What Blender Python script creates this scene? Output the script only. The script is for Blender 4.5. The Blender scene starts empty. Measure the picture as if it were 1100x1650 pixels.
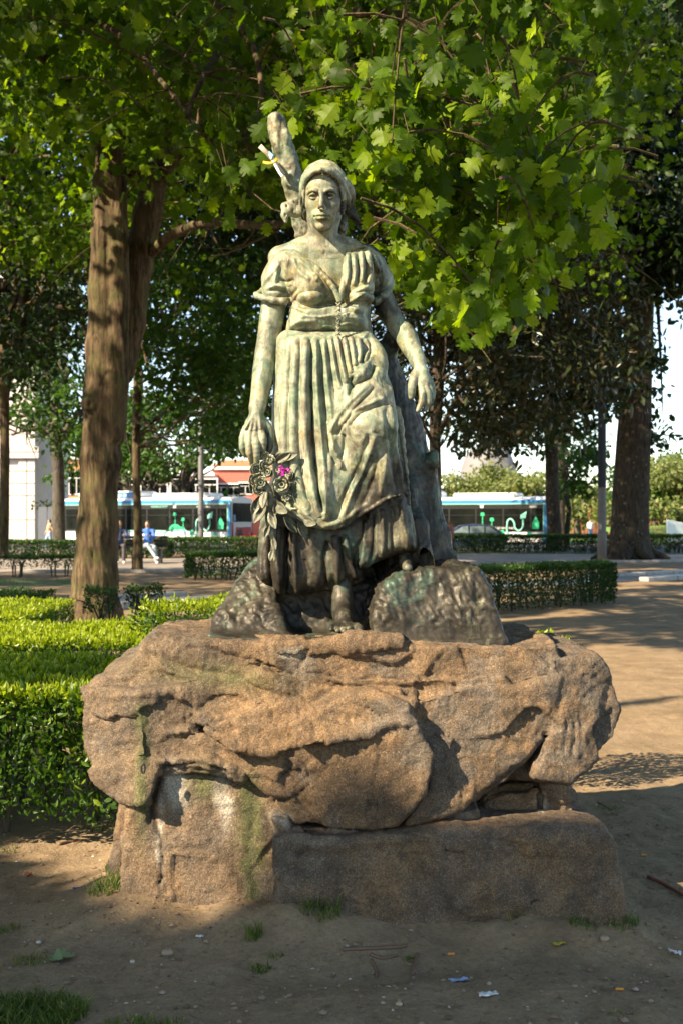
import bpy, bmesh, math, random
import numpy as np
from mathutils import Vector, Matrix
random.seed(7)
RNG = np.random.default_rng(7)
SC = bpy.context.scene
COL = SC.collection

# ------------------------------------------------------------------ camera, sky, sun, exposure
F = 1833.0                       # focal length in photo pixels (photo 1100 x 1650, horizon row 840)
cam = bpy.data.cameras.new('camera')
cam.sensor_fit = 'VERTICAL'
cam.sensor_height = 36.0
cam.lens = F / 1650.0 * 36.0
cam.shift_y = 15.0 / 1650.0
cam.clip_start = 0.1
cam.clip_end = 3000
cam.dof.use_dof = True
cam.dof.focus_distance = 4.95
cam.dof.aperture_fstop = 5.0
camo = bpy.data.objects.new('camera', cam)
camo.location = (0, 0, 1.6)
camo.rotation_euler = (math.radians(90), 0, 0)
COL.objects.link(camo)
SC.camera = camo

SUN = Vector((-0.66, -0.49, 0.57)).normalized()     # towards the sun
world = bpy.data.worlds.new('World')
SC.world = world
world.use_nodes = True
wn = world.node_tree
bg = wn.nodes['Background']
sky = wn.nodes.new('ShaderNodeTexSky')
sky.sky_type = 'NISHITA'
sky.sun_disc = False
sky.sun_elevation = math.asin(SUN.z)
sky.sun_rotation = math.atan2(SUN.x, SUN.y) % (2 * math.pi)
sky.dust_density = 0.3
sky.air_density = 1.0
sky.ozone_density = 0.4
wn.links.new(sky.outputs[0], bg.inputs[0])
bg.inputs[1].default_value = 0.10
sl = bpy.data.lights.new('sun', 'SUN')
sl.energy = 5.0
sl.angle = math.radians(0.5)
sl.color = (1.0, 0.82, 0.58)
slo = bpy.data.objects.new('sun', sl)
slo.rotation_euler = (-SUN).to_track_quat('-Z', 'Y').to_euler()
slo.location = (-20, -20, 30)
COL.objects.link(slo)
SC.view_settings.view_transform = 'Standard'
SC.view_settings.look = 'None'
SC.view_settings.gamma = 1
SC.view_settings.use_curve_mapping = False
SC.view_settings.exposure = 1.7
SC.render.engine = 'CYCLES'
SC.cycles.max_bounces = 6
SC.cycles.diffuse_bounces = 3
SC.cycles.transparent_max_bounces = 6
SC.cycles.transmission_bounces = 3
SC.cycles.glossy_bounces = 2
SC.cycles.caustics_reflective = False
SC.cycles.caustics_refractive = False
SC.cycles.use_denoising = True


def W(px, py, Y):
    """photo pixel + distance -> world point"""
    return np.array([(px - 550.0) * Y / F, Y, 1.6 - (py - 840.0) * Y / F])


def G(px, py):
    """photo pixel of a point on the flat ground -> world point"""
    Y = 1.6 * F / (py - 840.0)
    return np.array([(px - 550.0) * Y / F, Y, 0.0])

# ------------------------------------------------------------------ objects
def thing(name, label, cat, loc=(0, 0, 0), rz=0, group=None):
    o = bpy.data.objects.new(name, None)
    o.empty_display_size = 0.1
    COL.objects.link(o)
    o.location = loc
    o.rotation_euler = (0, 0, rz)
    o['label'] = label
    o['category'] = cat
    if group:
        o['group'] = group
    return o


def tag(o, label=None, cat=None, group=None, kind=None):
    if label: o['label'] = label
    if cat: o['category'] = cat
    if group: o['group'] = group
    if kind: o['kind'] = kind
    return o


def mesh_np(name, V, Fs, smooth=True, mats=None, attrs=None):
    """V (N,3); Fs list of (M,k) arrays (or one)"""
    me = bpy.data.meshes.new(name)
    V = np.asarray(V, dtype=np.float32)
    if not isinstance(Fs, (list, tuple)) or (len(Fs) and not isinstance(Fs[0], np.ndarray)):
        Fs = [np.asarray(Fs)]
    Fs = [np.asarray(f, dtype=np.int32) for f in Fs if len(f)]
    me.vertices.add(len(V))
    me.vertices.foreach_set('co', V.ravel())
    nl = sum(f.size for f in Fs)
    nf = sum(len(f) for f in Fs)
    me.loops.add(nl)
    me.polygons.add(nf)
    me.loops.foreach_set('vertex_index', np.concatenate([f.ravel() for f in Fs]))
    tot = np.concatenate([np.full(len(f), f.shape[1], dtype=np.int32) for f in Fs])
    start = np.concatenate([[0], np.cumsum(tot)[:-1]]).astype(np.int32)
    me.polygons.foreach_set('loop_start', start)
    me.polygons.foreach_set('loop_total', tot)
    me.polygons.foreach_set('use_smooth', np.full(nf, bool(smooth)))
    me.update(calc_edges=True)
    if attrs:
        for k, a in attrs.items():
            a = np.asarray(a, dtype=np.float32)
            if a.ndim == 1:
                at = me.attributes.new(k, 'FLOAT', 'POINT')
                at.data.foreach_set('value', a)
            else:
                at = me.attributes.new(k, 'FLOAT_COLOR', 'POINT')
                if a.shape[1] == 3:
                    a = np.concatenate([a, np.ones((len(a), 1), np.float32)], 1)
                at.data.foreach_set('color', a.ravel())
    if mats:
        for m in (mats if isinstance(mats, (list, tuple)) else [mats]):
            me.materials.append(m)
    return me


def link(name, me, parent=None, loc=None):
    o = bpy.data.objects.new(name, me)
    COL.objects.link(o)
    if parent: o.parent = parent
    if loc is not None: o.location = loc
    return o


class MB:
    """collects quads/tris/boxes/tubes into one mesh"""
    def __init__(s):
        s.V = []; s.F4 = []; s.F3 = []; s.n = 0

    def add(s, V, F4=None, F3=None):
        V = np.asarray(V, float).reshape(-1, 3)
        if F4 is not None and len(F4): s.F4.append(np.asarray(F4, int) + s.n)
        if F3 is not None and len(F3): s.F3.append(np.asarray(F3, int) + s.n)
        s.V.append(V); s.n += len(V)
        return s

    def box(s, x0, x1, y0, y1, z0, z1, M=None):
        V = np.array([[x, y, z] for x in (x0, x1) for y in (y0, y1) for z in (z0, z1)], float)
        if M is not None: V = V @ np.asarray(M)[:3, :3].T + np.asarray(M)[:3, 3]
        return s.add(V, [[0, 1, 3, 2], [4, 6, 7, 5], [0, 4, 5, 1], [2, 3, 7, 6], [0, 2, 6, 4], [1, 5, 7, 3]])

    def rbox(s, x0, x1, y0, y1, z0, z1, b=0.01, M=None):
        """box with chamfered vertical+horizontal edges (24 verts)"""
        V = []
        for sx, x, xi in ((0, x0, x0 + b), (1, x1, x1 - b)):
            for sy, y, yi in ((0, y0, y0 + b), (1, y1, y1 - b)):
                for sz, z, zi in ((0, z0, z0 + b), (1, z1, z1 - b)):
                    V += [[x, yi, zi], [xi, y, zi], [xi, yi, z]]
        V = np.array(V, float)
        if M is not None: V = V @ np.asarray(M)[:3, :3].T + np.asarray(M)[:3, 3]
        q = lambda a, b_, c: (a * 4 + b_ * 2 + c) * 3
        F4 = []
        F4 += [[q(0,0,0), q(0,0,1), q(0,1,1), q(0,1,0)], [q(1,0,0), q(1,1,0), q(1,1,1), q(1,0,1)]]
        F4 += [[q(0,0,0)+1, q(1,0,0)+1, q(1,0,1)+1, q(0,0,1)+1], [q(0,1,0)+1, q(0,1,1)+1, q(1,1,1)+1, q(1,1,0)+1]]
        F4 += [[q(0,0,0)+2, q(0,1,0)+2, q(1,1,0)+2, q(1,0,0)+2], [q(0,0,1)+2, q(1,0,1)+2, q(1,1,1)+2, q(0,1,1)+2]]
        for a in (0, 1):
            for b_ in (0, 1):
                F4.append([q(a,b_,0), q(a,b_,1), q(a,b_,1)+1, q(a,b_,0)+1])
                F4.append([q(a,0,b_), q(a,1,b_), q(a,1,b_)+2, q(a,0,b_)+2])
                F4.append([q(0,a,b_)+1, q(1,a,b_)+1, q(1,a,b_)+2, q(0,a,b_)+2])
        F3 = [[q(a,b_,c), q(a,b_,c)+1, q(a,b_,c)+2] for a in (0,1) for b_ in (0,1) for c in (0,1)]
        return s.add(V, F4, F3)

    def tube(s, pts, rad, n=8, cap=True, ell=None):
        """tube through points with radii; frames by parallel transport"""
        P = np.asarray(pts, float); R = np.broadcast_to(np.asarray(rad, float), (len(P),))
        T = np.gradient(P, axis=0); T /= np.linalg.norm(T, axis=1)[:, None] + 1e-12
        up = np.array([0, 0, 1.0]) if abs(T[0][2]) < 0.9 else np.array([0, 1.0, 0])
        N = np.cross(T[0], up); N /= np.linalg.norm(N)
        a = np.arange(n) / n * 2 * math.pi
        rings = []
        for i in range(len(P)):
            N = N - T[i] * N.dot(T[i]); N /= np.linalg.norm(N) + 1e-12
            B = np.cross(T[i], N)
            rings.append(P[i] + R[i] * (np.cos(a)[:, None] * N + np.sin(a)[:, None] * B))
        V = np.concatenate(rings)
        i = np.arange(len(P) - 1)[:, None] * n; j = np.arange(n)[None, :]; j2 = (j + 1) % n
        F4 = np.stack([i + j, i + n + j, i + n + j2, i + j2], -1).reshape(-1, 4)[:, ::-1]
        F3 = []
        if cap:
            V = np.concatenate([V, P[:1], P[-1:]])
            c0 = len(P) * n
            for k in range(n):
                F3.append([c0, k, (k + 1) % n]); F3.append([c0 + 1, (len(P) - 1) * n + (k + 1) % n, (len(P) - 1) * n + k])
        return s.add(V, F4, F3)

    def lathe(s, prof, n=16, c=(0, 0, 0), M=None):
        """prof: list of (r,z)"""
        P = np.asarray(prof, float); a = np.arange(n) / n * 2 * math.pi
        V = np.stack([P[:, 0][:, None] * np.cos(a), P[:, 0][:, None] * np.sin(a), np.broadcast_to(P[:, 1][:, None], (len(P), n))], -1).reshape(-1, 3)
        if M is not None: V = V @ np.asarray(M)[:3, :3].T + np.asarray(M)[:3, 3]
        V = V + np.asarray(c)
        i = np.arange(len(P) - 1)[:, None] * n; j = np.arange(n)[None, :]; j2 = (j + 1) % n
        return s.add(V, np.stack([i + j, i + j2, i + n + j2, i + n + j], -1).reshape(-1, 4))

    def prism(s, poly, y0, y1, M=None):
        """extrude xz polygon (convex or fan-able) along y"""
        P = np.asarray(poly, float); n = len(P)
        V = np.concatenate([np.c_[P[:, 0], np.full(n, y0), P[:, 1]], np.c_[P[:, 0], np.full(n, y1), P[:, 1]]])
        if M is not None: V = V @ np.asarray(M)[:3, :3].T + np.asarray(M)[:3, 3]
        F4 = [[k, (k + 1) % n, n + (k + 1) % n, n + k] for k in range(n)]
        from mathutils.geometry import tessellate_polygon
        tr = tessellate_polygon([[Vector((p[0], p[1], 0)) for p in P]])
        F3 = [list(t) for t in tr] + [[n + t[2], n + t[1], n + t[0]] for t in tr]
        return s.add(V, F4, F3)

    def mesh(s, name, mat, smooth=False, attrs=None):
        Fs = []
        if s.F4: Fs.append(np.concatenate(s.F4))
        if s.F3: Fs.append(np.concatenate(s.F3))
        return mesh_np(name, np.concatenate(s.V), Fs, smooth, mat, attrs)

    def build(s, name, mat, parent=None, smooth=False, attrs=None, loc=None):
        me = s.mesh(name, mat, smooth, attrs)
        if s.fix:
            bm = bmesh.new(); bm.from_mesh(me); bmesh.ops.recalc_face_normals(bm, faces=bm.faces); bm.to_mesh(me); bm.free()
        return link(name, me, parent, loc)
    fix = True


def catmull(P, n=8):
    P = np.asarray(P, float)
    if len(P) < 3:
        t = np.linspace(0, 1, n + 1)[:, None]
        return P[0] * (1 - t) + P[-1] * t
    Q = np.vstack([2 * P[0] - P[1], P, 2 * P[-1] - P[-2]])
    out = []
    for i in range(1, len(Q) - 2):
        t = np.linspace(0, 1, n, endpoint=False)[:, None]
        a, b, c, d = Q[i - 1], Q[i], Q[i + 1], Q[i + 2]
        out.append(0.5 * ((2 * b) + (-a + c) * t + (2 * a - 5 * b + 4 * c - d) * t ** 2 + (-a + 3 * b - 3 * c + d) * t ** 3))
    out.append(P[-1:])
    return np.vstack(out)


# ------------------------------------------------------------------ noise
def _hash(i, j, k, seed):
    h = (i * 374761393 + j * 668265263 + k * 2147483647 + seed * 974634777) & 0xFFFFFFFF
    h = ((h ^ (h >> 13)) * 1274126177) & 0xFFFFFFFF
    h = (h ^ (h >> 16))
    return (h & 0xFFFF).astype(np.float32) / 32767.5 - 1.0


def vnoise(P, seed=0):
    P = np.asarray(P, np.float64)
    I = np.floor(P).astype(np.int64); f = (P - I).astype(np.float32)
    f = f * f * (3 - 2 * f)
    out = 0
    for dx in (0, 1):
        wx = f[..., 0] if dx else 1 - f[..., 0]
        for dy in (0, 1):
            wy = f[..., 1] if dy else 1 - f[..., 1]
            for dz in (0, 1):
                wz = f[..., 2] if dz else 1 - f[..., 2]
                out = out + wx * wy * wz * _hash(I[..., 0] + dx, I[..., 1] + dy, I[..., 2] + dz, seed)
    return out


def fbm(P, sc=1.0, octv=4, seed=0, gain=0.5):
    P = np.asarray(P, np.float64) * sc
    a = 1.0; s = 0; t = 0
    for o in range(octv):
        s = s + a * vnoise(P, seed + o * 17); t += a
        P = P * 2.03 + 11.7; a *= gain
    return s / t


def ridged(P, sc=1.0, octv=4, seed=0):
    P = np.asarray(P, np.float64) * sc
    a = 1.0; s = 0; t = 0
    for o in range(octv):
        s = s + a * (1 - 2 * np.abs(vnoise(P, seed + o * 13))); t += a
        P = P * 2.1 + 5.3; a *= 0.5
    return s / t


def smooth01(x, a, b):
    t = np.clip((x - a) / (b - a), 0, 1)
    return t * t * (3 - 2 * t)


# ------------------------------------------------------------------ distance-field sculpting
def smin(a, b, k):
    if k <= 0: return np.minimum(a, b)
    h = np.maximum(k - np.abs(a - b), 0) / k
    return np.minimum(a, b) - h * h * k * 0.25


def smax(a, b, k):
    return -smin(-a, -b, k)


def sdpoly(px, pz, poly):
    """2-D signed distance to polygon; px,pz arrays"""
    v = np.asarray(poly, np.float32)
    d = np.full(px.shape, 1e9, np.float32); s = np.ones(px.shape, np.float32)
    n = len(v)
    for i in range(n):
        a = v[i]; b = v[i - 1]
        ex, ez = b - a
        wx = px - a[0]; wz = pz - a[1]
        t = np.clip((wx * ex + wz * ez) / (ex * ex + ez * ez + 1e-12), 0, 1)
        d = np.minimum(d, (wx - ex * t) ** 2 + (wz - ez * t) ** 2)
        c1 = pz >= a[1]; c2 = pz < b[1]; c3 = ex * wz > ez * wx
        fl = (c1 & c2 & c3) | (~c1 & ~c2 & ~c3)
        s = np.where(fl, -s, s)
    return s * np.sqrt(d)


class Grid:
    def __init__(s, lo, hi, h):
        s.lo = np.asarray(lo, float); s.h = h
        s.n = np.ceil((np.asarray(hi, float) - s.lo) / h).astype(int) + 1
        s.D = np.full(tuple(s.n), 0.5, np.float32)
        s.ax = [(s.lo[i] + np.arange(s.n[i]) * h).astype(np.float32) for i in range(3)]

    def reg(s, lo, hi):
        a = np.clip(np.floor((np.asarray(lo) - s.lo) / s.h).astype(int), 0, s.n)
        b = np.clip(np.ceil((np.asarray(hi) - s.lo) / s.h).astype(int) + 1, 0, s.n)
        if np.any(b <= a): return None
        sl_ = tuple(slice(a[i], b[i]) for i in range(3))
        X = s.ax[0][sl_[0]][:, None, None]; Y = s.ax[1][sl_[1]][None, :, None]; Z = s.ax[2][sl_[2]][None, None, :]
        return sl_, X, Y, Z

    def app(s, sl_, d, k, op):
        if op == 'u': s.D[sl_] = smin(s.D[sl_], d, k)
        elif op == 's': s.D[sl_] = smax(s.D[sl_], -d, k)
        elif op == 'i': s.D[sl_] = smax(s.D[sl_], d, k)

    def cap(s, a, b, ra, rb=None, k=0.0, op='u'):
        a = np.asarray(a, float); b = np.asarray(b, float); rb = ra if rb is None else rb
        m = max(ra, rb) + k + 3 * s.h
        r = s.reg(np.minimum(a, b) - m, np.maximum(a, b) + m)
        if r is None: return s
        sl_, X, Y, Z = r
        e = b - a; L = float(e @ e) + 1e-12
        t = np.clip(((X - a[0]) * e[0] + (Y - a[1]) * e[1] + (Z - a[2]) * e[2]) / L, 0, 1)
        d = np.sqrt((X - a[0] - e[0] * t) ** 2 + (Y - a[1] - e[1] * t) ** 2 + (Z - a[2] - e[2] * t) ** 2) - (ra + (rb - ra) * t)
        s.app(sl_, d.astype(np.float32), k, op); return s

    def chain(s, pts, rad, k=0.01, op='u', sub=0):
        P = np.asarray(pts, float); R = np.broadcast_to(np.asarray(rad, float), (len(P),))
        if sub: 
            Q = catmull(np.c_[P, R], sub); P = Q[:, :3]; R = Q[:, 3]
        for i in range(len(P) - 1): s.cap(P[i], P[i + 1], R[i], R[i + 1], k, op)
        return s

    def ell(s, c, r, k=0.0, op='u', rot=None):
        c = np.asarray(c, float); r = np.asarray(r, float) * np.ones(3)
        m = r.max() + k + 3 * s.h
        rg = s.reg(c - m, c + m)
        if rg is None: return s
        sl_, X, Y, Z = rg
        x, y, z = X - c[0], Y - c[1], Z - c[2]
        if rot is not None:
            Rm = np.asarray(rot.to_3x3() if hasattr(rot, 'to_3x3') else rot).T
            x, y, z = (Rm[0, 0] * x + Rm[0, 1] * y + Rm[0, 2] * z, Rm[1, 0] * x + Rm[1, 1] * y + Rm[1, 2] * z, Rm[2, 0] * x + Rm[2, 1] * y + Rm[2, 2] * z)
        k0 = np.sqrt((x / r[0]) ** 2 + (y / r[1]) ** 2 + (z / r[2]) ** 2)
        k1 = np.sqrt((x / r[0] ** 2) ** 2 + (y / r[1] ** 2) ** 2 + (z / r[2] ** 2) ** 2)
        d = np.where(k0 < 1e-4, -r.min(), k0 * (k0 - 1) / (k1 + 1e-9))
        s.app(sl_, d.astype(np.float32), k, op); return s

    def inflate(s, poly, yc, Tf, Tb, w, k=0.0, op='u', Yp=None, px=True):
        """pillow with a px outline lying at distance Yp; yc = centre plane (number or f(X,Z))"""
        Yp = Yp or (yc if not callable(yc) else 5.0)
        P = np.array([W(p[0], p[1], Yp)[[0, 2]] for p in poly]) if px else np.asarray(poly, float)
        m = k + 3 * s.h + 0.01
        y0 = (yc if not callable(yc) else Yp)
        e = 0.3 if callable(yc) else 0
        rg = s.reg([P[:, 0].min() - m, y0 - Tf - m - e, P[:, 1].min() - m], [P[:, 0].max() + m, y0 + Tb + m + e, P[:, 1].max() + m])
        if rg is None: return s
        sl_, X, Y, Z = rg
        XX, ZZ = np.broadcast_arrays(X[:, 0, :], Z[:, 0, :])
        d2 = sdpoly(XX, ZZ, P)
        yv = yc(XX, ZZ) if callable(yc) else np.full(XX.shape, yc, np.float32)
        q = np.where(d2 > 0, 1 + d2 / w, 1 - np.clip(-d2 / w, 0, 1))[:, None, :]
        dy = Y - yv[:, None, :]
        T = np.where(dy < 0, Tf, Tb)
        t = dy / T
        q2 = q * q; t2 = t * t
        g = np.sqrt(q2 + t2)
        d = (g - 1) * (q2 * w + t2 * T) / (q2 + t2 + 1e-6)
        s.app(sl_, d.astype(np.float32), k, op); return s

    def prism(s, poly, y0, y1, Yp=None, ax=0.0, az=0.0, rnd=0.03, k=0.0, op='u', yfun=None, bend=None):
        """outline at distance Yp, from y0 (front; tilted by ax*x, az*z about outline centre) to y1"""
        Yp = Yp or y0
        P = np.array([W(p[0], p[1], Yp)[[0, 2]] for p in poly])
        m = k + rnd + 4 * s.h
        rg = s.reg([P[:, 0].min() - m, s.lo[1], P[:, 1].min() - m], [P[:, 0].max() + m, s.ax[1][-1], P[:, 1].max() + m])
        if rg is None: return s
        sl_, X, Y, Z = rg
        XX, ZZ = np.broadcast_arrays(X[:, 0, :], Z[:, 0, :])
        d2 = sdpoly(XX, ZZ, P)[:, None, :]
        c = P.mean(0)
        yf = y0 + ax * (XX - c[0]) + az * (ZZ - c[1])
        if yfun is not None: yf = yf + yfun(XX, ZZ)
        dy = np.maximum(yf[:, None, :] - Y, Y - y1)
        d = smax(np.broadcast_to(d2, dy.shape), dy, rnd) if rnd > 0 else np.maximum(d2, dy)
        s.app(sl_, d.astype(np.float32), k, op); return s

    def mesh(s):
        """surface nets -> verts, quads"""
        D = s.D
        neg = D < 0
        nx, ny, nz = D.shape
        c = np.zeros((nx - 1, ny - 1, nz - 1), np.int8)
        for dx in (0, 1):
            for dy in (0, 1):
                for dz in (0, 1):
                    c += neg[dx:nx - 1 + dx, dy:ny - 1 + dy, dz:nz - 1 + dz]
        I = np.argwhere((c > 0) & (c < 8))
        idx = np.full(c.shape, -1, np.int32)
        idx[I[:, 0], I[:, 1], I[:, 2]] = np.arange(len(I))
        cor = {}
        for dx in (0, 1):
            for dy in (0, 1):
                for dz in (0, 1):
                    cor[dx, dy, dz] = D[I[:, 0] + dx, I[:, 1] + dy, I[:, 2] + dz]
        acc = np.zeros((len(I), 3)); cnt = np.zeros(len(I))
        for ax in range(3):
            for u in (0, 1):
                for v in (0, 1):
                    a = [u, v]; a.insert(ax, 0); b = [u, v]; b.insert(ax, 1)
                    da, db = cor[tuple(a)], cor[tuple(b)]
                    m = (da < 0) != (db < 0)
                    t = np.where(m, da / np.where(m, da - db, 1), 0)
                    p = np.tile(np.array(a, float), (len(I), 1)); p[:, ax] = t
                    acc += p * m[:, None]; cnt += m
        V = (I + acc / cnt[:, None]) * s.h + s.lo
        quads = []
        for ax in range(3):
            sl0 = [slice(None)] * 3; sl1 = [slice(None)] * 3
            sl0[ax] = slice(0, -1); sl1[ax] = slice(1, None)
            o1, o2 = [(1, 2), (2, 0), (0, 1)][ax]
            m = neg[tuple(sl0)] != neg[tuple(sl1)]
            E = np.argwhere(m)
            ok = (E[:, o1] > 0) & (E[:, o2] > 0) & (E[:, o1] < D.shape[o1] - 1) & (E[:, o2] < D.shape[o2] - 1)
            E = E[ok]
            inside = neg[E[:, 0], E[:, 1], E[:, 2]]
            def cell(d1, d2):
                Q = E.copy(); Q[:, o1] -= d1; Q[:, o2] -= d2
                return idx[Q[:, 0], Q[:, 1], Q[:, 2]]
            q = np.stack([cell(1, 1), cell(0, 1), cell(0, 0), cell(1, 0)], 1)
            q[~inside] = q[~inside][:, ::-1]
            quads.append(q)
        Q = np.concatenate(quads)
        Q = Q[(Q >= 0).all(1)]
        return V, Q


def vnormals(V, Q):
    n = np.cross(V[Q[:, 2]] - V[Q[:, 0]], V[Q[:, 3]] - V[Q[:, 1]])
    N = np.zeros_like(V)
    for j in range(4):
        for a in range(3): N[:, a] += np.bincount(Q[:, j], n[:, a], len(V))
    return N / (np.linalg.norm(N, axis=1)[:, None] + 1e-12)


class Relief:
    """ridges and grooves drawn as strokes in photo pixels, applied as real displacement"""
    def __init__(s, x0, y0, x1, y1, res=1.0):
        s.o = (x0, y0); s.res = res
        s.A = np.zeros((int((x1 - x0) * res) + 1, int((y1 - y0) * res) + 1), np.float32)

    def stroke(s, pts, w, h, taper=0.25, smooth=True, side=0.0, sharp=False):
        P = catmull(pts, 8) if smooth else np.asarray(pts, float)
        n = len(P); w_ = np.broadcast_to(np.asarray(w, float), (n,)) if np.ndim(w) == 0 else np.interp(np.linspace(0, 1, n), np.linspace(0, 1, len(w)), w)
        R = 3 * max(w_)
        x0 = int(max(0, (P[:, 0].min() - R - s.o[0]) * s.res)); x1 = int(min(s.A.shape[0], (P[:, 0].max() + R - s.o[0]) * s.res + 1))
        y0 = int(max(0, (P[:, 1].min() - R - s.o[1]) * s.res)); y1 = int(min(s.A.shape[1], (P[:, 1].max() + R - s.o[1]) * s.res + 1))
        if x1 <= x0 or y1 <= y0: return s
        X = (np.arange(x0, x1) / s.res + s.o[0])[:, None]; Y = (np.arange(y0, y1) / s.res + s.o[1])[None, :]
        best = np.full((x1 - x0, y1 - y0), 1e9); T = np.zeros_like(best); WW = np.ones_like(best); S = np.zeros_like(best)
        for i in range(n - 1):
            a = P[i]; e = P[i + 1] - a; L = e @ e + 1e-9
            t = np.clip(((X - a[0]) * e[0] + (Y - a[1]) * e[1]) / L, 0, 1)
            dx = X - a[0] - e[0] * t; dy = Y - a[1] - e[1] * t
            d = dx * dx + dy * dy
            m = d < best
            best = np.where(m, d, best); T = np.where(m, (i + t) / (n - 1), T); WW = np.where(m, w_[i], WW)
            S = np.where(m, np.sign(e[0] * dy - e[1] * dx), S)
        d = np.sqrt(best) / WW
        tp = np.clip(np.minimum(T, 1 - T) / max(taper, 1e-3), 0, 1)
        tp = np.sqrt(tp * (2 - tp))
        if sharp: f = np.clip(1 - d / 2, 0, 1) ** 1.5
        else: f = np.exp(-d * d)
        if side: f = np.where(S * side > 0, f, np.exp(-(d * 3) ** 2))
        s.A[x0:x1, y0:y1] += (h * f * tp).astype(np.float32)
        return s

    def sample(s, V):
        px = 550 + V[:, 0] * F / V[:, 1]; py = 840 - (V[:, 2] - 1.6) * F / V[:, 1]
        u = np.clip((px - s.o[0]) * s.res, 0, s.A.shape[0] - 1.001); v = np.clip((py - s.o[1]) * s.res, 0, s.A.shape[1] - 1.001)
        i = u.astype(int); j = v.astype(int); fu = u - i; fv = v - j
        A = s.A
        r = A[i, j] * (1 - fu) * (1 - fv) + A[i + 1, j] * fu * (1 - fv) + A[i, j + 1] * (1 - fu) * fv + A[i + 1, j + 1] * fu * fv
        inside = (px > s.o[0]) & (px < s.o[0] + s.A.shape[0] / s.res) & (py > s.o[1]) & (py < s.o[1] + s.A.shape[1] / s.res)
        return r * inside

    def apply(s, V, N):
        r = s.sample(V)
        w = smooth01(-N[:, 1], 0.0, 0.45)
        d = N * 0.5 + np.array([0, -0.5, 0]); d /= np.linalg.norm(d, axis=1)[:, None] + 1e-9
        return V + d * (r * w)[:, None]


# ------------------------------------------------------------------ materials
class NT:
    def __init__(s, name):
        s.m = bpy.data.materials.new(name); s.m.use_nodes = True
        s.t = s.m.node_tree; s.b = s.t.nodes['Principled BSDF']; s.out = s.t.nodes['Material Output']

    def n(s, typ, **kw):
        nd = s.t.nodes.new(typ)
        for k, v in kw.items(): setattr(nd, k, v)
        return nd

    def link(s, a, b): s.t.links.new(a, b)

    def coord(s, scale=(1, 1, 1), kind='Object'):
        tc = s.n('ShaderNodeTexCoord'); mp = s.n('ShaderNodeMapping')
        mp.inputs['Scale'].default_value = scale
        s.link(tc.outputs[kind], mp.inputs[0]); return mp.outputs[0]

    def noise(s, vec, sc, det=4, rough=0.6, dist=0.0):
        nd = s.n('ShaderNodeTexNoise'); nd.inputs['Scale'].default_value = sc
        nd.inputs['Detail'].default_value = det; nd.inputs['Roughness'].default_value = rough; nd.inputs['Distortion'].default_value = dist
        s.link(vec, nd.inputs['Vector']); return nd.outputs[0]

    def vor(s, vec, sc, feat='F1', out=0, rand=1.0):
        nd = s.n('ShaderNodeTexVoronoi'); nd.feature = feat; nd.inputs['Scale'].default_value = sc
        s.link(vec, nd.inputs['Vector']); return nd.outputs[out]

    def ramp(s, fac, stops):
        nd = s.n('ShaderNodeValToRGB'); cr = nd.color_ramp
        while len(cr.elements) < len(stops): cr.elements.new(0.5)
        for e, (p, c) in zip(cr.elements, stops):
            e.position = p
            if np.ndim(c) == 0: c = (c, c, c)
            e.color = (*c, 1)
        s.link(fac, nd.inputs[0]); return nd.outputs[0]

    def mix(s, fac, a, b, mode='MIX'):
        nd = s.n('ShaderNodeMix', data_type='RGBA', blend_type=mode)
        for sock, v in ((nd.inputs[0], fac), (nd.inputs[6], a), (nd.inputs[7], b)):
            if hasattr(v, 'is_output'): s.link(v, sock)
            elif sock == nd.inputs[0]: sock.default_value = v
            else: sock.default_value = (*v, 1)
        return nd.outputs[2]

    def math(s, op, a, b=0.0):
        nd = s.n('ShaderNodeMath', operation=op)
        for i, v in enumerate((a, b)):
            if hasattr(v, 'is_output'): s.link(v, nd.inputs[i])
            else: nd.inputs[i].default_value = v
        return nd.outputs[0]

    def attr(s, name, color=False):
        nd = s.n('ShaderNodeAttribute', attribute_name=name)
        return nd.outputs['Color'] if color else nd.outputs['Fac']

    def sepz(s, vec, i=2):
        nd = s.n('ShaderNodeSeparateXYZ'); s.link(vec, nd.inputs[0]); return nd.outputs[i]

    def base(s, c):
        if hasattr(c, 'is_output'): s.link(c, s.b.inputs['Base Color'])
        else: s.b.inputs['Base Color'].default_value = (*c, 1)
        return s

    def set(s, **kw):
        for k, v in kw.items():
            sock = s.b.inputs[{'rough': 'Roughness', 'metal': 'Metallic', 'spec': 'Specular IOR Level', 'coat': 'Coat Weight', 'alpha': 'Alpha', 'trans': 'Transmission Weight', 'sheen': 'Sheen Weight'}[k]]
            if hasattr(v, 'is_output'): s.link(v, sock)
            else: sock.default_value = v
        return s

    def bump(s, h, strength=0.5, dist=0.01, prev=None):
        nd = s.n('ShaderNodeBump'); nd.inputs['Strength'].default_value = strength; nd.inputs['Distance'].default_value = dist
        s.link(h, nd.inputs['Height'])
        if prev is not None: s.link(prev, nd.inputs['Normal'])
        s.link(nd.outputs[0], s.b.inputs['Normal']); return nd.outputs[0]


def plain(name, c, rough=0.6, metal=0.0, var=0.15, nsc=6.0, bump=0.0):
    t = NT(name); v = t.coord()
    n = t.noise(v, nsc, 5)
    d = tuple(x * (1 - var) for x in c); l = tuple(min(1, x * (1 + var)) for x in c)
    t.base(t.ramp(n, [(0.3, d), (0.7, l)])); t.set(rough=rough, metal=metal)
    if bump: t.bump(n, bump, 0.01)
    return t.m


_mc = {}
def pm(name, c, **kw):
    if name not in _mc: _mc[name] = plain(name, c, **kw)
    return _mc[name]

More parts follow.
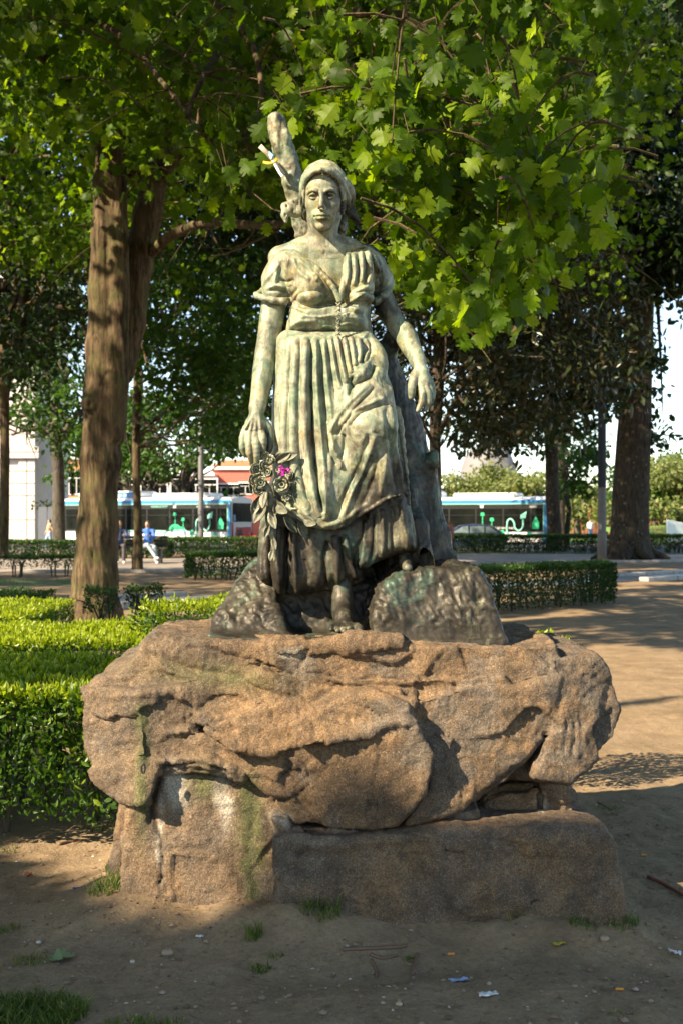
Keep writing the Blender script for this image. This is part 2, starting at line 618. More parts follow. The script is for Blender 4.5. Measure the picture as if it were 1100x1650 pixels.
# ------------------------------------------------------------------ foliage tools
S_ = np.array(SUN)
EU = np.array([-SUN.y, SUN.x, 0.0]); EU = -EU / np.linalg.norm(EU)          # horizontal, across the sun's rays (to the right / towards camera)
if EU[0] < 0: EU = -EU
EV = np.cross(EU, S_); EV = EV / np.linalg.norm(EV)
if EV[2] < 0: EV = -EV
O_ = np.array([0, 5.0, 2.0])


def uvs(P):
    D = np.asarray(P) - O_
    return D @ EU, D @ EV, D @ S_


def rect_soft(u, v, n, u0, u1, v0, v1):
    return (u > u0 + 0.25 * n) & (u < u1 + 0.25 * n) & (v > v0 + 0.2 * n) & (v < v1 + 0.2 * n)


def sunlit_gap(P):
    """True where a leaf would close one of the gaps the sun comes through in the photograph"""
    u, v, s = uvs(P)
    q = np.stack([u, v, s * 0.02], 1)
    n = fbm(q, 1.3, 3, 88)
    n2 = fbm(q, 0.9, 3, 92)
    a = rect_soft(u, v, n * 0.5, -1.75, 1.25, -1.55, 1.75)
    x_ = (u - 0.44) / EU[0]; z_ = 2 + (v + 0.2 - EV[0] * x_) / EV[2]
    a &= ~((z_ + 0.06 * n2 < 0.44) & (u > 0.18))
    a |= (u > -1.7 + .3 * n) & (u < 0.22 + 0.08 * n2) & (v < -1.0) & (v > -2.26 + .25 * n)
    a &= s > 1.2
    b = rect_soft(u, v, n, -9.0, -2.2, -1.62, 0.35) & (s > 0.5)
    d = rect_soft(u, v, n, -5.9, -0.9, 0.45, 3.4) & ((s > 0.4) | ((s > -4) & (u < -2.7)))
    e = rect_soft(u, v, n, -4.6, -0.8, 2.3, 4.7) & (fbm(q, 2.4, 2, 31) > 0.02) & (s > 0.5)
    e |= rect_soft(u, v, n, -3.1, -0.9, 2.25, 4.3) & (s > 0.4) & (fbm(q, 3.2, 2, 37) > -0.08)
    f = (u < -9) & (u > -16) & (n2 > 0.10) & (s > 1)
    h = (u < -9) & (v > 7.5) & (v < 15) & (fbm(q, 1.6, 2, 47) > 0.12)
    return a | b | d | e | f | h


def oak_template(seed=0, droop=0.25):
    r = np.random.default_rng(seed)
    half = [(0.012, 0.0), (0.06, 0.07), (0.17, 0.13), (0.24, 0.23), (0.17, 0.29), (0.29, 0.32), (0.41, 0.41), (0.37, 0.50), (0.20, 0.50), (0.31, 0.56), (0.42, 0.66), (0.35, 0.73), (0.18, 0.70), (0.23, 0.81), (0.20, 0.89), (0.10, 0.86), (0.06, 0.95)]
    R = [(x * r.uniform(0.85, 1.15), z + r.normal(0, 0.008)) for x, z in half]
    Lh = [(-x * r.uniform(0.85, 1.15), z + r.normal(0, 0.008)) for x, z in half]
    from mathutils.geometry import tessellate_polygon
    V = []; T = []
    for hf in (R, Lh):
        P = np.array(hf + [(0, 1.0), (0, 0.75), (0, 0.5), (0, 0.25)])
        tr = np.array([list(t) for t in tessellate_polygon([[Vector((p[0], p[1], 0)) for p in P]])])
        if hf is R: tr = tr[:, ::-1]
        T.append(tr + len(V)); V += P.tolist()
    V = np.array(V); T = np.concatenate(T)
    # weld the midrib
    x, z = V[:, 0], V[:, 1]
    V = np.stack([x, 0.16 * np.abs(x) + 0.05 * np.sin(z * 9 + seed), z], 1)
    V[:, 1] += droop * z ** 2 * 0.9; V[:, 2] = z - droop * 0.35 * z ** 2
    return V, T


def small_template(wd=0.32, fold=0.12, bend=0.12):
    V = np.array([[0, 0, 0], [wd, fold, 0.36], [wd * 0.72, fold + bend * .5, 0.72], [0, bend, 1.0], [-wd * 0.72, fold + bend * .5, 0.72], [-wd, fold, 0.36], [0, 0.02, 0.5]])
    T = np.array([[0, 1, 6], [1, 2, 6], [2, 3, 6], [3, 4, 6], [4, 5, 6], [5, 0, 6]])
    return V, T


def quad_template(wd=0.36, fold=0.14):
    V = np.array([[0, 0, 0], [wd, fold, 0.5], [0, 0.06, 1.0], [-wd, fold, 0.5]])
    T = np.array([[0, 1, 2], [0, 2, 3]])
    return V, T


def star_template():
    """five lobed maple-like leaf"""
    P = [(0, 0), (0.30, 0.02), (0.20, 0.22), (0.52, 0.34), (0.26, 0.50), (0.30, 0.74), (0.12, 0.66), (0, 1.0), (-0.12, 0.66), (-0.30, 0.74), (-0.26, 0.50), (-0.52, 0.34), (-0.20, 0.22), (-0.30, 0.02)]
    P = np.array(P); from mathutils.geometry import tessellate_polygon
    tr = np.array([list(t) for t in tessellate_polygon([[Vector((p[0], p[1], 0)) for p in P]])])
    return np.stack([P[:, 0], 0.25 * np.abs(P[:, 0]) + .1 * P[:, 1] ** 2, P[:, 1]], 1), tr


def frames(D, Nn):
    """rotation matrices with local +z -> D (leaf length), local -y -> roughly Nn (upper face)"""
    D = D / (np.linalg.norm(D, axis=1)[:, None] + 1e-9)
    X = np.cross(D, Nn); X /= np.linalg.norm(X, axis=1)[:, None] + 1e-9
    Y = np.cross(D, X)
    return np.stack([X, Y, D], 2)       # columns


def leaves(P, D, Nn, size, tmpl, var=None, rng=RNG):
    V, T = tmpl
    n = len(P); R = frames(D, Nn)
    size = np.broadcast_to(size, (n,))
    A = np.einsum('nij,kj->nki', R, V) * size[:, None, None] + P[:, None, :]
    Fs = (T[None] + (np.arange(n) * len(V))[:, None, None]).reshape(-1, T.shape[1])
    if var is None: var = rng.uniform(0, 1, n)
    return A.reshape(-1, 3), Fs, np.repeat(var, len(V))


def join(parts):
    V = []; Fq = []; A = []; n = 0
    for v, f, a in parts:
        V.append(v); Fq.append(f + n); A.append(a); n += len(v)
    return np.concatenate(V), np.concatenate(Fq), np.concatenate(A)


def leaf_mat(name, dark, mid, light, trans=0.45, tcol=None, rough=0.5, spec=0.35):
    t = NT(name)
    a = t.attr('var')
    v = t.coord()
    c = t.ramp(a, [(0.0, dark), (0.55, mid), (1.0, light)])
    n = t.noise(v, 60, 2)
    c = t.mix(1.0, c, t.ramp(n, [(0.3, 0.8), (0.7, 1.15)]), 'MULTIPLY')
    t.base(c); t.set(rough=rough, spec=spec)
    tr = t.n('ShaderNodeBsdfTranslucent')
    tc = t.mix(1.0, c, tcol or (1.5, 1.6, 0.45), 'MULTIPLY')
    t.link(tc, tr.inputs[0])
    mx = t.n('ShaderNodeMixShader'); mx.inputs[0].default_value = trans
    t.link(t.b.outputs[0], mx.inputs[1]); t.link(tr.outputs[0], mx.inputs[2]); t.link(mx.outputs[0], t.out.inputs[0])
    return t.m


M_OAK = leaf_mat('oak_leaf', (0.026, 0.056, 0.003), (0.065, 0.125, 0.006), (0.18, 0.26, 0.012), 0.50, tcol=(2.3, 2.2, .4), spec=0.2)
M_DARK = leaf_mat('dark_leaf', (0.010, 0.022, 0.004), (0.018, 0.038, 0.006), (0.034, 0.066, 0.008), 0.35)
M_BROWN = leaf_mat('magnolia_leaf', (0.016, 0.028, 0.009), (0.030, 0.040, 0.012), (0.075, 0.05, 0.018), 0.18, rough=0.35)
M_MAPLE = leaf_mat('maple_leaf', (0.022, 0.060, 0.008), (0.04, 0.095, 0.012), (0.07, 0.15, 0.018), 0.45)
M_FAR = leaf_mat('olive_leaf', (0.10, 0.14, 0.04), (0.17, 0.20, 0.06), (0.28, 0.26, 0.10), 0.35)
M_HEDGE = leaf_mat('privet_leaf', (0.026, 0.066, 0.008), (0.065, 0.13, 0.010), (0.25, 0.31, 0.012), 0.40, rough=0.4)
M_HEDGE2 = leaf_mat('box_leaf', (0.020, 0.050, 0.010), (0.035, 0.085, 0.014), (0.07, 0.13, 0.02), 0.30, rough=0.45)


def bark_mat(name, c0, c1, sc=1.0, moss_shade=0.0, spots=0.0, bump=0.8):
    t = NT(name)
    v = t.coord((7 * sc, 7 * sc, 1.1 * sc)); w = t.coord()
    n = t.noise(v, 2.2, 7, 0.7, 0.35)
    f = t.noise(v, 9, 5, 0.7)
    c = t.ramp(n, [(0.40, tuple(x * 0.40 for x in c0)), (0.5, c0), (0.61, c1)])
    c = t.mix(t.ramp(t.noise(w, 1.7, 4), [(0.45, 0.0), (0.65, 0.6)]), c, tuple(x * 0.7 for x in c1))
    if moss_shade: c = t.mix(t.ramp(t.noise(w, 3.1, 5, 0.7), [(0.48, 0.0), (0.62, moss_shade)]), c, (0.09, 0.10, 0.03))
    if spots: c = t.mix(t.ramp(t.vor(w, 3.2), [(0.10, spots), (0.20, 0.0)]), c, (0.30, 0.29, 0.23))
    t.base(c); t.set(rough=0.9, spec=0.2)
    b1 = t.bump(f, 0.4, 0.01); t.bump(n, bump, 0.035, b1)
    return t.m


M_BARK = bark_mat('oak_bark', (0.070, 0.048, 0.028), (0.15, 0.105, 0.060), 1.0, 0.45, 0.0, 1.0)
M_BARKD = bark_mat('dark_bark', (0.040, 0.030, 0.024), (0.085, 0.066, 0.050), 1.0, 0.2, 0.35)
M_BARKG = bark_mat('grey_bark', (0.065, 0.056, 0.048), (0.13, 0.11, 0.09), 1.3, 0.3, 0.2)


def limb(mb, pts, rad, n=10, rough=0.05, seed=0, sub=5):
    """pts [(px,py,Y)...] or world points"""
    P = np.array([W(*p) if abs(p[0]) > 25 or p[1] > 60 or True else p for p in pts], float)
    return limbw(mb, P, rad, n, rough, seed, sub)


def limbw(mb, P, rad, n=10, rough=0.05, seed=0, sub=5):
    P = np.asarray(P, float); R = np.broadcast_to(np.asarray(rad, float), (len(P),))
    Q = catmull(np.c_[P, R], sub) if len(P) > 2 else np.c_[P, R]
    C, R = Q[:, :3], np.maximum(Q[:, 3], 0.004)
    st = mb.n
    mb.tube(C, R, n)
    V = mb.V[-1]
    cc = np.repeat(C, n, 0); rr = np.repeat(R, n)
    m = len(cc)
    d = V[:m] - cc
    nn = fbm(V[:m] * np.array([1, 1, 0.35]), 1.2 / max(R.max(), .02), 3, seed + 5)
    V[:m] = cc + d * (1 + rough * 4 * nn)[:, None]
    return C


def twigs(mb, C, rng, n=8, L=(0.8, 2.0), r=0.025, droop=-0.2, spread=1.0, zup=0.2):
    """side twigs from a limb centreline; returns list of end lines"""
    out = []
    for _ in range(n):
        i = rng.integers(len(C) // 4, len(C)); p = C[i]
        d = rng.normal(0, spread, 3); d[2] = d[2] * 0.5 + zup; d /= np.linalg.norm(d)
        l = rng.uniform(*L)
        t = np.linspace(0, 1, 6)[:, None]
        side = rng.normal(0, 0.15, 3)
        Q = p + d * l * t + np.array([0, 0, droop]) * l * t ** 2 + side * l * np.sin(t * 3)
        mb.tube(Q, r * (1 - 0.8 * t[:, 0]) * rng.uniform(0.6, 1.2), 5)
        out.append(Q)
    return out


def blob_points(rng, c, r, n, shell=0.55):
    """points filling a lumpy ellipsoid, denser near the outside"""
    d = rng.normal(0, 1, (n, 3)); d /= np.linalg.norm(d, axis=1)[:, None]
    rad = (shell + (1 - shell) * rng.uniform(0, 1, n)) ** 0.8
    rad *= 1 + 0.35 * fbm(d * 1.7 + np.asarray(c), 1.0, 2, 3)
    return np.asarray(c) + d * rad[:, None] * np.asarray(r), d


def crown(rng, clumps, per, size, tmpl, up=0.5, out=0.35, droop=-0.3, shell=0.3, gap=True, clip=None):
    """clumps: list of (centre, radii)"""
    P = []; Dn = []
    for c, r in clumps:
        m = max(8, int(per * float(np.mean(np.asarray(r) * np.ones(3))) ** 2))
        p, d = blob_points(rng, c, np.asarray(r) * np.ones(3), m, shell)
        P.append(p); Dn.append(d)
    P = np.concatenate(P); Dn = np.concatenate(Dn)
    if gap:
        k = ~sunlit_gap(P); P = P[k]; Dn = Dn[k]
    if clip is not None:
        k = clip(P); P = P[k]; Dn = Dn[k]
    n = len(P)
    Nn = rng.normal(0, 0.55, (n, 3)) + Dn * out + np.array([0, 0, up])
    D = rng.normal(0, 0.7, (n, 3)) + Dn * 0.4 + np.array([0, 0, droop])
    sz = size * rng.uniform(0.65, 1.25, n)
    var = np.clip(rng.normal(0.45, 0.25, n), 0, 1)
    return leaves(P, D, Nn, sz, tmpl, var)


def px_clumps(rng, poly, Y0, Y1, n, r, flat=0.7):
    """clump centres inside a px polygon, at depths Y0..Y1"""
    poly = np.asarray(poly, np.float32); lo = poly.min(0); hi = poly.max(0); out = []
    while len(out) < n:
        q = rng.uniform(lo, hi)
        if sdpoly(np.array([q[0]], np.float32), np.array([q[1]], np.float32), poly)[0] < 0:
            Y = rng.uniform(Y0, Y1); rr = r * rng.uniform(0.6, 1.3)
            out.append((W(q[0], q[1], Y), np.array([rr, rr, rr * flat])))
    return out


def leaf_obj(name, data, mat, parent=None, kind='stuff', smooth=False):
    V, Fs, A = data
    o = link(name, mesh_np(name, V, Fs, smooth, mat, {'var': A}), parent)
    if kind: o['kind'] = kind
    return o

# ================================================================== BRONZE STATUE
def bronze_mat():
    t = NT('bronze_patina')
    v = t.coord(); vs = t.coord((16, 16, 2.4))
    pat = t.attr('pat')
    big = t.noise(v, 7.0, 5, 0.65, 0.4)
    strk = t.noise(vs, 1.0, 6, 0.7, 0.3)
    fine = t.noise(v, 60, 4, 0.7)
    pale = t.ramp(t.noise(v, 9, 6, 0.62, 0.6), [(0.25, (0.09, 0.15, 0.10)), (0.42, (0.20, 0.25, 0.165)), (0.53, (0.36, 0.37, 0.26)), (0.64, (0.22, 0.195, 0.135)), (0.78, (0.14, 0.21, 0.145))])
    ochre = t.mix(t.ramp(t.noise(v, 5.0, 4, 0.6, 0.5), [(0.52, 0.0), (0.66, 0.55)]), pale, (0.36, 0.27, 0.08))
    grn = t.mix(t.ramp(t.noise(vs, 1.7, 5, 0.7, 0.4), [(0.50, 0.0), (0.66, 0.7)]), ochre, (0.19, 0.27, 0.18))
    brn = t.mix(t.ramp(strk, [(0.53, 0.0), (0.68, 0.75)]), grn, (0.13, 0.10, 0.065))
    wht = t.mix(t.ramp(t.noise(vs, 2.3, 6, 0.75), [(0.56, 0.0), (0.68, 0.7)]), brn, (0.56, 0.56, 0.46))
    dark = t.ramp(t.noise(v, 8, 6, 0.65, 0.5), [(0.30, (0.020, 0.017, 0.013)), (0.50, (0.050, 0.042, 0.030)), (0.62, (0.09, 0.08, 0.055)), (0.74, (0.10, 0.14, 0.10))])
    verd = t.mix(t.ramp(t.noise(v, 3.6, 6, 0.7, 0.9), [(0.54, 0.0), (0.64, 0.8)]), dark, (0.085, 0.155, 0.115))
    verd = t.mix(t.ramp(t.noise(vs, 1.3, 6, 0.7, 0.3), [(0.58, 0.0), (0.70, 0.7)]), verd, (0.20, 0.21, 0.14))
    fac = t.math('ADD', pat, t.math('MULTIPLY', t.math('SUBTRACT', strk, 0.5), 1.1))
    fac = t.math('ADD', fac, t.math('MULTIPLY', t.math('SUBTRACT', big, 0.5), 1.0))
    fac = t.ramp(fac, [(0.36, 0.0), (0.66, 1.0)])
    c = t.mix(fac, verd, wht)
    c = t.mix(1.0, c, t.ramp(t.noise(v, 13, 6, 0.75, 0.8), [(0.34, 0.34), (0.50, 0.72), (0.62, 1.0)]), 'MULTIPLY')
    t.base(c)
    t.set(metal=t.math('MULTIPLY', t.math('SUBTRACT', 1.0, fac), 0.35), rough=t.ramp(fine, [(0.3, 0.42), (0.7, 0.66)]), spec=0.45)
    b1 = t.bump(fine, 0.25, 0.004)
    t.bump(t.noise(v, 22, 5, 0.7), 0.35, 0.008, b1)
    return t.m


BRONZE = bronze_mat()
SY = 5.0


def finish(name, g, parent, pat, relief=None, nz=(0.0015, 30), warp=None, extra=None, lump=0.0, merge=None):
    V, Q = g.mesh() if g is not None else merge
    if merge is not None and g is not None:
        V2, Q2 = merge; Q = np.concatenate([Q, Q2 + len(V)]); V = np.concatenate([V, V2])
    N = vnormals(V, Q)
    if relief is not None:
        Vw = V + 0.009 * np.stack([fbm(V * np.array([1, 1, .6]), 9, 3, 81), 0 * V[:, 0], fbm(V, 7, 2, 83)], 1)
        V = V + (relief.apply(Vw, N) - Vw); N = vnormals(V, Q)
        V = V + N * (0.0024 * ridged(V * np.array([1, 1, .45]), 26, 3, 55) + 0.0035 * ridged(V * np.array([1, 1, .30]) + 0.03 * fbm(V, 5, 2, 56)[:, None], 13, 3, 57))[:, None]; N = vnormals(V, Q)
    if lump: V = V + N * (fbm(V, 9, 3, 5) * lump)[:, None]
    if nz[0]: V = V + N * (fbm(V * np.array([1, 1, 0.55]), nz[1], 3, 3) * nz[0])[:, None]
    if extra is not None: V = extra(V, N)
    p = pat(V, N) if callable(pat) else np.full(len(V), pat)
    me = mesh_np(name, V, Q, True, BRONZE, {'pat': p})
    return link(name, me, parent)


def pxz(V):
    return 550 + V[:, 0] * F / V[:, 1], 840 - (V[:, 2] - 1.6) * F / V[:, 1]


def rotm(rx=0, ry=0, rz=0):
    return np.array(Matrix.Rotation(math.radians(rz), 3, 'Z') @ Matrix.Rotation(math.radians(ry), 3, 'Y') @ Matrix.Rotation(math.radians(rx), 3, 'X'))


statue = thing('bronze_statue', 'weathered bronze statue of a barefoot woman in headscarf and gathered skirt', 'statue', (0, 0, 0))
H = 0.004

# ---- head, neck, chest (fine grid)
HC = W(520.5, 317, 4.90); HC[1] = 4.93
HS = 1.25
HR = rotm(rx=9, rz=-3)          # chin slightly down; local frame: x right, y back, z up


def hp(x, y, z):
    return HC + HS * (HR @ np.array([x * 0.95, y, z], float))


g = Grid(W(425, 505, 5) - [0, 0.30, 0], W(612, 262, 5) + [0, 0.33, 0], 0.0027)
E = lambda c, r, k=0.01, op='u', rot=None: g.ell(hp(*c), np.array(r) * HS, k * HS, op, HR if rot is None else HR @ rot)
C = lambda a, b, ra, rb=None, k=0.01, op='u': g.cap(hp(*a), hp(*b), ra * HS, (ra if rb is None else rb) * HS, k * HS, op)
E((0, 0.020, 0.030), (0.073, 0.090, 0.086), 0)
E((0, -0.022, -0.006), (0.060, 0.062, 0.078), 0.02)
E((0, -0.026, 0.042), (0.057, 0.055, 0.048), 0.02)
for sx in (-1, 1):
    C((sx * 0.049, 0.008, -0.030), (sx * 0.036, -0.006, -0.060), 0.015, 0.012, 0.02)
    C((sx * 0.036, -0.006, -0.060), (sx * 0.009, -0.060, -0.098), 0.012, 0.010, 0.018)
    E((sx * 0.039, -0.055, -0.028), (0.019, 0.017, 0.017), 0.020)
    E((sx * 0.024, -0.056, -0.056), (0.021, 0.020, 0.026), 0.018)
E((0, -0.042, -0.072), (0.034, 0.036, 0.030), 0.02)
E((0, -0.068, -0.100), (0.0150, 0.0135, 0.0120), 0.012)
# eye sockets
for sx in (-1, 1):
    E((sx * 0.031, -0.093, 0.000), (0.0175, 0.0145, 0.0115), 0.011, 's')
    g.chain([hp(sx * 0.010, -0.0870, 0.011), hp(sx * 0.024, -0.0875, 0.0185), hp(sx * 0.040, -0.077, 0.0185), hp(sx * 0.052, -0.062, 0.010)], np.array([0.0020, 0.0024, 0.0022, 0.0015]) * HS, 0.010 * HS, sub=3)
    E((sx * 0.031, -0.066, -0.001), (0.0135, 0.0130, 0.0125), 0.002)
    # lids: thick rims, looking down
    g.chain([hp(sx * 0.0165, -0.0765, -0.002), hp(sx * 0.024, -0.0815, 0.0052), hp(sx * 0.033, -0.0825, 0.0062), hp(sx * 0.0415, -0.078, 0.0028), hp(sx * 0.047, -0.071, -0.002)], np.array([0.0018, 0.0032, 0.0034, 0.0028, 0.0018]) * HS, 0.0025 * HS, sub=3)
    g.chain([hp(sx * 0.0165, -0.0765, -0.003), hp(sx * 0.025, -0.0790, -0.0078), hp(sx * 0.035, -0.0785, -0.0082), hp(sx * 0.046, -0.071, -0.003)], np.array([0.0015, 0.0022, 0.0022, 0.0015]) * HS, 0.003 * HS, sub=3)
    g.chain([hp(sx * 0.019, -0.0835, 0.0088), hp(sx * 0.031, -0.0870, 0.0115), hp(sx * 0.043, -0.079, 0.0080)], 0.0016 * HS, 0.002 * HS, 's', sub=3)
# nose
g.chain([hp(0, -0.0835, 0.014), hp(0, -0.089, 0.002), hp(0, -0.099, -0.020), hp(0, -0.1065, -0.036)], np.array([0.0055, 0.0044, 0.0050, 0.0070]) * HS, 0.008 * HS, sub=3)
for sx in (-1, 1):
    E((sx * 0.0092, -0.0955, -0.0400), (0.0055, 0.0078, 0.0055), 0.006)
    C((sx * 0.0055, -0.102, -0.0470), (sx * 0.0075, -0.094, -0.0460), 0.0027, 0.0027, 0.002, 's')
    C((sx * 0.0155, -0.089, -0.034), (sx * 0.0135, -0.084, -0.047), 0.0018, 0.001, 0.006, 's')
# mouth
E((0, -0.074, -0.064), (0.027, 0.019, 0.019), 0.014)
C((0, -0.0975, -0.050), (0, -0.0955, -0.060), 0.0024, 0.002, 0.005, 's')
for sx in (-1, 1):
    g.chain([hp(sx * 0.0235, -0.0805, -0.0680), hp(sx * 0.013, -0.0895, -0.0645), hp(sx * 0.0045, -0.0945, -0.0622), hp(0, -0.0945, -0.0636)], np.array([0.0020, 0.0042, 0.0048, 0.0046]) * HS, 0.003 * HS, sub=3)
    E((sx * 0.0255, -0.080, -0.0685), (0.0035, 0.004, 0.0035), 0.006, 's')
g.chain([hp(-0.020, -0.0825, -0.0715), hp(-0.009, -0.0905, -0.0745), hp(0, -0.0925, -0.0755), hp(0.009, -0.0905, -0.0745), hp(0.020, -0.0825, -0.0715)], np.array([0.0025, 0.0052, 0.0058, 0.0052, 0.0025]) * HS, 0.004 * HS, sub=3)
g.chain([hp(-0.0235, -0.0835, -0.0686), hp(-0.011, -0.0945, -0.0682), hp(0, -0.0975, -0.0692), hp(0.011, -0.0945, -0.0682), hp(0.0235, -0.0835, -0.0686)], 0.0016 * HS, 0.0015 * HS, 's', sub=3)
g.chain([hp(-0.012, -0.088, -0.0865), hp(0, -0.0925, -0.0875), hp(0.012, -0.088, -0.0865)], 0.0045 * HS, 0.008 * HS, 's', sub=3)
# neck and upper chest
g.chain([hp(0, 0.030, -0.040), W(519, 372, 5.00), W(524, 402, 5.05)], [0.060, 0.053, 0.062], 0.03)
g.cap(hp(0, -0.015, -0.085), W(521, 382, 4.985), 0.028, 0.038, 0.04)
for a, b in ((hp(-0.052, 0.02, -0.05), W(518, 400, 4.965)), (hp(0.052, 0.02, -0.05), W(531, 400, 4.965))):
    g.cap(a, b, 0.018, 0.013, 0.02)
g.chain([W(452, 416, 5.05), W(490, 408, 5.02), W(520, 404, 5.02), W(556, 408, 5.02), W(594, 416, 5.06)], [0.055, 0.062, 0.07, 0.062, 0.055], 0.04)
g.ell(W(524, 450, 5.045), (0.165, 0.105, 0.17), 0.05)
for px_ in (497, 566):
    g.cap(W(524 + (px_ - 524) * 0.16, 404, 4.945), W(px_ + (px_ - 524) * 0.5, 397, 4.965), 0.010, 0.008, 0.014)
g.ell(W(501, 462, 4.965), (0.055, 0.06, 0.06), 0.04)
g.ell(W(577, 462, 4.965), (0.055, 0.06, 0.06), 0.04)
HEADV, HEADQ = g.mesh()

# ---- arms and hands
def hand_grid(lo, hi, h=0.0032):
    return Grid(lo, hi, h)


ga = hand_grid(W(372, 760, 4.8) - [0, 0.12, 0], W(480, 440, 5.0) + [0, 0.22, 0])
ga.chain([W(446, 460, 5.04), W(441, 492, 5.035), W(436, 525, 5.03), W(430, 560, 5.02)], [0.047, 0.048, 0.046, 0.041], 0.02, sub=3)
ga.chain([W(430, 558, 5.02), W(427, 585, 5.00), W(423, 610, 4.975), W(418, 640, 4.94), W(413, 666, 4.91)], [0.041, 0.043, 0.040, 0.033, 0.029], 0.02, sub=3)
ga.ell(W(438, 575, 5.04), (0.03, 0.03, 0.05), 0.03)
ga.ell(W(411, 684, 4.90), (0.045, 0.024, 0.042), 0.02)
ga.ell(W(408, 698, 4.89), (0.047, 0.021, 0.028), 0.015)
def finger(gr, pts, r, k=0.006):
    gr.chain([W(*p) for p in pts], r, k, sub=3)
    for p, q in zip(pts[1:-1], r[1:-1]):
        gr.ell(W(*p), q * 1.08, 0.006)
finger(ga, [(396, 690, 4.90), (391, 706, 4.875), (391, 722, 4.87), (396, 734, 4.885)], [0.015, 0.0135, 0.0120, 0.0100])
finger(ga, [(403, 694, 4.89), (401, 712, 4.858), (402, 730, 4.855), (406, 743, 4.875)], [0.016, 0.0145, 0.0130, 0.0105])
finger(ga, [(411, 695, 4.89), (413, 714, 4.852), (414, 734, 4.855), (414, 748, 4.875)], [0.016, 0.0148, 0.0130, 0.0105])
finger(ga, [(420, 692, 4.89), (424, 708, 4.860), (424, 726, 4.870), (421, 738, 4.89)], [0.016, 0.0140, 0.0125, 0.0100])
finger(ga, [(423, 676, 4.92), (433, 692, 4.915), (436, 710, 4.905), (433, 729, 4.90)], [0.017, 0.0150, 0.0130, 0.0105], 0.012)
for a, b in (((396, 690), (408, 668)), ((404, 692), (411, 668)), ((412, 692), (414, 668)), ((420, 690), (417, 668))):
    ga.cap(W(*a, 4.868), W(*b, 4.885), 0.006, 0.004, 0.010)
A1 = ga.mesh()

gb = hand_grid(W(590, 680, 4.8) - [0, 0.12, 0], W(705, 430, 5.0) + [0, 0.25, 0])
gb.chain([W(600, 450, 5.07), W(611, 470, 5.08), W(625, 500, 5.08), W(642, 528, 5.06), W(653, 544, 5.03)], [0.047, 0.045, 0.043, 0.039, 0.035], 0.02, sub=3)
gb.chain([W(652, 536, 5.04), W(660, 556, 5.00), W(669, 573, 4.95), W(675, 588, 4.91)], [0.041, 0.038, 0.031, 0.0265], 0.02, sub=3)
gb.ell(W(659, 549, 5.00), (0.03, 0.035, 0.05), 0.02)
gb.ell(W(678, 604, 4.885), (0.034, 0.026, 0.044), 0.025)
gb.ell(W(681, 616, 4.875), (0.034, 0.022, 0.026), 0.02)
finger(gb, [(672, 598, 4.89), (665, 610, 4.865), (663, 626, 4.855), (662, 640, 4.855)], [0.017, 0.0150, 0.0135, 0.0110], 0.012)
finger(gb, [(677, 616, 4.87), (680, 634, 4.845), (679, 648, 4.835), (673, 661, 4.830)], [0.0150, 0.0140, 0.0125, 0.0095])
finger(gb, [(682, 616, 4.875), (688, 633, 4.855), (689, 648, 4.85), (684, 660, 4.85)], [0.0150, 0.0140, 0.0125, 0.0100])
finger(gb, [(686, 612, 4.885), (693, 628, 4.875), (695, 641, 4.87), (691, 653, 4.87)], [0.0145, 0.0130, 0.0115, 0.0095])
finger(gb, [(688, 606, 4.90), (695, 620, 4.90), (697, 632, 4.895), (695, 642, 4.89)], [0.0140, 0.0115, 0.0105, 0.0090])
A2 = gb.mesh()

# ---- feet (the standing one in view, the other inside the shadow on the ledge)
gf = Grid(W(515, 1036, 4.75) - [0, 0.16, 0], W(605, 900, 5.0) + [0, 0.25, 0], 0.0032)
gf.chain([W(547, 890, 5.02), W(549, 935, 5.00), W(551, 965, 4.97), W(551, 985, 4.95)], [0.062, 0.050, 0.041, 0.044], 0.02)
gf.ell(W(551, 995, 4.98), (0.04, 0.06, 0.04), 0.02)
gf.chain([W(551, 980, 4.94), W(553, 996, 4.87), W(557, 1008, 4.81)], [0.042, 0.038, 0.028], 0.02)
gf.ell(W(556, 1012, 4.80), (0.066, 0.055, 0.024), 0.02)
for (tx, ty, r, ln) in ((534, 1013, 0.0125, 0.018), (544, 1015, 0.0130, 0.024), (554, 1016, 0.0138, 0.030), (564, 1016, 0.0145, 0.034), (579, 1015, 0.0195, 0.036)):
    y = 4.775
    gf.cap(W(tx + (556 - tx) * 0.2, ty - 6, y + 0.02), W(tx, ty - 2, y - ln * 0.6), r * 0.85, r * 0.95, 0.008)
    gf.ell(W(tx, ty + 1, y - ln), (r * 0.92, r * 1.1, r * 0.85), 0.004)
A3 = gf.mesh()
gf = Grid(W(610, 925, 4.9) - [0, 0.16, 0], W(690, 860, 5.0) + [0, 0.2, 0], 0.005)
gf.chain([W(645, 860, 5.06), W(650, 890, 5.05)], [0.04, 0.036], 0.02)
gf.chain([W(650, 890, 5.05), W(654, 908, 4.98), W(657, 916, 4.92)], [0.036, 0.028, 0.020], 0.02)
A4 = gf.mesh()
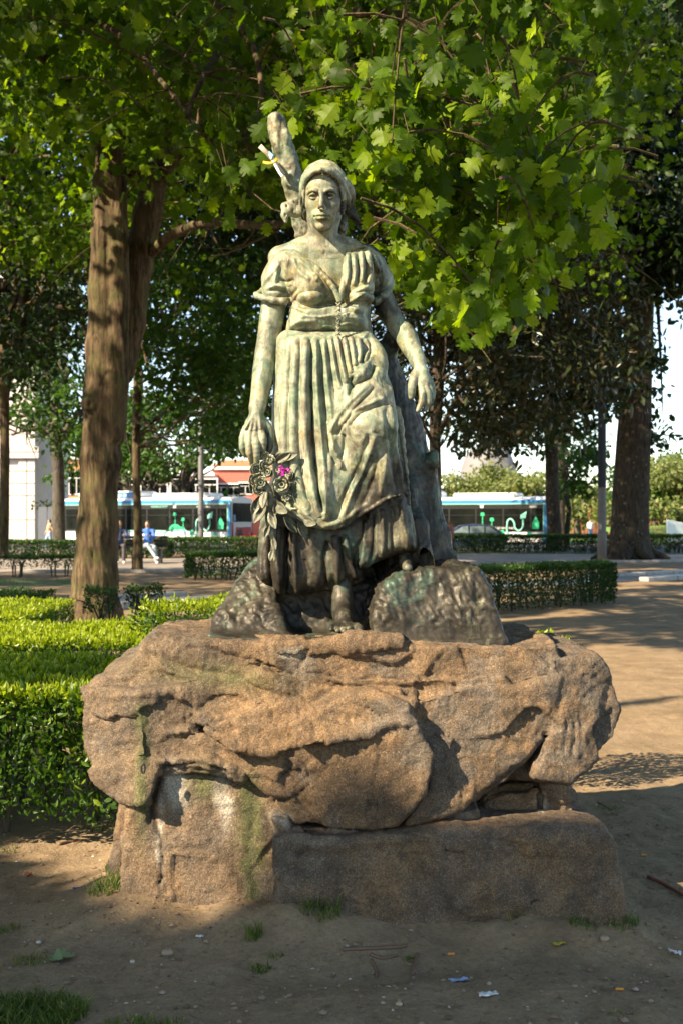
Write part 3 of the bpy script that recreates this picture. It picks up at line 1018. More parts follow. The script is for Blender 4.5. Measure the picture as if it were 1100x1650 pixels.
# hidden core under the clothes that joins shoulders, trunk and legs
gc = Grid(W(430, 1000, 5.0) - [0, 0.25, 0], W(700, 400, 5.0) + [0, 0.3, 0], 0.012)
gc.chain([W(524, 430, 5.07), W(528, 520, 5.06), W(530, 600, 5.06)], [0.09, 0.09, 0.10], 0.04)
gc.cap(W(456, 424, 5.06), W(596, 424, 5.07), 0.035, 0.035, 0.04)
gc.chain([W(510, 610, 5.06), W(530, 760, 5.04), W(547, 900, 5.02), W(550, 960, 4.98)], [0.08, 0.07, 0.04, 0.028], 0.03)
gc.chain([W(560, 610, 5.04), W(594, 695, 4.93), W(620, 790, 5.0), W(648, 872, 5.06)], [0.08, 0.055, 0.045, 0.03], 0.03)
A5 = gc.mesh()
VV = [HEADV, A1[0], A2[0], A3[0], A4[0], A5[0]]; QQ = [HEADQ, A1[1], A2[1], A3[1], A4[1], A5[1]]
off = np.cumsum([0] + [len(v) for v in VV[:-1]])
bodyV = np.concatenate(VV); bodyQ = np.concatenate([q + o for q, o in zip(QQ, off)])


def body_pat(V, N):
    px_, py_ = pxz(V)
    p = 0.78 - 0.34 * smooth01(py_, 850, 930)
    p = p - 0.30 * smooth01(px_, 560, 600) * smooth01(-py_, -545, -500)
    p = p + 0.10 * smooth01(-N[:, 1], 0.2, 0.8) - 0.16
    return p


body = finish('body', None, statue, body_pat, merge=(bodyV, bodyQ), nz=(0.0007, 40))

# ---- hair
g = Grid(hp(-0.12, 0, 0) - [0.03, 0.2, 0.26], hp(0.12, 0, 0) + [0.03, 0.2, 0.12], 0.0035)
for sx in (-1, 1):
    g.chain([hp(0.0, -0.070, 0.083), hp(sx * 0.030, -0.068, 0.070), hp(sx * 0.056, -0.050, 0.045), hp(sx * 0.066, -0.028, 0.010), hp(sx * 0.067, 0.0, -0.026)], np.array([0.005, 0.008, 0.010, 0.011, 0.013]) * HS, 0.006, sub=4)
    g.ell(hp(sx * 0.066, 0.012, -0.026), np.array([0.013, 0.022, 0.030]) * HS, 0.01)
g.ell(hp(-0.050, 0.035, -0.048), np.array([0.034, 0.034, 0.026]) * HS, 0.01)
g.ell(hp(0.064, 0.05, -0.085), np.array([0.020, 0.026, 0.040]) * HS, 0.01)
g.ell(hp(-0.01, 0.075, -0.040), np.array([0.05, 0.04, 0.04]) * HS, 0.01)


def hair_extra(V, N):
    L = (V - HC) @ HR / HS
    a = np.arctan2(L[:, 0], L[:, 2] + 0.02) * 14 + L[:, 1] * 120
    return V + N * (0.0022 * np.sin(a * 2.2) + 0.003 * fbm(V, 60, 2, 9))[:, None]


finish('hair', g, statue, 0.38, nz=(0.0, 30), extra=hair_extra)

# ---- headscarf: dome, rolled brim, knot and tails
g = Grid(hp(-0.14, 0, 0) - [0.06, 0.24, 0.25], hp(0.14, 0, 0) + [0.06, 0.24, 0.17], 0.0035)
g.ell(hp(0.001, 0.012, 0.032), np.array([0.0835, 0.100, 0.0945]) * HS, 0)
g.ell(hp(0.012, 0.055, 0.022), np.array([0.082, 0.075, 0.078]) * HS, 0.02)
# open the face
arch = [(-0.060, -0.02), (-0.059, 0.020), (-0.048, 0.052), (-0.024, 0.073), (0.0, 0.079), (0.024, 0.074), (0.048, 0.053), (0.061, 0.02), (0.064, -0.02), (0.07, -0.2), (-0.07, -0.2)]
L3 = HR.T
rg = g.reg(g.lo, g.lo + g.n * g.h); sl_, X, Y, Z = rg
lx = (L3[0, 0] * (X - HC[0]) + L3[0, 1] * (Y - HC[1]) + L3[0, 2] * (Z - HC[2])) / HS
ly = (L3[1, 0] * (X - HC[0]) + L3[1, 1] * (Y - HC[1]) + L3[1, 2] * (Z - HC[2])) / HS
lz = (L3[2, 0] * (X - HC[0]) + L3[2, 1] * (Y - HC[1]) + L3[2, 2] * (Z - HC[2])) / HS
d2 = sdpoly(lx.astype(np.float32), (lz - 0.45 * (ly + 0.085)).astype(np.float32), arch)
g.D = smax(g.D, -(np.maximum(d2, ly - 0.03) * HS).astype(np.float32), 0.006)
# underside cut behind ears
g.D = smax(g.D, ((-0.042 - lz) * HS).astype(np.float32), 0.01)
brim = [(-0.077, 0.020, -0.040), (-0.079, 0.000, -0.010), (-0.074, -0.030, 0.022), (-0.058, -0.062, 0.056), (-0.030, -0.084, 0.078), (0.0, -0.092, 0.084), (0.030, -0.085, 0.079), (0.060, -0.062, 0.059), (0.078, -0.028, 0.028), (0.086, 0.010, 0.002), (0.086, 0.035, -0.022)]
g.chain([hp(*b) for b in brim], np.array([.006, .0065, .0065, .006, .0055, .005, .0055, .006, .007, .0085, .009]) * HS, 0.006, sub=4)
g.chain([hp(0.060, -0.045, 0.060), hp(0.088, 0.0, 0.040), hp(0.094, 0.04, 0.012), hp(0.080, 0.07, -0.015)], np.array([.005, .012, .014, .012]) * HS, 0.014, sub=4)
g.chain([hp(-0.060, 0.02, -0.03), W(478, 342, 5.0), W(466, 338, 4.99), W(459, 333, 4.99)], [0.022, 0.020, 0.026, 0.016], 0.014)
g.chain([W(470, 326, 5.0), W(461, 334, 4.98), W(459, 346, 4.98), W(461, 357, 4.98)], [0.010, 0.016, 0.014, 0.006], 0.006)
g.ell(W(462, 331, 4.955), (0.006, 0.02, 0.010), 0.004, 's')
g.ell(W(460, 345, 4.955), (0.006, 0.02, 0.009), 0.004, 's')
g.ell(W(472, 338, 4.955), (0.007, 0.02, 0.008), 0.004, 's')
# right tail hanging back
g.inflate([(556, 318), (564, 322), (572, 336), (580, 360), (571, 356), (560, 350), (553, 340)], 5.04, 0.016, 0.016, 0.02, 0.006)
REL = Relief(440, 230, 600, 400, 2)
for s_ in ([(476, 306), (484, 280), (506, 262), (530, 258)], [(473, 318), (479, 290), (498, 268)], [(500, 256), (528, 262), (552, 284)], [(516, 254), (545, 268), (562, 296)], [(487, 268), (518, 267), (545, 277)]):
    REL.stroke(s_, 2.2, 0.0035)
for s_ in ([(480, 300), (492, 276), (512, 264)], [(508, 259), (538, 268), (557, 290)]):
    REL.stroke(s_, 1.6, -0.003)
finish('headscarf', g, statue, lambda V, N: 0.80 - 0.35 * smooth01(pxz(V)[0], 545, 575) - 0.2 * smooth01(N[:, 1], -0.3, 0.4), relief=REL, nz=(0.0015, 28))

# ---- blouse with rolled short sleeves
g = Grid(W(405, 500, 4.9) - [0, 0.2, 0], W(640, 392, 5.0) + [0, 0.36, 0], H)
g.inflate([(462, 404), (450, 408), (444, 430), (462, 470), (468, 494), (500, 500), (560, 500), (594, 494), (598, 470), (616, 432), (606, 412), (594, 403), (560, 400), (495, 400)], 5.045, 0.150, 0.12, 0.12, 0.0)
g.ell(W(502, 463, 4.955), (0.066, 0.070, 0.066), 0.035)
g.ell(W(578, 463, 4.960), (0.062, 0.066, 0.064), 0.035)
g.chain([W(464, 414, 5.04), W(455, 430, 5.035), W(447, 450, 5.03), (W(444, 468, 5.03))], [0.045, 0.056, 0.060, 0.059], 0.03)
g.chain([W(415, 476, 5.00), W(426, 480, 4.965), W(440, 484, 4.955), W(456, 486, 4.965), W(468, 484, 5.0)], [0.012, 0.013, 0.013, 0.013, 0.012], 0.010)
g.chain([W(412, 476, 5.03), W(425, 470, 5.10), W(450, 474, 5.12), W(467, 480, 5.06)], [0.014] * 4, 0.012)
g.chain([W(588, 414, 5.05), W(600, 430, 5.06), W(610, 450, 5.065), W(614, 462, 5.07)], [0.044, 0.052, 0.053, 0.052], 0.03)
g.chain([W(597, 484, 5.03), W(606, 486, 5.01), W(618, 478, 5.01), W(626, 466, 5.03), W(628, 455, 5.07)], [0.013] * 5, 0.012)
# neckline cut (V) through the front
vneck = [(474, 398), (484, 411), (506, 428), (527, 450), (541, 472), (547, 482), (551, 462), (556, 436), (557, 418), (560, 398), (540, 385), (490, 385)]
P_ = np.array([W(p[0], p[1], 4.93)[[0, 2]] for p in vneck])
sl_, X, Y, Z = g.reg(g.lo, g.lo + g.n * g.h)
XX, ZZ = np.broadcast_arrays(X[:, 0, :], Z[:, 0, :])
g.D = smax(g.D, -np.maximum(sdpoly(XX, ZZ, P_)[:, None, :], Y - 5.06).astype(np.float32), 0.008)
top = [(470, 395), (600, 395), (600, 370), (450, 370)]
g.chain([W(466, 404, 5.02), W(478, 409, 4.97), W(492, 418, 4.935), W(508, 430, 4.905), W(526, 448, 4.885), W(541, 470, 4.885), W(546, 484, 4.89)], [0.008, 0.009, 0.009, 0.009, 0.009, 0.008, 0.007], 0.008, sub=3)
g.chain([W(560, 402, 5.0), W(558, 420, 4.945), W(556, 440, 4.915), W(552, 460, 4.90), W(547, 484, 4.89)], [0.008, 0.009, 0.009, 0.009, 0.007], 0.008, sub=3)
REL = Relief(400, 380, 650, 560, 2)
# folds (px), width px, height m
for s_, w_, h_ in (
    ([(455, 412), (447, 436), (441, 462)], 3, .010), ([(466, 416), (462, 440), (468, 462)], 3, .009), ([(452, 425), (432, 447), (420, 466)], 3, .008),
    ([(473, 418), (484, 440), (500, 452)], 3, .009), ([(482, 418), (500, 436), (520, 458)], 2.6, .008), ([(492, 424), (512, 440), (534, 470)], 2.2, .007),
    ([(449, 448), (462, 454), (474, 450)], 3, -.012), ([(478, 462), (471, 474), (467, 488)], 3, -.014), ([(430, 470), (446, 469), (462, 474)], 2.5, -.010), ([(432, 464), (450, 462), (468, 468)], 3, .008),
    ([(478, 470), (474, 484), (486, 492)], 3, .006), ([(560, 408), (562, 440), (556, 470)], 3, .009), ([(570, 406), (572, 436), (570, 462)], 3, .012), ([(566, 406), (566, 440), (563, 462)], 2, -.010),
    ([(582, 406), (584, 430), (583, 456)], 3, .014), ([(577, 408), (578, 432), (577, 458)], 2, -.014), ([(592, 406), (597, 430), (594, 458)], 3, .014), ([(588, 408), (591, 432), (588, 460)], 2, -.012),
    ([(601, 412), (608, 436), (604, 464)], 3, .012), ([(597, 410), (603, 434), (599, 462)], 2, -.010), ([(612, 430), (618, 450), (612, 476)], 2.5, .010), ([(607, 446), (612, 462), (606, 480)], 2, -.010),
    ([(596, 462), (570, 474), (551, 488)], 3, .014), ([(600, 468), (575, 482), (556, 493)], 2.5, -.010), ([(504, 446), (508, 452), (512, 447), (507, 443), (504, 447)], 1.5, .005)):
    REL.stroke(s_, w_, h_)
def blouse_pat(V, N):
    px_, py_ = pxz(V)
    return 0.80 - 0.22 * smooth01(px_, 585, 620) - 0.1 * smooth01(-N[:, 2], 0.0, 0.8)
finish('blouse', g, statue, blouse_pat, relief=REL, nz=(0.0028, 22))

# ---- laced bodice
g = Grid(W(450, 550, 4.95) - [0, 0.2, 0], W(610, 465, 5.0) + [0, 0.3, 0], H)
g.inflate([(472, 482), (470, 494), (464, 520), (461, 540), (475, 546), (590, 546), (599, 540), (596, 515), (597, 486), (601, 468), (575, 478), (556, 490), (545, 492), (515, 494), (490, 492)], 5.045, 0.165, 0.13, 0.12)
g.ell(W(503, 480, 4.955), (0.068, 0.07, 0.035), 0.02)
g.ell(W(578, 480, 4.955), (0.062, 0.07, 0.036), 0.02)
g.chain([W(545, 487, 4.865), W(546, 510, 4.872), W(545, 538, 4.872)], 0.004, 0.006, 's')
REL = Relief(440, 460, 620, 560, 2)
for s_, w_, h_ in (
    ([(470, 494), (500, 503), (541, 497)], 2.2, .010), ([(474, 500), (502, 508), (538, 504)], 2, -.008), ([(490, 504), (515, 510), (541, 508)], 2, .008),
    ([(466, 528), (485, 518), (510, 517)], 2.5, .008), ([(463, 535), (486, 525), (505, 524)], 2, -.007), ([(505, 530), (525, 526), (541, 528)], 2, .006),
    ([(549, 500), (566, 497), (585, 504)], 2.4, .010), ([(550, 506), (566, 503), (584, 510)], 2, -.009), ([(549, 492), (570, 484), (592, 473)], 2.5, .010), ([(549, 524), (562, 521), (575, 525)], 2, .007), ([(553, 512), (570, 512), (594, 520)], 2, .004)):
    REL.stroke(s_, w_, h_)
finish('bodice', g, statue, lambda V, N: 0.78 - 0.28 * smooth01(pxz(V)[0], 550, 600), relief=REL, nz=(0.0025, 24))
b = MB()
for k in range(7):
    z = 488 + k * 7.6
    for sx in (-1, 1):
        b.tube(catmull([W(545 - 3.5 * sx, z, 4.868), W(545, z + 3.5, 4.858), W(545 + 3.5 * sx, z + 6.5, 4.868)], 3), 0.0028, 6)
b.tube(catmull([W(547, 490, 4.868), W(549, 510, 4.862), W(544, 524, 4.862), W(545, 545, 4.862)], 4), 0.003, 6)
o = b.build('lacing', BRONZE, statue, True); 

# ---- overskirt: gathered waist, knee thrust, swagged hem
def yc_over(X, Z):
    return 5.04 + 0 * X
g = Grid(W(425, 860, 4.9) - [0, 0.34, 0], W(668, 530, 5.0) + [0, 0.34, 0], H)
over = [(461, 534), (452, 539), (446, 548), (444, 580), (442, 620), (439, 670), (437, 730), (442, 780), (455, 850), (478, 872), (500, 884), (525, 888), (545, 886), (563, 880), (580, 870), (610, 855), (640, 840), (662, 836), (654, 765), (644, 720), (638, 680), (630, 640), (618, 600), (607, 570), (602, 548), (598, 534)]
g.inflate(over, 5.05, 0.20, 0.2, 0.13, 0.0)
g.chain([W(565, 590, 5.0), W(582, 640, 4.93), W(597, 690, 4.865)], [0.085, 0.10, 0.088], 0.07, sub=3)
g.chain([W(597, 690, 4.865), W(604, 740, 4.90), W(612, 795, 4.93)], [0.088, 0.078, 0.07], 0.05)
g.ell(W(600, 680, 4.850), (0.075, 0.075, 0.07), 0.04)
g.ell(W(520, 800, 4.97), (0.11, 0.13, 0.12), 0.06)
g.chain([W(594, 548, 4.95), W(606, 575, 4.93), W(604, 600, 4.90), W(590, 622, 4.87), W(566, 648, 4.87), W(545, 672, 4.88), W(532, 700, 4.89)], [0.02, 0.032, 0.034, 0.026, 0.022, 0.020, 0.014], 0.03, sub=4)
g.chain([W(622, 636, 4.87), W(604, 648, 4.835), W(582, 660, 4.83)], [0.018, 0.016, 0.012], 0.03, sub=3)
g.chain([W(628, 628, 4.87), W(621, 642, 4.86), W(612, 652, 4.855)], [0.008, 0.014, 0.016], 0.012, sub=3)
# the hem: cut square so the cloth overhangs the underskirt
g.prism([(420, 800), (440, 812), (458, 825), (480, 838), (503, 848), (525, 852), (548, 849), (566, 841), (585, 830), (606, 815), (628, 803), (654, 796), (664, 800), (700, 800), (700, 930), (420, 930)], 4.5, 5.5, Yp=4.87, rnd=0.0, k=0.010, op='s')
# rolled lower edge of the swag
g.chain([W(440, 810, 4.93), W(458, 822, 4.915), W(480, 836, 4.885), (W(503, 846, 4.872)), W(525, 850, 4.868), W(548, 848, 4.868), W(572, 836, 4.868), W(600, 818, 4.85), W(628, 802, 4.845), W(652, 796, 4.88)], [0.004, 0.005, 0.005, 0.005, 0.005, 0.005, 0.004, 0.003, 0.002, 0.002], 0.012, sub=3)
g.chain([W(640, 660, 4.93), W(645, 710, 4.93), W(651, 760, 4.93), W(657, 812, 4.93)], [0.012, 0.014, 0.013, 0.010], 0.02, sub=3)
REL = Relief(425, 520, 680, 870, 1.5)
for s_, w_, h_ in (
    ([(455, 548), (450, 600), (448, 660), (447, 720)], 3.5, .010),
    ([(466, 545), (460, 610), (457, 670), (456, 740), (468, 800)], 5.5, .012), ([(461, 545), (455, 610), (452, 680), (450, 750)], 2.5, -.008),
    ([(478, 543), (474, 610), (472, 680), (476, 750), (498, 822)], 5.5, .013), ([(472, 548), (467, 620), (464, 690), (466, 760)], 2.4, -.010),
    ([(492, 542), (492, 610), (492, 690), (500, 760), (516, 832)], 6, .022), ([(485, 545), (482, 620), (482, 700), (488, 770), (505, 822)], 2.4, -.010),
    ([(507, 542), (510, 600), (514, 670), (521, 740), (524, 800), (524, 838)], 4.5, .024), ([(500, 548), (501, 620), (503, 700), (511, 780), (520, 826)], 3.0, -.034),
    ([(520, 542), (526, 600), (532, 650), (534, 700)], 4.2, .014), ([(514, 548), (518, 610), (524, 680)], 2.5, -.016),
    ([(532, 542), (540, 590), (548, 628)], 3, .012), ([(526, 548), (533, 600), (541, 645)], 2.2, -.015),
    ([(543, 543), (551, 585), (559, 618)], 3, .018), ([(537, 546), (545, 590), (553, 625)], 2, -.014),
    ([(554, 543), (561, 575), (567, 602)], 2.6, .016), ([(549, 545), (556, 580), (563, 610)], 1.8, -.014),
    ([(565, 543), (570, 570), (573, 590)], 2.4, .016), ([(560, 545), (566, 575), (570, 598)], 1.8, -.012),
    ([(575, 544), (580, 565), (580, 585)], 2.4, .016), ([(586, 546), (592, 562), (588, 584)], 2.4, .014), ([(581, 546), (586, 565), (584, 586)], 1.8, -.013),
    ([(601, 570), (590, 592), (572, 612)], 4, .012), ([(606, 588), (596, 606), (570, 620), (560, 640)], 3.0, -.026), ([(571, 606), (566, 616), (570, 624)], 3.5, -.026),
    ([(594, 616), (565, 646), (546, 668), (530, 698)], 3.2, .012), ([(603, 622), (575, 652), (555, 680), (540, 700)], 2.8, -.020),
    ([(618, 640), (590, 652), (566, 664), (553, 682), (549, 700)], 3.0, .014), ([(625, 648), (596, 658), (576, 670), (562, 688)], 2.6, -.013),
    ([(531, 698), (536, 720), (546, 742), (549, 756)], 3.2, .016), ([(526, 700), (530, 725), (540, 748)], 2.4, -.012), ([(553, 700), (552, 724), (546, 740)], 3, -.014),
    ([(626, 650), (633, 690), (641, 740), (650, 795)], 3.4, .016), ([(618, 660), (625, 700), (632, 750), (640, 792)], 3, -.012), ([(632, 640), (640, 690), (648, 740), (656, 790)], 2.2, -.012),
    ([(607, 700), (592, 740), (572, 785), (549, 836)], 5, .016), ([(596, 700), (580, 745), (560, 790), (540, 838)], 4.5, -.012), ([(618, 705), (608, 745), (596, 785), (580, 822)], 4.5, -.010), ([(626, 710), (620, 750), (612, 800)], 4, .010),
    ([(540, 700), (532, 740), (530, 790), (532, 835)], 4, .010), ([(455, 815), (480, 822), (510, 838)], 3, .008), ([(448, 790), (470, 806), (500, 830)], 3, .012), ([(520, 848), (555, 836), (590, 812)], 3, .006)):
    REL.stroke(s_, w_, h_ * 0.92, 0.18)


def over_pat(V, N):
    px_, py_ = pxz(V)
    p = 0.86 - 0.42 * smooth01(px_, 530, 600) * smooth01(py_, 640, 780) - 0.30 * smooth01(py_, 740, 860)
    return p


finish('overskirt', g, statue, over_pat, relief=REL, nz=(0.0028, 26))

# ---- underskirt
g = Grid(W(400, 970, 4.9) - [0, 0.3, 0], W(680, 740, 5.0) + [0, 0.34, 0], H)
under = [(440, 760), (428, 800), (421, 840), (416, 890), (413, 925), (420, 938), (432, 948), (442, 957), (475, 963), (510, 960), (545, 952), (575, 945), (590, 936), (586, 905), (630, 860), (640, 800), (640, 760), (560, 720), (480, 720)]
g.inflate(under, 5.07, 0.155, 0.2, 0.11)
g.inflate([(575, 770), (583, 830), (578, 880), (573, 908), (577, 918), (592, 917), (612, 905), (640, 891), (668, 888), (672, 882), (668, 850), (658, 800), (648, 770), (610, 760)], 4.99, 0.095, 0.10, 0.045, 0.02)
g.prism([(405, 1000), (445, 955), (475, 961), (510, 958), (545, 950), (575, 943), (590, 935), (584, 912), (610, 1000)], 4.7, 5.6, Yp=4.95, rnd=0.0, k=0.008, op='s')
g.ell(W(525, 965, 5.06), (0.16, 0.11, 0.06), 0.01, 's')
g.ell(W(622, 925, 5.0), (0.10, 0.085, 0.09), 0.01, 's')
REL = Relief(400, 740, 690, 980, 1.5)
for s_, w_, h_ in (
    ([(425, 850), (422, 890), (424, 935)], 4, .016), ([(437, 850), (433, 900), (438, 950)], 3.0, -.026), ([(450, 850), (447, 900), (453, 955)], 5.5, .024), ([(464, 850), (460, 900), (461, 958)], 2.6, -.034),
    ([(478, 850), (474, 890), (478, 960)], 5, .020), ([(500, 860), (508, 900), (512, 955)], 7, .008), ([(529, 870), (523, 900), (527, 950)], 3.0, -.022), ([(492, 900), (497, 925), (490, 950)], 4, -.008),
    ([(540, 862), (543, 890), (546, 945)], 4.5, .018), ([(556, 860), (562, 890), (574, 935)], 3, .014), ([(549, 862), (553, 900), (560, 940)], 2.6, -.014),
    ([(590, 840), (586, 880), (582, 912)], 4, .012), ([(603, 830), (602, 870), (598, 905)], 3.2, -.012), ([(617, 820), (618, 860), (616, 898)], 4, .014), ([(631, 815), (634, 850), (634, 890)], 3, -.010), ([(646, 805), (652, 850), (656, 884)], 4, .014),
    ([(443, 952), (478, 960), (515, 957), (550, 949), (585, 934)], 2.2, .008)):
    REL.stroke(s_, w_, h_, 0.12)
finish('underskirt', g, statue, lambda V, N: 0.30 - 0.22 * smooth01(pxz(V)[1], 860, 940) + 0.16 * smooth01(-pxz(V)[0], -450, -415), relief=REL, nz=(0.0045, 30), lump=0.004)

# ---- tree stump behind her, with the limb rising over her shoulder
g = Grid(W(425, 1000, 5.2) - [0.06, 0.25, 0], W(745, 175, 5.2) + [0.05, 0.25, 0], 0.006)
g.chain([W(632, 548, 5.12), W(622, 570, 5.15), W(610, 610, 5.18)], [0.042, 0.040, 0.07], 0.03)
g.ell(W(634, 540, 5.12), (0.040, 0.035, 0.02), 0.01)
g.chain([W(600, 575, 5.2), W(620, 640, 5.2), W(640, 720, 5.2), W(650, 800, 5.2), W(660, 880, 5.2), W(668, 930, 5.2)], [0.075, 0.105, 0.12, 0.13, 0.145, 0.17], 0.04, sub=3)
g.chain([W(672, 790, 5.17), W(686, 762, 5.14), W(694, 745, 5.12), W(698, 733, 5.11)], [0.055, 0.032, 0.023, 0.021], 0.03)
g.chain([W(690, 780, 5.15), W(702, 860, 5.15), W(722, 910, 5.12), W(738, 935, 5.08)], [0.035, 0.045, 0.035, 0.03], 0.05)
g.chain([W(655, 780, 5.08), W(672, 850, 5.02), W(690, 915, 4.95)], [0.03, 0.035, 0.03], 0.05)
g.chain([W(560, 500, 5.25), W(530, 430, 5.25), W(500, 385, 5.24), W(487, 350, 5.23), W(476, 305, 5.2), W(464, 262, 5.18), W(453, 226, 5.16), W(446, 198, 5.15), W(444, 189, 5.15)], [0.08, 0.06, 0.042, 0.038, 0.037, 0.034, 0.031, 0.023, 0.010], 0.03, sub=3)
g.ell(W(461, 222, 5.13), (0.016, 0.02, 0.034), 0.012)
g.ell(W(462, 214, 5.10), (0.008, 0.02, 0.016), 0.006, 's')


def stump_extra(V, N):
    a = np.stack([V[:, 0] * 30, V[:, 1] * 30, V[:, 2] * 5], 1)
    up = smooth01(V[:, 2], 2.6, 2.9)
    return V + N * ((0.006 + 0.005 * up) * ridged(a, 1.0, 3, 4) + (0.005 + 0.004 * up) * fbm(V, 35, 3, 8))[:, None]


def stump_pat(V, N):
    px_, py_ = pxz(V)
    return 0.24 + 0.36 * smooth01(-py_, -420, -380)


finish('tree_stump', g, statue, stump_pat, nz=(0, 1), extra=stump_extra)

# ---- rocky bronze base
g = Grid(W(320, 1050, 4.6) - [0, 0.05, 0.01], W(830, 890, 5.7) + [0.1, 0.2, 0.05], 0.007)
g.prism([(334, 1022), (340, 1050), (815, 1050), (814, 1032), (600, 1034), (400, 1028)], 4.73, 5.60, Yp=4.72, rnd=0.012)
g.prism([(336, 1036), (346, 1000), (362, 968), (382, 940), (400, 914), (425, 905), (440, 935), (444, 975), (458, 1010), (480, 1034), (470, 1050), (400, 1050)], 4.90, 5.55, Yp=4.86, ax=-0.10, az=0.95, rnd=0.025, k=0.03)
g.prism([(600, 1036), (602, 1002), (606, 970), (618, 950), (642, 932), (690, 920), (774, 922), (789, 950), (799, 1000), (817, 1036)], 4.78, 5.55, Yp=4.80, ax=0.04, az=0.26, rnd=0.016, k=0.03)
g.prism([(603, 1030), (606, 975), (620, 950), (660, 960), (650, 1034)], 4.84, 5.2, Yp=4.84, ax=-0.6, az=0.2, rnd=0.02, k=0.03)
g.prism([(430, 1034), (435, 950), (600, 940), (610, 1034)], 5.06, 5.5, Yp=4.95, az=0.25, rnd=0.03, k=0.06)
g.prism([(450, 1030), (450, 900), (640, 880), (640, 1030)], 5.24, 5.5, Yp=5.2, rnd=0.03, k=0.03)
g.cap(W(640, 925, 5.1), W(720, 930, 5.05), 0.05, 0.05, 0.08)


def base_extra(V, N):
    am = 0.12 + 0.88 * smooth01(V[:, 2], 1.12, 1.19)
    q1 = np.stack([V[:, 0] + .5 * V[:, 2], V[:, 1], V[:, 2] * .55 - .2 * V[:, 0]], 1) + 0.02 * fbm(V, 9, 2, 77)[:, None]
    d = 0.016 * ridged(V * np.array([1, 1, 0.8]), 6, 4, 21) + 0.020 * ridged(q1, 24, 3, 5) * (0.5 + 0.8 * fbm(V, 8, 2, 9)) + 0.007 * ridged(q1, 44, 2, 6)
    return V + N * (d * am * smooth01(np.abs(N[:, 1]) + np.maximum(N[:, 2], 0) + .4, 0.2, 0.6))[:, None]


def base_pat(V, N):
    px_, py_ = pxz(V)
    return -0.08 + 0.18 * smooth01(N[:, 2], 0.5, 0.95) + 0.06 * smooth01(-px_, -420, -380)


finish('bronze_base', g, statue, base_pat, nz=(0, 1), extra=base_extra)

# ---- garland of flowers and leaves under her hand
gar = MB()
R3 = np.random.default_rng(5)
path = catmull([W(408, 742, 4.90), W(420, 770, 4.88), W(436, 800, 4.87), W(432, 835, 4.88), W(440, 870, 4.88), W(444, 905, 4.90)], 6)
gar.tube(path, np.linspace(0.022, 0.008, len(path)), 8)
gar.tube(catmull([W(436, 800, 4.87), W(455, 815, 4.86), W(480, 832, 4.855), W(510, 845, 4.85)], 5), 0.008, 6)
gar.tube(catmull([W(440, 738, 4.90), W(452, 730, 4.88), W(470, 736, 4.865), W(476, 760, 4.86), W(470, 790, 4.86)], 5), 0.009, 6)
garland = gar.build('garland', BRONZE, statue, True)


def patfill(me, v):
    at = me.attributes.new('pat', 'FLOAT', 'POINT'); at.data.foreach_set('value', np.full(len(me.vertices), v, np.float32))


patfill(garland.data, 0.55)
patfill(o.data, 0.5)


def leaf_bm(L, Wd, curl, bend):
    """solid curled leaf along +z, facing -y"""
    n = 7; t = np.linspace(0, 1, n)
    w = Wd * np.sin(np.pi * np.clip(t * 0.93 + 0.04, 0, 1)) ** 0.8
    rows = []
    for s_ in (-1, -0.5, 0, 0.5, 1):
        rows.append(np.stack([s_ * w, -curl * (s_ ** 2) * w * 1.2 + bend * (t ** 2) * L + 0.12 * w * (abs(s_) < 0.1), t * L], 1))
    A = np.array(rows)
    V = np.concatenate([A.reshape(-1, 3), (A + [0, 0.004, 0]).reshape(-1, 3)])
    F4 = []
    m = 5 * n
    for i in range(4):
        for j in range(n - 1):
            a = i * n + j; F4.append([a, a + n, a + n + 1, a + 1]); F4.append([m + a, m + a + 1, m + a + n + 1, m + a + n])
    for j in range(n - 1):
        F4.append([j, j + 1, m + j + 1, m + j]); a = 4 * n + j; F4.append([a, m + a, m + a + 1, a + 1])
    return V, F4


def rose_bm(r):
    """cupped five petal rose facing -y with an open centre"""
    mb = MB(); 
    for ring, (rr, nn, tilt) in enumerate(((1.0, 5, 0.35), (0.72, 5, 0.75))):
        for k in range(nn):
            a = 2 * math.pi * (k + 0.5 * ring) / nn
            t = np.linspace(0, 1, 5)
            rows = []
            for s_ in (-1, -0.4, 0.4, 1):
                ww = 0.55 * rr * r * np.sin(np.pi * (0.15 + 0.72 * t)) * s_
                rad = rr * r * (0.25 + 0.75 * t)
                dep = -tilt * r * t ** 1.5 - 0.12 * r * (abs(s_) > 0.9)
                x = rad * math.cos(a) - ww * math.sin(a); z = rad * math.sin(a) + ww * math.cos(a)
                rows.append(np.stack([x, dep, z], 1))
            A = np.array(rows); th = np.array([0, 0.16 * r, 0])
            V = np.concatenate([A.reshape(-1, 3), (A + th).reshape(-1, 3)]); m = 20; F4 = []
            for i in range(3):
                for j in range(4):
                    q = i * 5 + j; F4.append([q, q + 5, q + 6, q + 1]); F4.append([m + q, m + q + 1, m + q + 6, m + q + 5])
            for j in range(4):
                F4.append([j, j + 1, m + j + 1, m + j]); q = 15 + j; F4.append([q, m + q, m + q + 1, q + 1])
            for i in range(3):
                q = i * 5 + 4; F4.append([q, q + 5, m + q + 5, m + q])
            mb.add(V, F4)
    mb.lathe([(0.001, 0.1 * r), (0.35 * r, 0.08 * r), (0.42 * r, -0.25 * r), (0.30 * r, -0.42 * r), (0.22 * r, -0.36 * r), (0.15 * r, 0.0), (0.001, 0.02 * r)], 10, M=Matrix.Rotation(math.radians(90), 4, 'X') @ Matrix.Rotation(math.pi, 4, 'X'))
    return mb


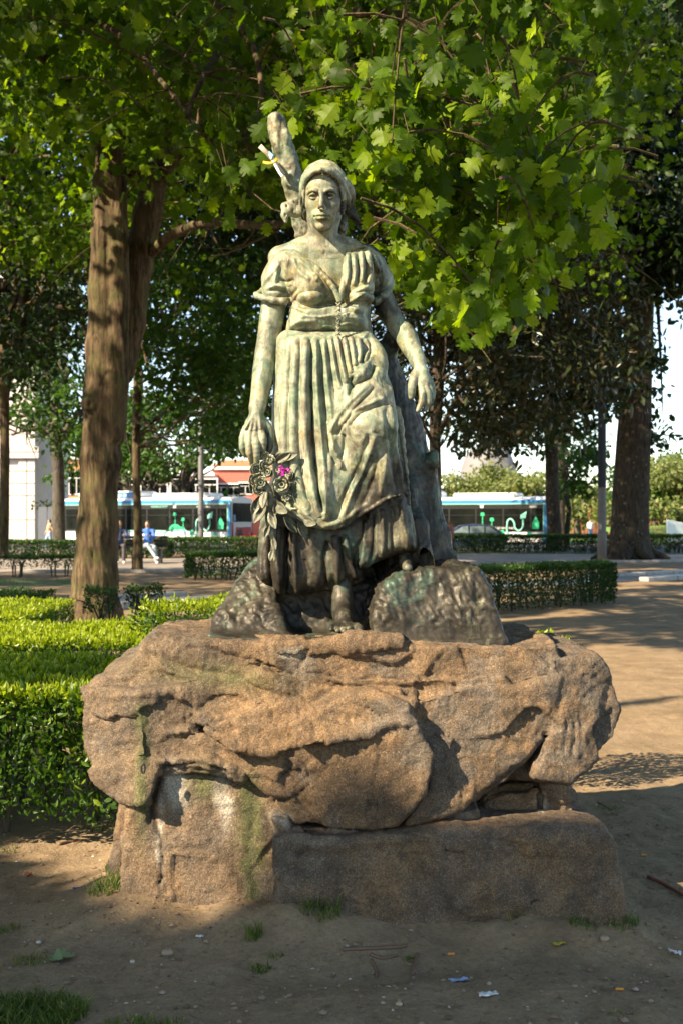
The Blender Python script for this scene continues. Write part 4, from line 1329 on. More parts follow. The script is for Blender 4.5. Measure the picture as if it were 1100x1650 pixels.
rose_me = rose_bm(0.032).mesh('flower', BRONZE, True); patfill(rose_me, 0.62)
bm_ = bmesh.new(); bm_.from_mesh(rose_me); bmesh.ops.recalc_face_normals(bm_, faces=bm_.faces); bm_.to_mesh(rose_me); bm_.free()
V_, F_ = leaf_bm(0.07, 0.017, 0.6, -0.15)
leaf_me = MB().add(V_, F_).mesh('leaf', BRONZE, True); patfill(leaf_me, 0.52)
for (x, y, Y, s_, rx, rz) in ((455, 781, 4.845, 1.15, 5, -10), (425, 750, 4.86, 0.8, 10, 25), (432, 760, 4.855, 0.85, -5, -15), (412, 757, 4.865, 0.9, 10, 30), (410, 775, 4.865, 0.95, -10, 20), (421, 778, 4.855, 0.9, 0, 0), (438, 742, 4.865, 0.7, 10, -20), (428, 735, 4.87, 0.7, 20, 0), (415, 791, 4.86, 0.85, -20, 25), (468, 765, 4.855, 0.7, 0, -40), (452, 757, 4.862, 0.6, 0, -30), (462, 801, 4.85, 0.7, -15, -20)):
    f_ = link('flower', rose_me, garland, W(x, y, Y)); f_.scale = (s_,) * 3
    f_.rotation_euler = (math.radians(rx), R3.uniform(0, 6), math.radians(rz))
for (x, y, Y, s_, ang, tl) in ((404, 745, 4.87, 1.0, 150, 10), (408, 770, 4.87, 1.0, 190, -10), (418, 800, 4.86, 1.2, 200, -10), (430, 815, 4.855, 1.3, 215, 0), (436, 822, 4.855, 1.2, 160, 0), (446, 812, 4.85, 1.4, 115, 5), (470, 822, 4.845, 1.5, 118, 0), (458, 832, 4.85, 1.3, 140, 0), (490, 836, 4.845, 1.3, 105, 0), (430, 790, 4.85, 1.2, 175, 10), (434, 846, 4.86, 0.8, 200, -5), (440, 866, 4.865, 0.75, 165, 5), (440, 886, 4.87, 0.7, 190, 0), (472, 790, 4.85, 1.1, 150, 0), (476, 772, 4.85, 1.0, 20, 0), (410, 805, 4.87, 0.9, 160, 0), (444, 745, 4.86, 1.1, 60, 0), (452, 738, 4.86, 1.2, 80, 0), (480, 838, 4.845, 1.3, 150, 0)):
    f_ = link('leaf', leaf_me, garland, W(x, y, Y)); f_.scale = (s_,) * 3
    f_.rotation_euler = (math.radians(tl + R3.uniform(-15, 15)), math.radians(-ang if False else ang), math.radians(R3.uniform(-35, 35)))

# fresh magenta blossom tucked into the garland
t = NT('magenta_petal'); t.base((0.42, 0.01, 0.30)); t.set(rough=0.5); MAG = t.m
fb = MB()
for k in range(26):
    c = W(455 + R3.normal(0, 4.0), 758 + R3.normal(0, 3.2), 4.815 + R3.uniform(-.01, .01))
    Rm = rotm(R3.uniform(-180, 180), R3.uniform(-90, 90), R3.uniform(-90, 90))
    q = np.array([[0, 0, 0], [0.007, 0.002, 0.007], [0, 0.004, 0.017], [-0.007, 0.002, 0.007]])
    fb.add(q @ Rm.T + c, [[0, 1, 2, 3]])
fb.fix = False
tag(fb.build('blossom', MAG), 'small magenta blossom tucked into the bronze garland', 'flower')

# dry twig tied to the limb with ribbons
wood = pm('pale_wood', (0.38, 0.33, 0.25), nsc=40)
tw = MB(); tw.tube([W(457, 282, 5.12), W(444, 262, 5.11), W(430, 246, 5.10), W(419, 235, 5.09)], [0.010, 0.010, 0.011, 0.012], 8)
tag(tw.build('twig', wood, None, True), 'cut pale twig sticking out beside the bronze limb', 'twig')
def ribbon(name, pts, w, mat, label):
    P = catmull(pts, 6); mb = MB(); V = []; 
    for i, p in enumerate(P):
        d = P[min(i + 1, len(P) - 1)] - P[max(i - 1, 0)]; d = d / np.linalg.norm(d)
        s_ = np.cross(d, [0, 1, 0]); s_ /= np.linalg.norm(s_)
        for yy in (0, 0.0015): V += [p - s_ * w + [0, yy, 0], p + s_ * w + [0, yy + 0.002 * math.sin(i), 0]]
    F4 = []
    for i in range(len(P) - 1):
        a = i * 4; F4 += [[a, a + 1, a + 5, a + 4], [a + 2, a + 6, a + 7, a + 3], [a, a + 4, a + 6, a + 2], [a + 1, a + 3, a + 7, a + 5]]
    mb.add(V, F4); tag(mb.build(name, mat, None, True), label, 'ribbon', 'ribbons tied to the twig')
ribbon('ribbon', [W(435, 248, 5.08), W(442, 262, 5.07), W(449, 275, 5.07), W(455, 284, 5.07)], 0.006, pm('white_ribbon', (0.8, 0.8, 0.8), var=0.03), 'white ribbon hanging from the twig by the limb')
ribbon('ribbon', [W(424, 261, 5.08), W(436, 263, 5.07), W(446, 258, 5.07), W(440, 254, 5.07)], 0.006, pm('yellow_ribbon', (0.75, 0.42, 0.03), var=0.05), 'yellow ribbon looped on the twig by the limb')
ribbon('ribbon', [W(433, 244, 5.07), W(440, 252, 5.065), W(436, 256, 5.07)], 0.005, pm('blue_ribbon', (0.20, 0.45, 0.60), var=0.05), 'light blue ribbon knotted round the twig')

# ================================================================== ROCK PEDESTAL
def granite_mat():
    t = NT('granite')
    v = t.coord()
    big = t.noise(v, 2.2, 5, 0.6, 0.5)
    mid = t.noise(v, 9, 6, 0.7, 0.3)
    fine = t.noise(v, 150, 3, 0.8)
    c = t.ramp(big, [(0.32, (0.10, 0.072, 0.050)), (0.45, (0.165, 0.110, 0.065)), (0.56, (0.235, 0.152, 0.084)), (0.70, (0.140, 0.108, 0.080))])
    c = t.mix(t.ramp(mid, [(0.35, 0.0), (0.60, 0.45)]), c, (0.28, 0.185, 0.11))
    c = t.mix(t.ramp(t.noise(v, 4.5, 6, 0.75, 1.0), [(0.50, 0.0), (0.64, 0.75)]), c, (0.070, 0.055, 0.042))
    c = t.mix(t.attr('grey'), c, t.ramp(mid, [(0.3, (0.10, 0.080, 0.064)), (0.7, (0.22, 0.18, 0.145))]))
    c = t.mix(1.0, c, t.ramp(t.noise(v, 6.5, 8, 0.85, 0.6), [(0.36, (0.46, 0.47, 0.48)), (0.5, (0.80, 0.78, 0.72)), (0.66, (1.12, 1.05, 0.92))]), 'MULTIPLY')
    c = t.mix(t.attr('lime'), c, (0.46, 0.41, 0.33))
    c = t.mix(t.attr('moss_shade'), c, t.ramp(mid, [(0.3, (0.055, 0.065, 0.022)), (0.7, (0.13, 0.125, 0.05))]))
    c = t.mix(t.ramp(t.noise(v, 17, 6, 0.8), [(0.66, 0.0), (0.71, 0.6)]), c, (0.30, 0.22, 0.05))
    stv = t.coord((5, 5, 0.55))
    c = t.mix(t.ramp(t.noise(stv, 1.6, 6, 0.75, 0.6), [(0.54, 0.0), (0.68, 0.6)]), c, (0.085, 0.072, 0.056))
    c = t.mix(t.ramp(t.noise(v, 26, 6, 0.85), [(0.60, 0.0), (0.70, 0.5)]), c, (0.34, 0.30, 0.24))
    # crystals
    cr = t.ramp(t.vor(v, 210, out=1), [(0.0, 0.55), (0.45, 0.9), (0.8, 1.25), (1.0, 1.75)])
    c = t.mix(1.0, c, cr, 'MULTIPLY')
    c = t.mix(t.ramp(t.vor(v, 120), [(0.07, 0.8), (0.13, 0.0)]), c, (0.62, 0.56, 0.46))
    c = t.mix(t.attr('crack'), c, (0.03, 0.022, 0.015))
    t.base(c); t.set(rough=0.85, spec=0.35)
    b1 = t.bump(fine, 0.55, 0.006)
    b2 = t.bump(t.noise(v, 45, 6, 0.75), 0.75, 0.015, b1)
    t.bump(t.noise(v, 13, 5, 0.65, 0.3), 0.5, 0.03, b2)
    return t.m


GRAN = granite_mat()
rock = thing('rock_pedestal', 'rough brown granite boulder pedestal carrying the bronze statue', 'pedestal', (0, 0, 0))
RY = 4.6
REL = Relief(100, 990, 1030, 1560, 1)
CR = Relief(100, 990, 1030, 1560, 1)
for s_, w_, h_ in (
    # ledge under the top slab
    ([(440, 1062), (470, 1088), (560, 1096), (680, 1098), (800, 1093)], 4, .018), ([(445, 1080), (520, 1104), (700, 1106), (800, 1100)], 3.5, -.014),
    ([(225, 1050), (300, 1072), (380, 1090), (430, 1118), (480, 1128)], 7, -.030), ([(235, 1062), (300, 1090), (370, 1112), (430, 1130)], 6, .020),
    ([(370, 1020), (420, 1045), (440, 1066)], 4, -.02), ([(290, 1120), (312, 1160), (326, 1168)], 5, -.010), ([(340, 1168), (370, 1150), (430, 1130), (480, 1128)], 5, -.010),
    ([(255, 1178), (300, 1182), (345, 1195), (400, 1225)], 6, .030), ([(280, 1125), (350, 1118), (400, 1128), (432, 1150)], 8, .022), ([(300, 1170), (360, 1168), (420, 1176), (460, 1190)], 6, .012),
    ([(145, 1118), (230, 1120), (300, 1112), (370, 1100)], 6, .022), ([(225, 1125), (240, 1180), (235, 1240)], 10, -.012),
     ([(430, 1180), (500, 1160), (570, 1185), (640, 1160), (680, 1190)], 9, .022),
    ([(580, 1120), (640, 1150), (690, 1210), (680, 1270), (640, 1330)], 10, .028), ([(660, 1140), (710, 1200), (720, 1260), (700, 1300)], 10, -.022),
    ([(730, 1090), (735, 1110)], 3, -.012), ([(672, 1105), (740, 1108), (740, 1130)], 3, .010),
    ([(880, 1075), (895, 1130), (880, 1190), (850, 1240)], 8, -.012), ([(945, 1120), (960, 1150), (935, 1200), (930, 1230)], 8, .016), ([(922, 1155), (925, 1190), (918, 1222)], 3, -.012), ([(936, 1150), (938, 1185), (932, 1212)], 2.5, -.012), ([(909, 1160), (909, 1190), (903, 1216)], 2.5, -.012),
    ([(985, 1095), (975, 1140), (990, 1180)], 7, -.015), ([(770, 1295), (810, 1262), (850, 1235), (880, 1195)], 9, -.030),
    ([(560, 1095), (600, 1110), (650, 1120)], 6, .012),
    # slab ledges
    ([(450, 1350), (520, 1362), (600, 1360), (700, 1350)], 5, .016), ([(455, 1368), (500, 1378), (580, 1378)], 5, -.014), ([(700, 1430), (760, 1400), (800, 1395)], 4, .007), ([(640, 1390), (700, 1380), (780, 1390), (860, 1380), (940, 1390)], 10, -.012), ([(960, 1340), (970, 1400), (965, 1460)], 10, -.01),
    # left pillar
    ([(262, 1232), (300, 1222), (350, 1232), (385, 1245)], 4, .026), ([(255, 1245), (300, 1238), (350, 1246), (380, 1258)], 5, -.030), ([(410, 1260), (405, 1340), (415, 1460)], 7, -.012), ([(420, 1300), (440, 1330), (455, 1345)], 4, -.016), ([(440, 1310), (450, 1330), (462, 1352)], 6, .020),
    ([(260, 1250), (248, 1290), (245, 1330)], 5, -.02)):
    REL.stroke(s_, w_, h_ * 0.62, 0.3)
for s_, w_ in (([(742, 1040), (746, 1062), (752, 1080)], 2.2), ([(330, 1040), (400, 1062), (425, 1068)], 1.6), ([(300, 1045), (330, 1040)], 1.5), ([(470, 1088), (520, 1096), (560, 1102)], 1.3), ([(480, 1086), (640, 1090), (790, 1088)], 1.2),
               ([(244, 1280), (252, 1330), (262, 1380), (258, 1432)], 2.6), ([(258, 1250), (246, 1290), (243, 1330)], 2.4), ([(254, 1430), (266, 1412)], 2), ([(468, 1338), (530, 1342), (600, 1345)], 2.6), ([(440, 1290), (470, 1284), (500, 1262)], 1.5), ([(490, 1236), (498, 1252)], 1.5),
               ([(256, 1237), (300, 1228), (350, 1238), (372, 1245)], 2.4), ([(312, 1168), (330, 1172), (350, 1160)], 1.6), ([(432, 1068), (470, 1085), (476, 1090)], 1.6), ([(575, 1140), (600, 1150), (615, 1160)], 1.2), ([(712, 1370), (745, 1376)], 1.2), ([(855, 1452), (870, 1448)], 1.4), ([(590, 1100), (660, 1098)], 1.1)):
    CR.stroke(s_, w_, 1.0, 0.15, smooth=True)


_fr = np.random.default_rng(3)
FC = np.stack([_fr.uniform(-1.2, 1.3, 130), _fr.uniform(4.3, 5.9, 130), _fr.uniform(-0.1, 1.15, 130)], 1)
FD = _fr.normal(0, 1, (130, 3)); FO = _fr.normal(0, 1, 130)


def facets(V, amp, sc):
    P = V + 0.05 * np.stack([fbm(V, 5, 3, 61), fbm(V, 5, 3, 62), fbm(V, 5, 3, 63)], 1)
    out = np.zeros(len(V)); 
    for a in range(0, len(V), 20000):
        p = P[a:a + 20000]
        d = ((p[:, None, :] - FC[None]) ** 2 * np.array([1, 1, 1.7])).sum(2)
        w = np.exp(-(d - d.min(1)[:, None]) / sc)
        h = ((p[:, None, :] - FC[None]) * FD[None]).sum(2) * 0.30 + FO[None] * 0.03
        out[a:a + 20000] = (w * h).sum(1) / w.sum(1)
    return np.clip(out, -0.09, 0.09) * amp


def rock_warp(V):
    return V + 0.022 * np.stack([fbm(V, 8, 3, 71), 0 * V[:, 0], fbm(V, 8, 3, 73)], 1)


def rock_extra(V, N):
    Vw = rock_warp(V)
    V = V + (REL.apply(Vw, N) - Vw)
    V = V + N * facets(V, 0.16, 0.0007)[:, None]
    c = np.clip(CR.sample(rock_warp(V)), 0, 1)
    V = V - N * (c * 0.016)[:, None]
    tn = fbm(V * np.array([1, 1, 1.5]), 3.0, 3, 41) * 5
    tf = np.floor(tn) + smooth01(tn - np.floor(tn), 0.42, 0.58)
    d = 0.0045 * tf + 0.004 * fbm(V, 6, 3, 31) + 0.0045 * fbm(V, 17, 3, 7) + 0.0045 * ridged(V, 30, 3, 12) + 0.0032 * fbm(V, 85, 2, 13)
    return V + N * d[:, None]


def rock_mesh(name, g, parent, greyf=None):
    V, Q = g.mesh(); N = vnormals(V, Q)
    V = rock_extra(V, N); N = vnormals(V, Q)
    px, py = pxz(V)
    n1 = fbm(V, 7, 4, 3); n2 = fbm(V, 20, 3, 4)
    # water stains and mossy streaks, shadow bands painted into the two long ones
    moss_shade = np.exp(-((px - 402 - 0.03 * (py - 1250) + 8 * n1) / (17 + 8 * n2)) ** 2) * smooth01(py, 1215, 1300) * smooth01(-py, -1560, -1440)
    moss_shade = np.maximum(moss_shade, 0.75 * np.exp(-((px - 228 + 7 * n1) / 11) ** 2) * smooth01(py, 1115, 1150) * smooth01(-py, -1400, -1290))
    moss_shade = np.maximum(moss_shade, 0.7 * np.exp(-((px - 330 + 10 * n1) / 24) ** 2 - ((py - 1262) / 26) ** 2))
    moss_shade = np.maximum(moss_shade, 0.5 * np.exp(-((px - 300 - (py - 1065) * 2 + 10 * n1) / 90) ** 2 - ((py - 1088) / 22) ** 2))
    moss_shade = np.clip(moss_shade * (1.5 + 1.2 * n2), 0, 1) * 0.92
    lime = np.exp(-((px - 285 + 14 * n1) / 20) ** 2 - ((py - 1268) / 34) ** 2) + np.exp(-((px - 360 + 10 * n1) / 15) ** 2 - ((py - 1292) / 44) ** 2) + .8 * np.exp(-((px - 258 + 5 * n1) / 5) ** 2) * smooth01(py, 1270, 1300) * smooth01(-py, -1440, -1400)
    lime = lime + np.exp(-((px - 448) / 20) ** 2 - ((py - 1322) / 16) ** 2) + np.exp(-((px - 470) / 18) ** 2 - ((py - 1052) / 10) ** 2) * 0.8
    lime = lime + 0.9 * np.exp(-((px - 870) / 9) ** 2 - ((py - 1295) / 16) ** 2)
    lime = np.clip(lime * (1.0 + 1.8 * n2) - 0.1, 0, 0.92)
    grey = greyf(px, py, n1, n2) if greyf else np.zeros(len(V))
    me = mesh_np(name, V, Q, True, GRAN, {'moss_shade': moss_shade, 'lime': lime, 'grey': np.clip(grey, 0, 1), 'crack': np.clip(CR.sample(rock_warp(V)) * 1.2, 0, 1) * 0.85})
    return link(name, me, parent)


RH = 0.009
# main boulder: one block carrying broad split faces that meet at edges
g = Grid([-1.25, 4.25, 0.22], [1.35, 6.0, 1.16], RH)
K = 0.012
full = [(126, 1112), (144, 1098), (196, 1080), (212, 1062), (226, 1038), (440, 1038), (895, 1036), (902, 1058), (962, 1057), (985, 1076), (1010, 1150), (995, 1197), (948, 1234), (915, 1262), (830, 1268), (770, 1300), (640, 1330), (600, 1338), (440, 1330), (428, 1275), (382, 1232), (255, 1230), (236, 1290), (202, 1290), (152, 1266), (132, 1215), (124, 1135)]
g.prism(full, 4.71, 5.72, Yp=4.66, rnd=0.04)
# top tier and the band below it
g.prism([(440, 1044), (560, 1043), (795, 1041), (800, 1094), (640, 1095), (470, 1092), (440, 1075)], 4.66, 5.2, Yp=4.66, az=0.05, rnd=0.012, k=K)
g.prism([(795, 1042), (897, 1039), (906, 1062), (905, 1130), (800, 1130)], 4.65, 5.2, Yp=4.65, ax=0.05, az=0.05, rnd=0.02, k=K)
g.prism([(420, 1086), (470, 1091), (560, 1094), (812, 1090), (835, 1130), (830, 1200), (700, 1240), (560, 1230), (440, 1160)], 4.61, 5.2, Yp=4.61, az=-0.02, rnd=0.014, k=K)
# sloping left shoulder
g.prism([(128, 1112), (146, 1098), (196, 1080), (212, 1062), (226, 1040), (300, 1039), (440, 1044), (480, 1092), (440, 1120), (300, 1112), (132, 1125)], 4.74, 5.6, Yp=4.66, az=0.8, ax=-0.12, rnd=0.02, k=0.03)
g.prism([(300, 1040), (330, 1036), (480, 1036), (480, 1066), (330, 1066)], 4.69, 5.5, Yp=4.72, ax=-0.1, rnd=0.02, k=0.02)
g.cap(W(250, 1058, 4.84), W(420, 1092, 4.66), 0.035, 0.02, 0.05)
# left end: face turned to the left, then the face turned to the camera
g.prism([(122, 1108), (230, 1112), (234, 1292), (196, 1292), (152, 1266), (131, 1215), (122, 1140)], 4.64, 5.5, Yp=4.64, ax=-0.42, rnd=0.02, k=K)
g.prism([(224, 1114), (300, 1116), (345, 1108), (350, 1165), (300, 1190), (262, 1232), (240, 1290), (226, 1292)], 4.60, 5.5, Yp=4.58, ax=0.30, az=0.12, rnd=0.015, k=K)
g.prism([(255, 1232), (262, 1192), (340, 1190), (400, 1200), (470, 1215), (480, 1290), (430, 1275), (384, 1236), (320, 1226)], 4.575, 5.3, Yp=4.575, az=0.25, rnd=0.02, k=0.02)
# broken middle-left planes
g.prism([(285, 1120), (400, 1098), (440, 1118), (480, 1130), (420, 1150), (335, 1172), (300, 1165)], 4.63, 5.2, Yp=4.60, ax=-0.2, az=0.6, rnd=0.012, k=K)
g.prism([(330, 1172), (400, 1148), (475, 1128), (560, 1150), (540, 1185), (440, 1215), (380, 1205)], 4.55, 5.2, Yp=4.55, az=0.35, ax=0.1, rnd=0.015, k=K)
g.ell(W(318, 1172, 4.70), (0.06, 0.06, 0.05), 0.03)
# belly: front face, sharp right edge, receding flank
g.prism([(430, 1200), (470, 1168), (560, 1120), (600, 1112), (655, 1138), (694, 1215), (684, 1272), (642, 1335), (600, 1343), (470, 1336), (436, 1288)], 4.515, 5.1, Yp=4.50, az=-0.05, ax=-0.17, rnd=0.025, k=K)
g.prism([(470, 1168), (560, 1105), (640, 1108), (660, 1142), (600, 1180), (480, 1200)], 4.53, 5.1, Yp=4.53, az=0.75, rnd=0.012, k=K)
g.prism([(650, 1130), (760, 1105), (835, 1110), (905, 1092), (900, 1150), (880, 1196), (842, 1240), (772, 1298), (650, 1330), (690, 1272), (700, 1212)], 4.57, 5.1, Yp=4.56, ax=0.14, az=0.02, rnd=0.02, k=K)
# right lobe
g.prism([(890, 1062), (962, 1057), (988, 1080), (1014, 1150), (998, 1196), (950, 1237), (914, 1262), (852, 1250), (880, 1190), (895, 1130)], 4.64, 5.4, Yp=4.62, ax=0.30, az=0.10, rnd=0.022, k=K)
0 and g.prism([(935, 1120), (985, 1085), (1012, 1150), (996, 1195), (950, 1232), (925, 1200)], 4.62, 5.3, Yp=4.60, ax=0.35, az=-0.3, rnd=0.02, k=K)
for q_ in ():
    g.cap(W(q_[0], q_[1], 4.575), W(q_[0] - 6, q_[2], 4.585), 0.010, 0.018, 0.012, 's')
# undercut on the right
g.ell(W(850, 1306, 4.55), (0.24, 0.20, 0.085), 0.03, 's')


def grey_b(px, py, n1, n2):
    gr = smooth01(px, 830, 900) * (0.75 + n2) + 0.55 * np.exp(-((px - 700 + 25 * n1) / 30) ** 2) * smooth01(py, 1100, 1160) + 0.5 * np.exp(-((px - 760) / 60) ** 2 - ((py - 1180) / 60) ** 2)
    gr = gr + 0.8 * smooth01(-py, -1098, -1085) * np.exp(-((px - 620 + 20 * n1) / 28) ** 2) + 0.55 * smooth01(-px, -400, -260) + 0.9 * smooth01(n1, 0.1, 0.4)
    return gr * (1 + 0.6 * n2)


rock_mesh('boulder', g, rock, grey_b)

# left pillar under the arch
g = Grid([-1.15, 4.25, -0.12], [-0.05, 5.8, 0.66], RH)
g.prism([(208, 1270), (200, 1320), (196, 1370), (192, 1448), (192, 1560), (450, 1560), (456, 1480), (458, 1225), (256, 1225), (240, 1285)], 4.62, 5.6, Yp=4.60, az=0.06, rnd=0.025)
g.prism([(180, 1345), (195, 1290), (220, 1290), (230, 1560), (170, 1560)], 4.90, 5.6, Yp=4.90, rnd=0.05, k=0.02)
g.cap(W(262, 1238, 4.62), W(340, 1228, 4.58), 0.022, 0.026, 0.03)
g.cap(W(340, 1228, 4.58), W(392, 1250, 4.58), 0.026, 0.022, 0.03)
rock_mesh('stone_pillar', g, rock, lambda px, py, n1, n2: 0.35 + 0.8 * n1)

# broad lower slab
g = Grid([-0.38, 4.1, -0.15], [1.35, 5.8, 0.48], RH)
g.prism([(440, 1352), (470, 1345), (560, 1350), (740, 1338), (940, 1338), (982, 1348), (994, 1370), (1000, 1420), (1003, 1480), (1004, 1580), (425, 1580), (436, 1500), (444, 1420)], 4.44, 5.55, Yp=4.44, ax=0.02, az=0.05, rnd=0.028)
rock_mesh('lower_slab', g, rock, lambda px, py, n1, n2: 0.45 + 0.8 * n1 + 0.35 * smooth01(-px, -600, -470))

# stones and mortar wedged between
def small_stone(name, poly, y0, y1, pad=0.08, ax=0, az=0, rnd=0.03, gf=None):
    P = np.array([W(p[0], p[1], y0) for p in poly])
    lo = P.min(0) - pad; hi = P.max(0) + pad; lo[1] = y0 - 0.1; hi[1] = y1 + 0.08
    g = Grid(lo, hi, 0.008)
    g.prism(poly, y0, y1, Yp=y0, ax=ax, az=az, rnd=rnd)
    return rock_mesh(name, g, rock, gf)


small_stone('support_stone', [(778, 1285), (810, 1276), (870, 1272), (868, 1326), (776, 1324)], 4.78, 5.3)
small_stone('support_stone', [(872, 1262), (914, 1258), (918, 1318), (874, 1322)], 4.76, 5.2, gf=lambda px, py, a, b: 0.6 + 0 * px)
small_stone('mortar_wedge', [(648, 1332), (662, 1320), (740, 1308), (770, 1306), (772, 1322), (690, 1338)], 4.60, 5.0, rnd=0.02, gf=lambda px, py, a, b: 0.9 + 0 * px)
small_stone('mortar_wedge', [(436, 1316), (462, 1322), (470, 1344), (455, 1352), (442, 1340)], 4.50, 4.8, rnd=0.02)
small_stone('corner_stone', [(985, 1478), (1004, 1482), (1012, 1502), (1008, 1516), (984, 1516)], 4.44, 4.7, rnd=0.03)
small_stone('mortar_wedge', [(560, 1026), (648, 1028), (650, 1044), (600, 1047), (556, 1046)], 4.64, 4.9, rnd=0.02, gf=lambda px, py, a, b: 0.2 + 0 * px)
small_stone('mortar_wedge', [(440, 1036), (560, 1030), (566, 1052), (500, 1056), (446, 1052)], 4.645, 4.9, rnd=0.02)
# small metal ring fixed in the left face
ring = MB(); c = W(231, 1238, 4.50)
ring.tube([c + np.array([0.007 * math.cos(a), 0, 0.018 * math.sin(a)]) for a in np.linspace(0, 2 * math.pi, 17)], 0.004, 6, cap=False)
ring.build('metal_ring', pm('dark_iron', (0.05, 0.05, 0.05), rough=0.5, metal=0.7), rock, True)
# ================================================================== GROUND
def dirt_mat():
    t = NT('packed_dirt')
    v = t.coord()
    big = t.noise(v, 0.5, 4, 0.6, 0.5); mid = t.noise(v, 3.0, 6, 0.7, 0.4); fine = t.noise(v, 40, 5, 0.75); peb = t.vor(v, 55, out=1)
    c = t.ramp(mid, [(0.30, (0.155, 0.108, 0.064)), (0.50, (0.225, 0.160, 0.094)), (0.68, (0.290, 0.213, 0.130))])
    c = t.mix(t.ramp(big, [(0.40, 0.0), (0.62, 0.6)]), c, (0.26, 0.195, 0.125))
    c = t.mix(t.ramp(t.noise(v, 7, 6, 0.8, 0.6), [(0.56, 0.0), (0.66, 0.55)]), c, (0.12, 0.08, 0.052))
    c = t.mix(1.0, c, t.ramp(fine, [(0.3, 0.78), (0.7, 1.2)]), 'MULTIPLY')
    c = t.mix(t.ramp(peb, [(0.93, 0.0), (0.95, 0.5)]), c, (0.30, 0.24, 0.17))
    t.base(c); t.set(rough=0.95, spec=0.15)
    b1 = t.bump(fine, 0.7, 0.012); b2 = t.bump(t.vor(v, 70), 0.25, 0.006, b1)
    t.bump(mid, 0.6, 0.03, b2)
    return t.m


M_DIRT = dirt_mat()


def axis(bands):
    out = []
    for a, b, s in bands:
        out.append(np.arange(a, b, s))
    out.append([bands[-1][1]])
    return np.concatenate(out)


gx = axis([(-600, -60, 60), (-60, -12, 6), (-12, -3, 0.5), (-3, 3.4, 0.028), (3.4, 12, 0.5), (12, 60, 6), (60, 601, 60)])
gy = axis([(-80, 0, 10), (0, 3.2, 0.4), (3.2, 6.6, 0.026), (6.6, 14, 0.09), (14, 30, 0.5), (30, 100, 5), (100, 1400, 100)])


def gheight(P):
    x, y = P[:, 0], P[:, 1]
    near = smooth01(-y, -16, -9) * smooth01(y, 1.0, 3.0) * smooth01(-np.abs(x), -8, -5)
    q = np.stack([x, y, 0 * x], 1)
    h = 0.020 * fbm(q, 0.9, 3, 2) + 0.014 * fbm(q, 4, 4, 3) + 0.010 * ridged(q, 9, 3, 5) + 0.004 * fbm(q, 34, 3, 6)
    # soil banked against the stone
    dx = np.maximum(np.abs(x - 0.06) - 0.98, 0); dy = np.maximum(np.abs(y - 5.0) - 0.52, 0)
    d = np.hypot(dx, dy)
    bank = 0.075 * np.exp(-(d / 0.16) ** 2) * (0.75 + 0.5 * fbm(q, 5, 3, 9))
    bank += 0.05 * np.exp(-((x + 0.20) / 0.25) ** 2 - ((y - 4.42) / 0.14) ** 2) + 0.05 * np.exp(-((x + .9) / 0.3) ** 2 - ((y - 4.75) / 0.2) ** 2)
    rut = -0.03 * np.exp(-((y - 4.05 - 0.1 * np.sin(x * 2)) / 0.14) ** 2) * smooth01(x, -0.6, 0.0)
    return (h + rut - 0.008) * near + bank


GX, GY = np.meshgrid(gx, gy, indexing='ij')
GP = np.stack([GX.ravel(), GY.ravel(), 0 * GX.ravel()], 1)
GP[:, 2] = gheight(GP)
nx_, ny_ = len(gx), len(gy)
i_ = (np.arange(nx_ - 1)[:, None] * ny_ + np.arange(ny_ - 1)[None, :]).ravel()
gq = np.stack([i_, i_ + ny_, i_ + ny_ + 1, i_ + 1], 1)
ground = link('ground', mesh_np('ground', GP, gq, True, M_DIRT)); ground['kind'] = 'structure'


def gz(x, y):
    return float(gheight(np.array([[x, y, 0.0]]))[0])


def strip(name, pts, z, mat, kind='structure'):
    V = [[p[0], p[1], z] for p in pts]
    mb = MB(); 
    from mathutils.geometry import tessellate_polygon
    tr = [list(t) for t in tessellate_polygon([[Vector((p[0], p[1], 0)) for p in pts]])]
    mb.add(V, None, tr)
    o = mb.build(name, mat); o['kind'] = kind
    if o.data.polygons[0].normal.z < 0:
        o.data.flip_normals()
    return o


def tarmac(name, c, sc=20, var=0.3):
    t = NT(name); v = t.coord()
    t.base(t.mix(1.0, t.ramp(t.noise(v, 0.35, 5, 0.6), [(0.35, tuple(x * (1 - var) for x in c)), (0.65, tuple(x * (1 + var) for x in c))]), t.ramp(t.noise(v, sc, 4, .8), [(0.3, 0.8), (0.7, 1.15)]), 'MULTIPLY'))
    t.set(rough=0.9); t.bump(t.noise(v, sc, 4), 0.3, 0.01); return t.m


M_PATH = tarmac('park_path', (0.25, 0.21, 0.165), 8)
M_LAWN = tarmac('lawn_green', (0.10, 0.19, 0.025), 6, 0.4)
M_GRASSP = tarmac('thin_grass', (0.055, 0.085, 0.02), 10, 0.4)
M_ROAD = tarmac('asphalt', (0.055, 0.055, 0.058), 20)
M_KERB = plain('kerb_granite', (0.30, 0.29, 0.28), rough=0.45, var=0.25, nsc=9, bump=0.3)

# paths, road and lawns beyond the monument, each a sheet a little above the one below
strip('park_path', [(-40, 36), (-10, 35.5), (-3.0, 37), (-2.6, 51), (-40, 52)], 0.012, M_PATH)
strip('park_path', [(2.6, 38), (9.5, 44), (30, 46), (30, 54), (2.6, 56)], 0.012, M_PATH)
strip('road', [(-120, 60), (120, 60), (120, 78), (-120, 78)], 0.016, M_ROAD)
strip('grass_verge', [(-40, 28.5), (-6.6, 28), (-6.3, 31), (-40, 31.2)], 0.008, M_GRASSP)
strip('grass_verge', [(2.8, 56.2), (30, 54.4), (30, 60), (2.8, 60)], 0.008, M_GRASSP)
strip('lawn', [(8, 80), (200, 80), (200, 110), (8, 110)], 0.05, M_LAWN)
